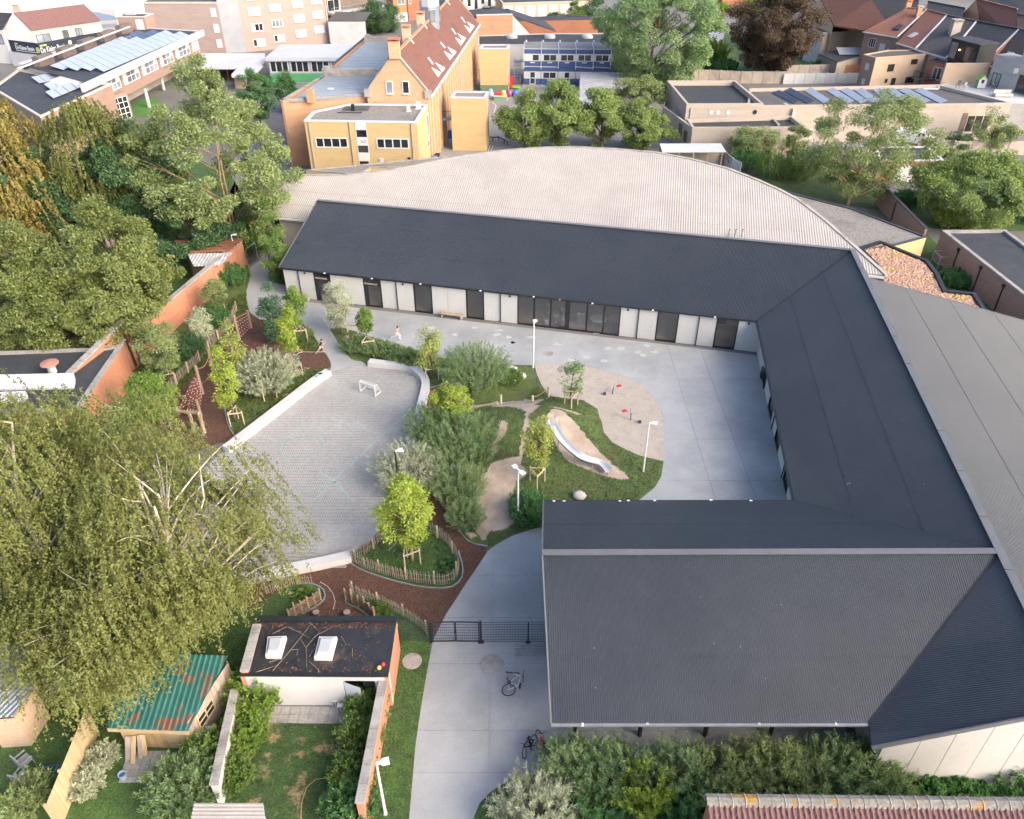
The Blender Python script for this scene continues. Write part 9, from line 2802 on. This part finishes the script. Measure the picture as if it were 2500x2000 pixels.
for k,(x,y,r_,h_,m_,lab)in enumerate(((960,640,2.6,5.5,'leaf_mid','olive shrub by the grey fence below the poplar'),(1110,620,2.6,5.0,'leaf_bright','feathery light shrub above the grey fence'),(1250,690,2.2,2.4,'leaf_shadegreen','low dark ivy on the concrete fence'),(1560,150,3.0,5,'leaf_mid','green bush below the red brick house'))):
 shoots('garden_shrub',lab,W('c',x,y),r_,h_,220,40,m_,.28,.55,60+k,.4,GT)
shoots('ivy_hedge','long dark ivy hedge above the pale concrete fence',W('d',430,650),4.5,2.6,260,40,'leaf_shadegreen',.25,.6,66,.3,GT,ell=(1.3,.35))
shoots('garden_shrub','round green bush right end of the ivy hedge',W('d',630,620),1.8,2.8,160,40,'leaf_mid',.25,.6,67,.4,GT)
tree_px('yard_tree','upright green tree left of the brick annex','a',(1620,790),'a',(1590,395),75,leaf='leaf_shadegreen',n_cl=55,per=240,ls=.2,seed=68,group=GT,shape=1.0,clr=.75,zlo=.08)
tree_px('yard_tree','smaller green tree touching the annex gable','a',(1790,700),'a',(1790,440),50,leaf='leaf_shadegreen',n_cl=35,per=220,ls=.2,seed=69,group=GT,shape=.8,clr=.7,zlo=.08)
tree_px('dark_yard_tree','dark round tree behind the old school ridge','bb',(700,370),'bb',(640,20),115,leaf='leaf_dark',n_cl=80,per=240,ls=.25,seed=70,group=GT,shape=.4,clr=1.1,zlo=.05)
for k,(x,y,xt,yt,w_,m_,lab)in enumerate(((870,340,850,120,60,'leaf_dark','dark bush on the far dark roof edge'),(1080,330,1080,40,70,'leaf_mid','thin tree before the far garages'),(1250,330,1240,0,70,'leaf_dark','dark tree left of the poplar'),(800,340,800,260,40,'leaf_mid','bright bush at the lean-to roof'),(970,340,960,200,70,'leaf_shadegreen','dense bush behind the three roof domes'))):
 tree_px('garden_tree',lab,'cc',(x,y),'cc',(xt,yt),w_,leaf=m_,n_cl=45,per=220,ls=.26,seed=71+k,group=GT,shape=.5,clr=.95,zlo=.02)
GR='trees right of the hall'
tree_px('ash_tree','tall airy ash tree before the long beige building','e',(1180,800),'e',(1300,160),235,leaf='leaf_ash',bark='bark_warm',n_cl=170,per=260,ls=.21,seed=81,grow=1.25,group=GR,shape=.7,clr=1.0,zlo=.1,trunk_r=.2,bare=.12,lean=(1.2,.5))
tree_px('round_tree','dense round bright tree before the large dark roof','e',(1800,900),'e',(1830,510),255,leaf='leaf_linden',n_cl=170,per=360,ls=.22,inner=.55,seed=82,group=GR,shape=.35,clr=.95,zlo=.02)
tree_px('dark_tree','dark silvery tree at the right edge','e',(2130,880),'e',(2120,500),130,leaf='leaf_bluegreen',n_cl=70,per=260,ls=.22,seed=83,group=GR,shape=.4,clr=.95,zlo=.02)
tree_px('maple_tree','airy small tree before the dark window of the beige building','e',(1950,500),'e',(1980,255),95,leaf='leaf_ash',n_cl=60,per=170,ls=.2,seed=84,group=GR,shape=.8,clr=.7,zlo=.1,bare=.1)
tree_px('yew_tree','small dark evergreen beside the parked white van','e',(1780,505),'e',(1780,395),60,leaf='leaf_dark',n_cl=40,per=240,ls=.16,seed=85,group=GR,shape=.4,clr=.6,zlo=.02)
tree_px('garden_tree','olive bush tree left of the ash behind the hall','e',(660,560),'e',(650,370),105,leaf='leaf_ash',n_cl=60,per=240,ls=.18,seed=86,group=GR,shape=.4,clr=.75,zlo=.05)
tree_px('garden_tree','slim upright bush between olive bush and ash','e',(880,560),'e',(885,330),50,leaf='leaf_ash',n_cl=35,per=200,ls=.18,seed=87,group=GR,shape=.9,clr=.6,zlo=.05)
for k,(x,y,r_,h_,m_,lab)in enumerate(((780,640,2.6,3.2,'leaf_mid','hedge bushes behind the green mesh fence'),(900,650,2.2,3.4,'leaf_mid','tall hedge bush left of the ash foot'),(600,600,1.8,3.0,'leaf_shadegreen','dark bush by the lean-to shelter'),(1780,1230,1.6,1.4,'leaf_shadegreen','wild green growth between sedum roof and wall'),(1500,800,1.4,2.0,'leaf_shadegreen','dark shrub at the foot of the brick drive wall'))):
 shoots('garden_shrub',lab,W('e',x,y),r_,h_,200,40,m_,.17,.5,90+k,.4,GR)
shoots('bamboo_clump','yellow-green bamboo clump in front of the dense round tree',W('e',1720,920),.9,4.2,90,40,'leaf_lime',.2,.3,96,.35,GR)
shoots('flower_shrub','pink flowering shrub beside the small evergreen',W('ee',1250,640),.8,1.4,80,30,'leaf_mid',.14,.5,97,.5,GR,flowers=('flower_pink',160))
# ---- yard trees and shrubs
GY='young trees in the school yard'
YT=[('young_tree','upright bright young tree beside the child in navy','ff',(1555,1000),(1500,310),40,dict(leaf='leaf_lime',n_cl=34,per=170,shape=.9,zlo=.32,clr=.36)),('young_tree','upright green young tree on the small island by the path','gg',(440,420),(380,-380),44,dict(leaf='leaf_bright',n_cl=34,per=170,shape=.9,zlo=.3,clr=.4)),('young_tree','dark broad young tree on the small island','ff',(1370,680),(1310,80),52,dict(leaf='leaf_bluegreen',n_cl=45,per=190,shape=1.2,zlo=.05,clr=.5)),('young_tree','feathery yellow-green young tree at the near grass strip','ff',(930,1510),(800,720),52,dict(leaf='leaf_lime',n_cl=45,per=120,shape=.9,zlo=.22,clr=.4,droop=.3)),('young_tree','pale feathery young tree behind the silver willow','ff',(980,1130),(850,480),46,dict(leaf='leaf_yellowgreen',n_cl=35,per=90,shape=.9,zlo=.2,clr=.4,bare=.1)),('round_tree','bright green round tree at the edge of the mulch','ff',(150,1570),(60,1000),88,dict(leaf='leaf_bright',bark='bark_warm',n_cl=60,per=230,shape=.6,zlo=.25,clr=.55)),('young_tree','loose green young tree beside the brick wall, nearest','ff',(230,1110),(150,480),84,dict(leaf='leaf_ash',n_cl=45,per=150,shape=.6,zlo=.25,clr=.5)),('young_tree','silvery young tree beside the brick wall, middle','ff',(600,680),(550,310),44,dict(leaf='leaf_silver',n_cl=40,per=170,shape=.6,zlo=.1,clr=.42)),('young_tree','loose pale young tree beside the brick wall, farthest','ff',(760,380),(690,10),56,dict(leaf='leaf_ash',n_cl=35,per=140,shape=.5,zlo=.3,clr=.45)),('willow_tree','tall silvery willow at the corner of path and yard','gg',(1050,320),(1080,-420),72,dict(leaf='leaf_silver',n_cl=60,per=220,shape=.7,zlo=.16,clr=.5,lw=.35)),('young_tree','small dense round-headed young tree by the hedge','gg',(1440,570),(1420,-40),30,dict(leaf='leaf_mid',n_cl=28,per=190,shape=.6,zlo=.42,clr=.34)),('young_tree','pale yellow thin young tree above the curved seat wall','p',(795,390),(770,0),58,dict(leaf='leaf_yellowgreen',n_cl=40,per=90,shape=.8,zlo=.2,clr=.42,bare=.1)),('yellow_tree','yellow-green tree above the silvery bushes','p',(950,780),(930,460),80,dict(leaf='leaf_lime',n_cl=45,per=220,shape=.5,zlo=.3,clr=.5)),('young_tree','thin sparse young tree at the edge of the sand','h',(548,1010),(545,650),55,dict(leaf='leaf_willow',n_cl=30,per=60,shape=.9,zlo=.28,clr=.38)),('young_tree','pale green young tree between slide and lamp','h',(325,1500),(320,1060),62,dict(leaf='leaf_yellowgreen',n_cl=45,per=110,shape=.8,zlo=.24,clr=.42)),('island_tree','bright yellow-green tree in the fenced island','l',(1095,590),(1055,60),128,dict(leaf='leaf_lime',bark='bark_warm',n_cl=75,per=190,shape=.7,zlo=.28,clr=.45)),('column_tree','upright green tree at the corner of the white wing','f',(1740,610),(1715,115),62,dict(leaf='leaf_mid',n_cl=60,per=220,shape=1.1,zlo=.02,clr=.5))]
for k,(nm,lab,zn,b,tp,wpx,kw)in enumerate(YT):
 kw=dict(dict(ls=.13,seed=100+k,group=GY),**kw)
 tree_px(nm,lab,zn,b,zn,tp,wpx,**kw)
GS='shrubs in the school yard'
SH=[('willow_bush','round silver willow with pale leaves beside the long seat wall','ff',(1265,1150),1.45,3.1,520,70,'leaf_silver',.15,.3,.62),('willow_bush','large grey-green willow bush before the sand area','p',(1130,430),2.2,3.3,420,56,'leaf_willow',.16,.22,.55),('willow_bush','silvery willow bush overhanging the right seat wall','p',(630,1190),1.5,2.9,340,56,'leaf_silver',.14,.24,.6),('willow_bush','big dark willow bush at the middle of the mound','p',(1010,980),2.3,3.2,420,56,'leaf_willow',.16,.22,.5),('willow_bush','tall willow bush behind the silvery one','p',(830,860),1.5,3.0,260,50,'leaf_willow',.16,.22,.5),('willow_bush','willow bush on the near flank of the mound','p',(1000,1300),1.4,2.4,280,50,'leaf_willow',.15,.22,.5),('willow_bush','lower willow bush above the curved edging','p',(1060,1500),.9,1.7,180,44,'leaf_willow',.14,.24,.5),('leafy_shrub','dark shrub between lamp post and shed roof','p',(1560,1440),1.3,1.5,220,44,'leaf_shadegreen',.14,.4,.5),('flowering_shrub','white flowering shrub beside the boulders','p',(1400,410),.95,1.0,150,40,'leaf_mid',.11,.5,.5),('leafy_shrub','round shrub behind the hidden child by the path','gg',(1230,560),.9,1.2,160,42,'leaf_willow',.12,.4,.55),('leafy_shrub','tall green growth along the brick wall, nearest stretch','ff',(180,1010),1.4,2.0,200,40,'leaf_shadegreen',.15,.35,.4),('leafy_shrub','tall dark reeds along the brick wall, middle stretch','ff',(430,830),1.5,2.2,260,44,'leaf_dark',.2,.18,.35),('leafy_shrub','green growth along the brick wall, farther stretch','ff',(700,470),1.4,1.7,200,40,'leaf_shadegreen',.14,.4,.4),('leafy_shrub','dark shrubs at the far foot of the brick wall','f',(1440,610),1.5,2.0,220,42,'leaf_shadegreen',.15,.4,.4),('leafy_shrub','round clipped shrub at the corner of the white wing','f',(1740,600),.9,1.3,160,44,'leaf_shadegreen',.13,.5,.4),('leafy_shrub','tuft of tall grass on the small island','gg',(490,400),.8,1.0,160,34,'leaf_willow',.16,.14,.5),('leafy_shrub','low herbs inside the right wattle bed','l',(900,930),.6,.5,90,26,'leaf_mid',.12,.5,.6),('leafy_shrub','low herbs inside the left wattle bed','l',(400,840),.6,.5,90,26,'leaf_mid',.12,.5,.6),('leafy_shrub','leafy herbs in the fenced grass island','l',(1350,640),.5,.6,80,26,'leaf_shadegreen',.12,.5,.6),('willow_bush','pale silver willow at the bottom edge of the yard','m',(1290,1790),1.5,2.3,420,64,'leaf_silver',.15,.2,.55)]
for k,(nm,lab,zn,b,rb,h_,n_,per_,lf,ls_,lw_,sp_)in enumerate(SH):
 p=W(zn,*b);p.z=float(mound_z(p.x,p.y))*.8 if zn=='p' and b[0]>850 else 0
 shoots(nm,lab,p,rb,h_,n_,per_,lf,ls_,lw_,200+k,sp_,GS,flowers=('flower_white',120)if nm=='flowering_shrub' else None)
 # hedge along the path
hg_=('gg',((1330,560),(1500,600),(1660,640),(1820,690),(1980,740),(2120,770)))
for k,(x,y)in enumerate(hg_[1]):
 shoots('hedge_shrub',('hedge shrub behind the seat wall, first from the small round tree','hedge shrub behind the seat wall, second from the round tree','hedge shrub behind the seat wall, third from the round tree','hedge shrub behind the seat wall, fourth from the round tree','hedge shrub behind the seat wall, fifth from the round tree','hedge shrub behind the seat wall, nearest the yellow tree')[k],W('gg',x,y),.95,1.15,150,40,'leaf_willow',.13,.4,230+k,.5,GS)
 # shrubs before the shed front
GF='shrubs along the shed front'
FR=[(150,300,2.4,'leaf_willow','first dark willow shrub of the front bed'),(280,330,2.3,'leaf_willow','second dark willow shrub of the front bed'),(390,320,2.5,'leaf_willow','third willow shrub of the front bed, behind the lime shrub'),(620,330,2.6,'leaf_willow','willow shrub right of the lime-green shrub'),(760,350,2.3,'leaf_ash','pale willow shrub in the middle of the front bed'),(890,340,2.3,'leaf_ash','willow shrub below the third shed post'),(1030,330,2.6,'leaf_ash','tall pale willow shrub below the fourth shed post'),(1150,350,2.2,'leaf_ash','willow shrub left of the dark gap'),(1290,330,2.7,'leaf_willow','broad willow shrub before the shed end wall'),(1420,340,2.5,'leaf_willow','willow shrub at the gable corner'),(1520,370,2.0,'leaf_willow','last willow shrub against the gable wall'),(250,470,1.8,'leaf_shadegreen','low dark shrub at the front bed edge'),(680,470,1.8,'leaf_shadegreen','low dark shrub beside the tile roof corner')]
for k,(x,y,h_,lf,lab)in enumerate(FR):
 p=W('n',x,y+60)
 shoots('willow_shrub',lab,p,1.15,h_,170,46,lf,.17,.26,260+k,.4,GF)
shoots('lime_shrub','bright lime-green shrub glowing in the front bed',W('n',480,470),.75,2.4,170,46,'leaf_lime',.15,.55,280,.35,GF)
for k,(x,y,lab)in enumerate(((1720,400,'low weeds at the foot of the gable wall'),(1880,420,'low weeds farther along the gable wall'),(2130,400,'taller weed bush by the gable at right edge'))):
 shoots('weed_clump',lab,W('n',x,y),1.0,.8 if k<2 else 1.7,110,34,'leaf_shadegreen',.16,.5,285+k,.5,GF)
 # lower left gardens
GG='garden plants'
GP=[('ivy_bush','bright ivy spilling over the white garden wall by the annex','k',(420,830),1.0,2.2,240,44,'leaf_bright'),('ivy_bush','ivy climbing along the white garden wall','k',(330,1130),.8,1.4,200,42,'leaf_bright'),('ivy_bush','ivy low on the white garden wall near the shelter','k',(230,1430),.7,1.2,180,42,'leaf_mid'),('rose_hedge','dark rose hedge against the orange garden wall, far part','k',(1260,900),.75,1.5,200,42,'leaf_mid'),('rose_hedge','dark rose hedge against the orange garden wall, middle part','k',(1200,1150),.8,1.5,220,42,'leaf_mid'),('rose_hedge','rose hedge with pink blooms against the orange wall','k',(1150,1420),.85,1.5,220,42,'leaf_mid'),('rose_hedge','dark rose hedge at the bottom of the orange wall','k',(1130,1680),.9,1.6,220,42,'leaf_shadegreen'),('laurel_bush','large round laurel beside the white garden wall','j',(1300,1580),1.3,2.1,300,50,'leaf_willow'),('laurel_bush','laurel bush below the pale box unit','j',(1480,1330),.9,1.7,200,44,'leaf_mid'),('grey_shrub','greyish dry shrubs along the wooden fence','j',(610,1500),.8,1.0,140,36,'leaf_silver'),('grey_shrub','grey shrub in the corner of shed and fence','j',(730,1310),.6,.8,120,36,'leaf_silver'),('young_shrub','young green shrub beside the grey garden chairs','j',(230,1640),.6,1.8,110,36,'leaf_ash')]
for k,(nm,lab,zn,b,rb,h_,n_,per_,lf)in enumerate(GP):
 shoots(nm,lab,W(zn,*b),rb,h_,n_,per_,lf,.13,.5,300+k,.45,GG,flowers=('flower_pink',40)if 'pink' in lab else None)
 # ---- grass tufts over lawns and mound: uncountable
def tufts(name,label,poly,dens,h,m,seed,zf=None,mask=None):
 rg=np.random.default_rng(seed)
 x0,x1=min(p[0]for p in poly),max(p[0]for p in poly);y0,y1=min(p[1]for p in poly),max(p[1]for p in poly)
 n=int((x1-x0)*(y1-y0)*dens)
 X_,Y_=rg.uniform(x0,x1,n),rg.uniform(y0,y1,n)
 ok=inside_np(X_,Y_,poly)
 if mask is not None:ok&=mask(X_,Y_)
 X_,Y_=X_[ok],Y_[ok]
 Zv=zf(X_,Y_)if zf else np.full(len(X_),.01)
 k=4
 P_=np.repeat(np.stack([X_,Y_,Zv],1),k,0)+rg.normal(size=(len(X_)*k,3))*np.array([.04,.04,0])
 T_=rows3(rg.normal(size=P_.shape)*.55+np.array([0,0,1.0]))
 o=link(name,leaf_mesh(name,P_,T_,h*rg.uniform(.5,1.3,len(P_)),.22,M[m],rg))
 tag(o,label,'grass',kind='stuff')
def not_earth(X_,Y_):
 ok=np.ones(X_.shape,bool)
 for e in EARTH:ok&=~(inside_np(X_,Y_,e)&(edge_dist_np(X_,Y_,e)>.05))
 return ok&(edge_dist_np(X_,Y_,mound)>.15)
tufts('mound_grass','short rough grass tufts on the play mound',mound,55,.1,'grass_blade',401,lambda x,y:.01+mound_z(x,y)*np.clip(edge_dist_np(x,y,mound)/1.2,0,1),not_earth)
for k,(lst,lab,h_)in enumerate((([('gg',885,815),('ff',1500,1010),('ff',1240,1000),('ff',830,1250),('ff',815,1330),('ff',830,1480),('ff',910,1650),('ff',1860,960)],'long grass along the straight seat wall',.16),(isl_lawn,'grass on the small tree island',.16),([('l',690,570),('l',940,380),('l',1050,330),('l',1270,360),('l',1390,520),('l',1430,640),('l',1420,720),('l',1340,775),('l',1150,765),('l',940,715),('l',760,650)],'grass inside the paling ring',.12),([('l',1010,1080),('l',1215,1120),('m',470,480),('m',440,640),('m',400,880),('m',360,1150),('m',310,1725),('S',960,2050),('k',1300,1725),('k',1510,420)],'mown grass of the strip by the concrete',.08),([('k',250,1600),('k',480,1000),('k',1050,1000),('k',1000,1250),('k',930,1725),('k',300,1725)],'patchy dry grass of the walled garden',.06),([('ff',1040,150),('ff',1050,280),('ff',1070,350),('ff',880,560),('ff',650,830),('ff',480,1020),('ff',260,1250),('ff',100,1400),('ff',0,1100),('ff',400,800),('ff',800,250)],'rough grass bank beside the brick wall',.2))):
 tufts('lawn_grass',lab,[(p[0],p[1])for p in PP(lst)],60,h_,'grass_blade',410+k)
 # ------------------------------------------------------------------ children
def skin_mesh(name,joints,bones,m,parent,sub=1):
 """one continuous body: joints {name: (pos, radius)}, bones pairs"""
 keys=list(joints)
 me=bpy.data.meshes.new(name)
 me.from_pydata([joints[k][0]for k in keys],[(keys.index(a),keys.index(b))for a,b in bones],[])
 o=link(name,me,parent)
 mod=o.modifiers.new('skin','SKIN')
 for k,v in zip(keys,me.skin_vertices[0].data):
  r=joints[k][1]
  v.radius=(r,r)if not hasattr(r,'__len__')else r
 me.skin_vertices[0].data[0].use_root=True
 sm=o.modifiers.new('sub','SUBSURF');sm.levels=sm.render_levels=sub
 me.materials.append(M[m])
 return o
def child(label,loc,rz,H,pose,top,bottom,hair,shoes='cloth_white',long_legs=False):
 t=thing('person',label,'person',loc,'children playing in the yard',rz)
 BASE[t]=V3(0,0,0)
 s=H/1.3
 J={}
 def j(k,x,y,z,r):J[k]=(V3(x,y,z)*s,r*s)
 pz=pose.get('hip',.66)
 j('pelvis',0,0,pz,.1)
 lx=pose.get('lean',.05)
 j('waist',lx*.4,0,pz+.14,.085);j('chest',lx,0,pz+.32,.1);j('neck',lx*1.3,0,pz+.43,.045);j('chin',lx*1.6,0,pz+.48,.06);j('head',lx*1.8,0,pz+.565,.088);j('crown',lx*1.9,0,pz+.635,.06)
 j('nose',lx*1.8+.085,0,pz+.545,.016)
 for sd_,nm in((1,'l'),(-1,'r')):
  a=pose['arm_'+nm]
  j('sh'+nm,lx*1.05,.14*sd_,pz+.38,.05)
  j('el'+nm,a[0][0]+lx,(.17+a[0][1])*sd_,pz+.38+a[0][2],.036)
  j('wr'+nm,a[1][0]+lx,(.17+a[1][1])*sd_,pz+.38+a[1][2],.026)
  w_=J['wr'+nm][0]/s;e_=J['el'+nm][0]/s;d_=(w_-e_).normalized()
  sx=d_.cross(V3(0,0,1))
  sx=sx.normalized()if sx.length>.1 else V3(0,1,0)
  p_=w_+d_*.045;j('pa'+nm,*p_,.026)
  for f in range(4):
   q_=p_+d_*(.035+.008*(1-abs(f-1.5)))+sx*((f-1.5)*.017)+V3(0,0,-.008);j('f%d%s'%(f,nm),*q_,.008)
  q_=w_+d_*.03+sx*.045;j('th'+nm,*q_,.009)
  l=pose['leg_'+nm]
  j('hp'+nm,0,.07*sd_,pz-.05,.085)
  j('kn'+nm,l[0][0],.08*sd_,l[0][1],.05)
  j('an'+nm,l[1][0],.08*sd_,l[1][1],.034)
  j('to'+nm,l[2][0],.085*sd_,l[2][1],.03)
 B=[('pelvis','waist'),('waist','chest'),('chest','neck'),('neck','chin'),('chin','head'),('head','crown'),('head','nose')]
 for nm in 'lr':
  B+=[('chest','sh'+nm),('sh'+nm,'el'+nm),('el'+nm,'wr'+nm),('wr'+nm,'pa'+nm),('wr'+nm,'th'+nm),('pelvis','hp'+nm),('hp'+nm,'kn'+nm),('kn'+nm,'an'+nm),('an'+nm,'to'+nm)]
  B+=[('pa'+nm,'f%d%s'%(f,nm))for f in range(4)]
 skin_mesh('body',J,B,'skin',t,1)
 # clothing: shells following the same joints
 if top:
  K={k:(J[k][0],J[k][1]*1.13+.006*s)for k in('pelvis','waist','chest','shl','shr')}
  for nm in 'lr':K['sl'+nm]=(J['sh'+nm][0].lerp(J['el'+nm][0],.6),.052*s)
  K['hem']=(J['pelvis'][0]-V3(0,0,.05*s),.115*s)
  bonesT=[('waist','chest'),('pelvis','waist'),('hem','pelvis'),('chest','shl'),('chest','shr'),('shl','sll'),('shr','slr')]
  skin_mesh('shirt',K,bonesT,top,t,1)
 if bottom:
  K={'pelvis':(J['pelvis'][0],.118*s)}
  bonesB=[]
  for nm in 'lr':
   K['hp'+nm]=(J['hp'+nm][0],.095*s)
   K['kn'+nm]=(J['kn'+nm][0]if long_legs else J['hp'+nm][0].lerp(J['kn'+nm][0],.75),(.064 if long_legs else .08)*s)
   bonesB+=[('pelvis','hp'+nm),('hp'+nm,'kn'+nm)]
   if long_legs:K['an'+nm]=(J['an'+nm][0],.05*s);bonesB.append(('kn'+nm,'an'+nm))
  skin_mesh('trousers',K,bonesB,bottom,t,1)
 hd=J['head'][0]
 MB().blob(hd+V3(-.018,0,.028)*s,(.098*s,.093*s,.092*s),12,8,.05,2).build('hair',M[hair],t,smooth=True)
 for sd_ in(1,-1):
  MB().blob(hd+V3(.078,.032*sd_,.0)*s,(.012*s,.012*s,.012*s),6,4).build('eye',M['cloth_black'],t)
  MB().blob(hd+V3(.0,.09*sd_,-.01)*s,(.018*s,.012*s,.026*s),6,4).build('ear',M['skin'],t)
 MB().box(hd+V3(.084,0,-.045)*s,(.01*s,.04*s,.008*s)).build('mouth',M['red_plastic'],t)
 for nm in 'lr':
  a_,b_=J['an'+nm][0],J['to'+nm][0]
  MB().bar(a_-V3(0,0,.012)*s+(a_-b_)*.3,b_+(b_-a_)*.35,.07*s,.06*s).build('shoe',M[shoes],t)
 return t
RUN=dict(hip=.66,lean=.1,arm_l=((.16,.02,-.12),(.3,-.03,.0)),arm_r=((-.17,.02,-.13),(-.12,.0,-.3)),leg_l=((.26,.47),(.2,.17),(.3,.12)),leg_r=((-.12,.4),(-.38,.3),(-.4,.2)))
RUN2=dict(hip=.64,lean=.12,arm_l=((-.18,.02,-.1),(-.2,.0,-.28)),arm_r=((.15,.02,-.14),(.28,-.02,-.06)),leg_l=((.2,.4),(.16,.07),(.27,.03)),leg_r=((-.16,.36),(-.4,.12),(-.45,.04)))
STAND=dict(hip=.66,lean=.04,arm_l=((.1,.04,-.16),(.3,.02,-.18)),arm_r=((.1,.04,-.16),(.3,.02,-.16)),leg_l=((.03,.36),(0,.06),(.11,.03)),leg_r=((.0,.36),(-.02,.06),(.09,.03)))
p=W('gg',1850,425,.02)
child('bare-chested child in white trousers running across the concrete',p,R(-15),1.35,RUN,None,'cloth_white','hair_brown','cloth_white',True)
p=W('gg',745,610,.02)
child('child in dark top and pale shorts running by the path',p,R(15),1.3,RUN2,'cloth_black','cloth_beige','hair_brown','cloth_beige')
p=W('gg',420,720,.02)
child('blond child in navy standing on mulch behind a young tree',p,R(10),1.25,STAND,'cloth_navy','cloth_navy','hair_blond','cloth_black',True)
p=W('gg',1125,520,.0)
child('child in beige shirt half hidden behind the round shrub',p,R(20),1.25,RUN2,'cloth_beige','cloth_beige','hair_brown','cloth_black')
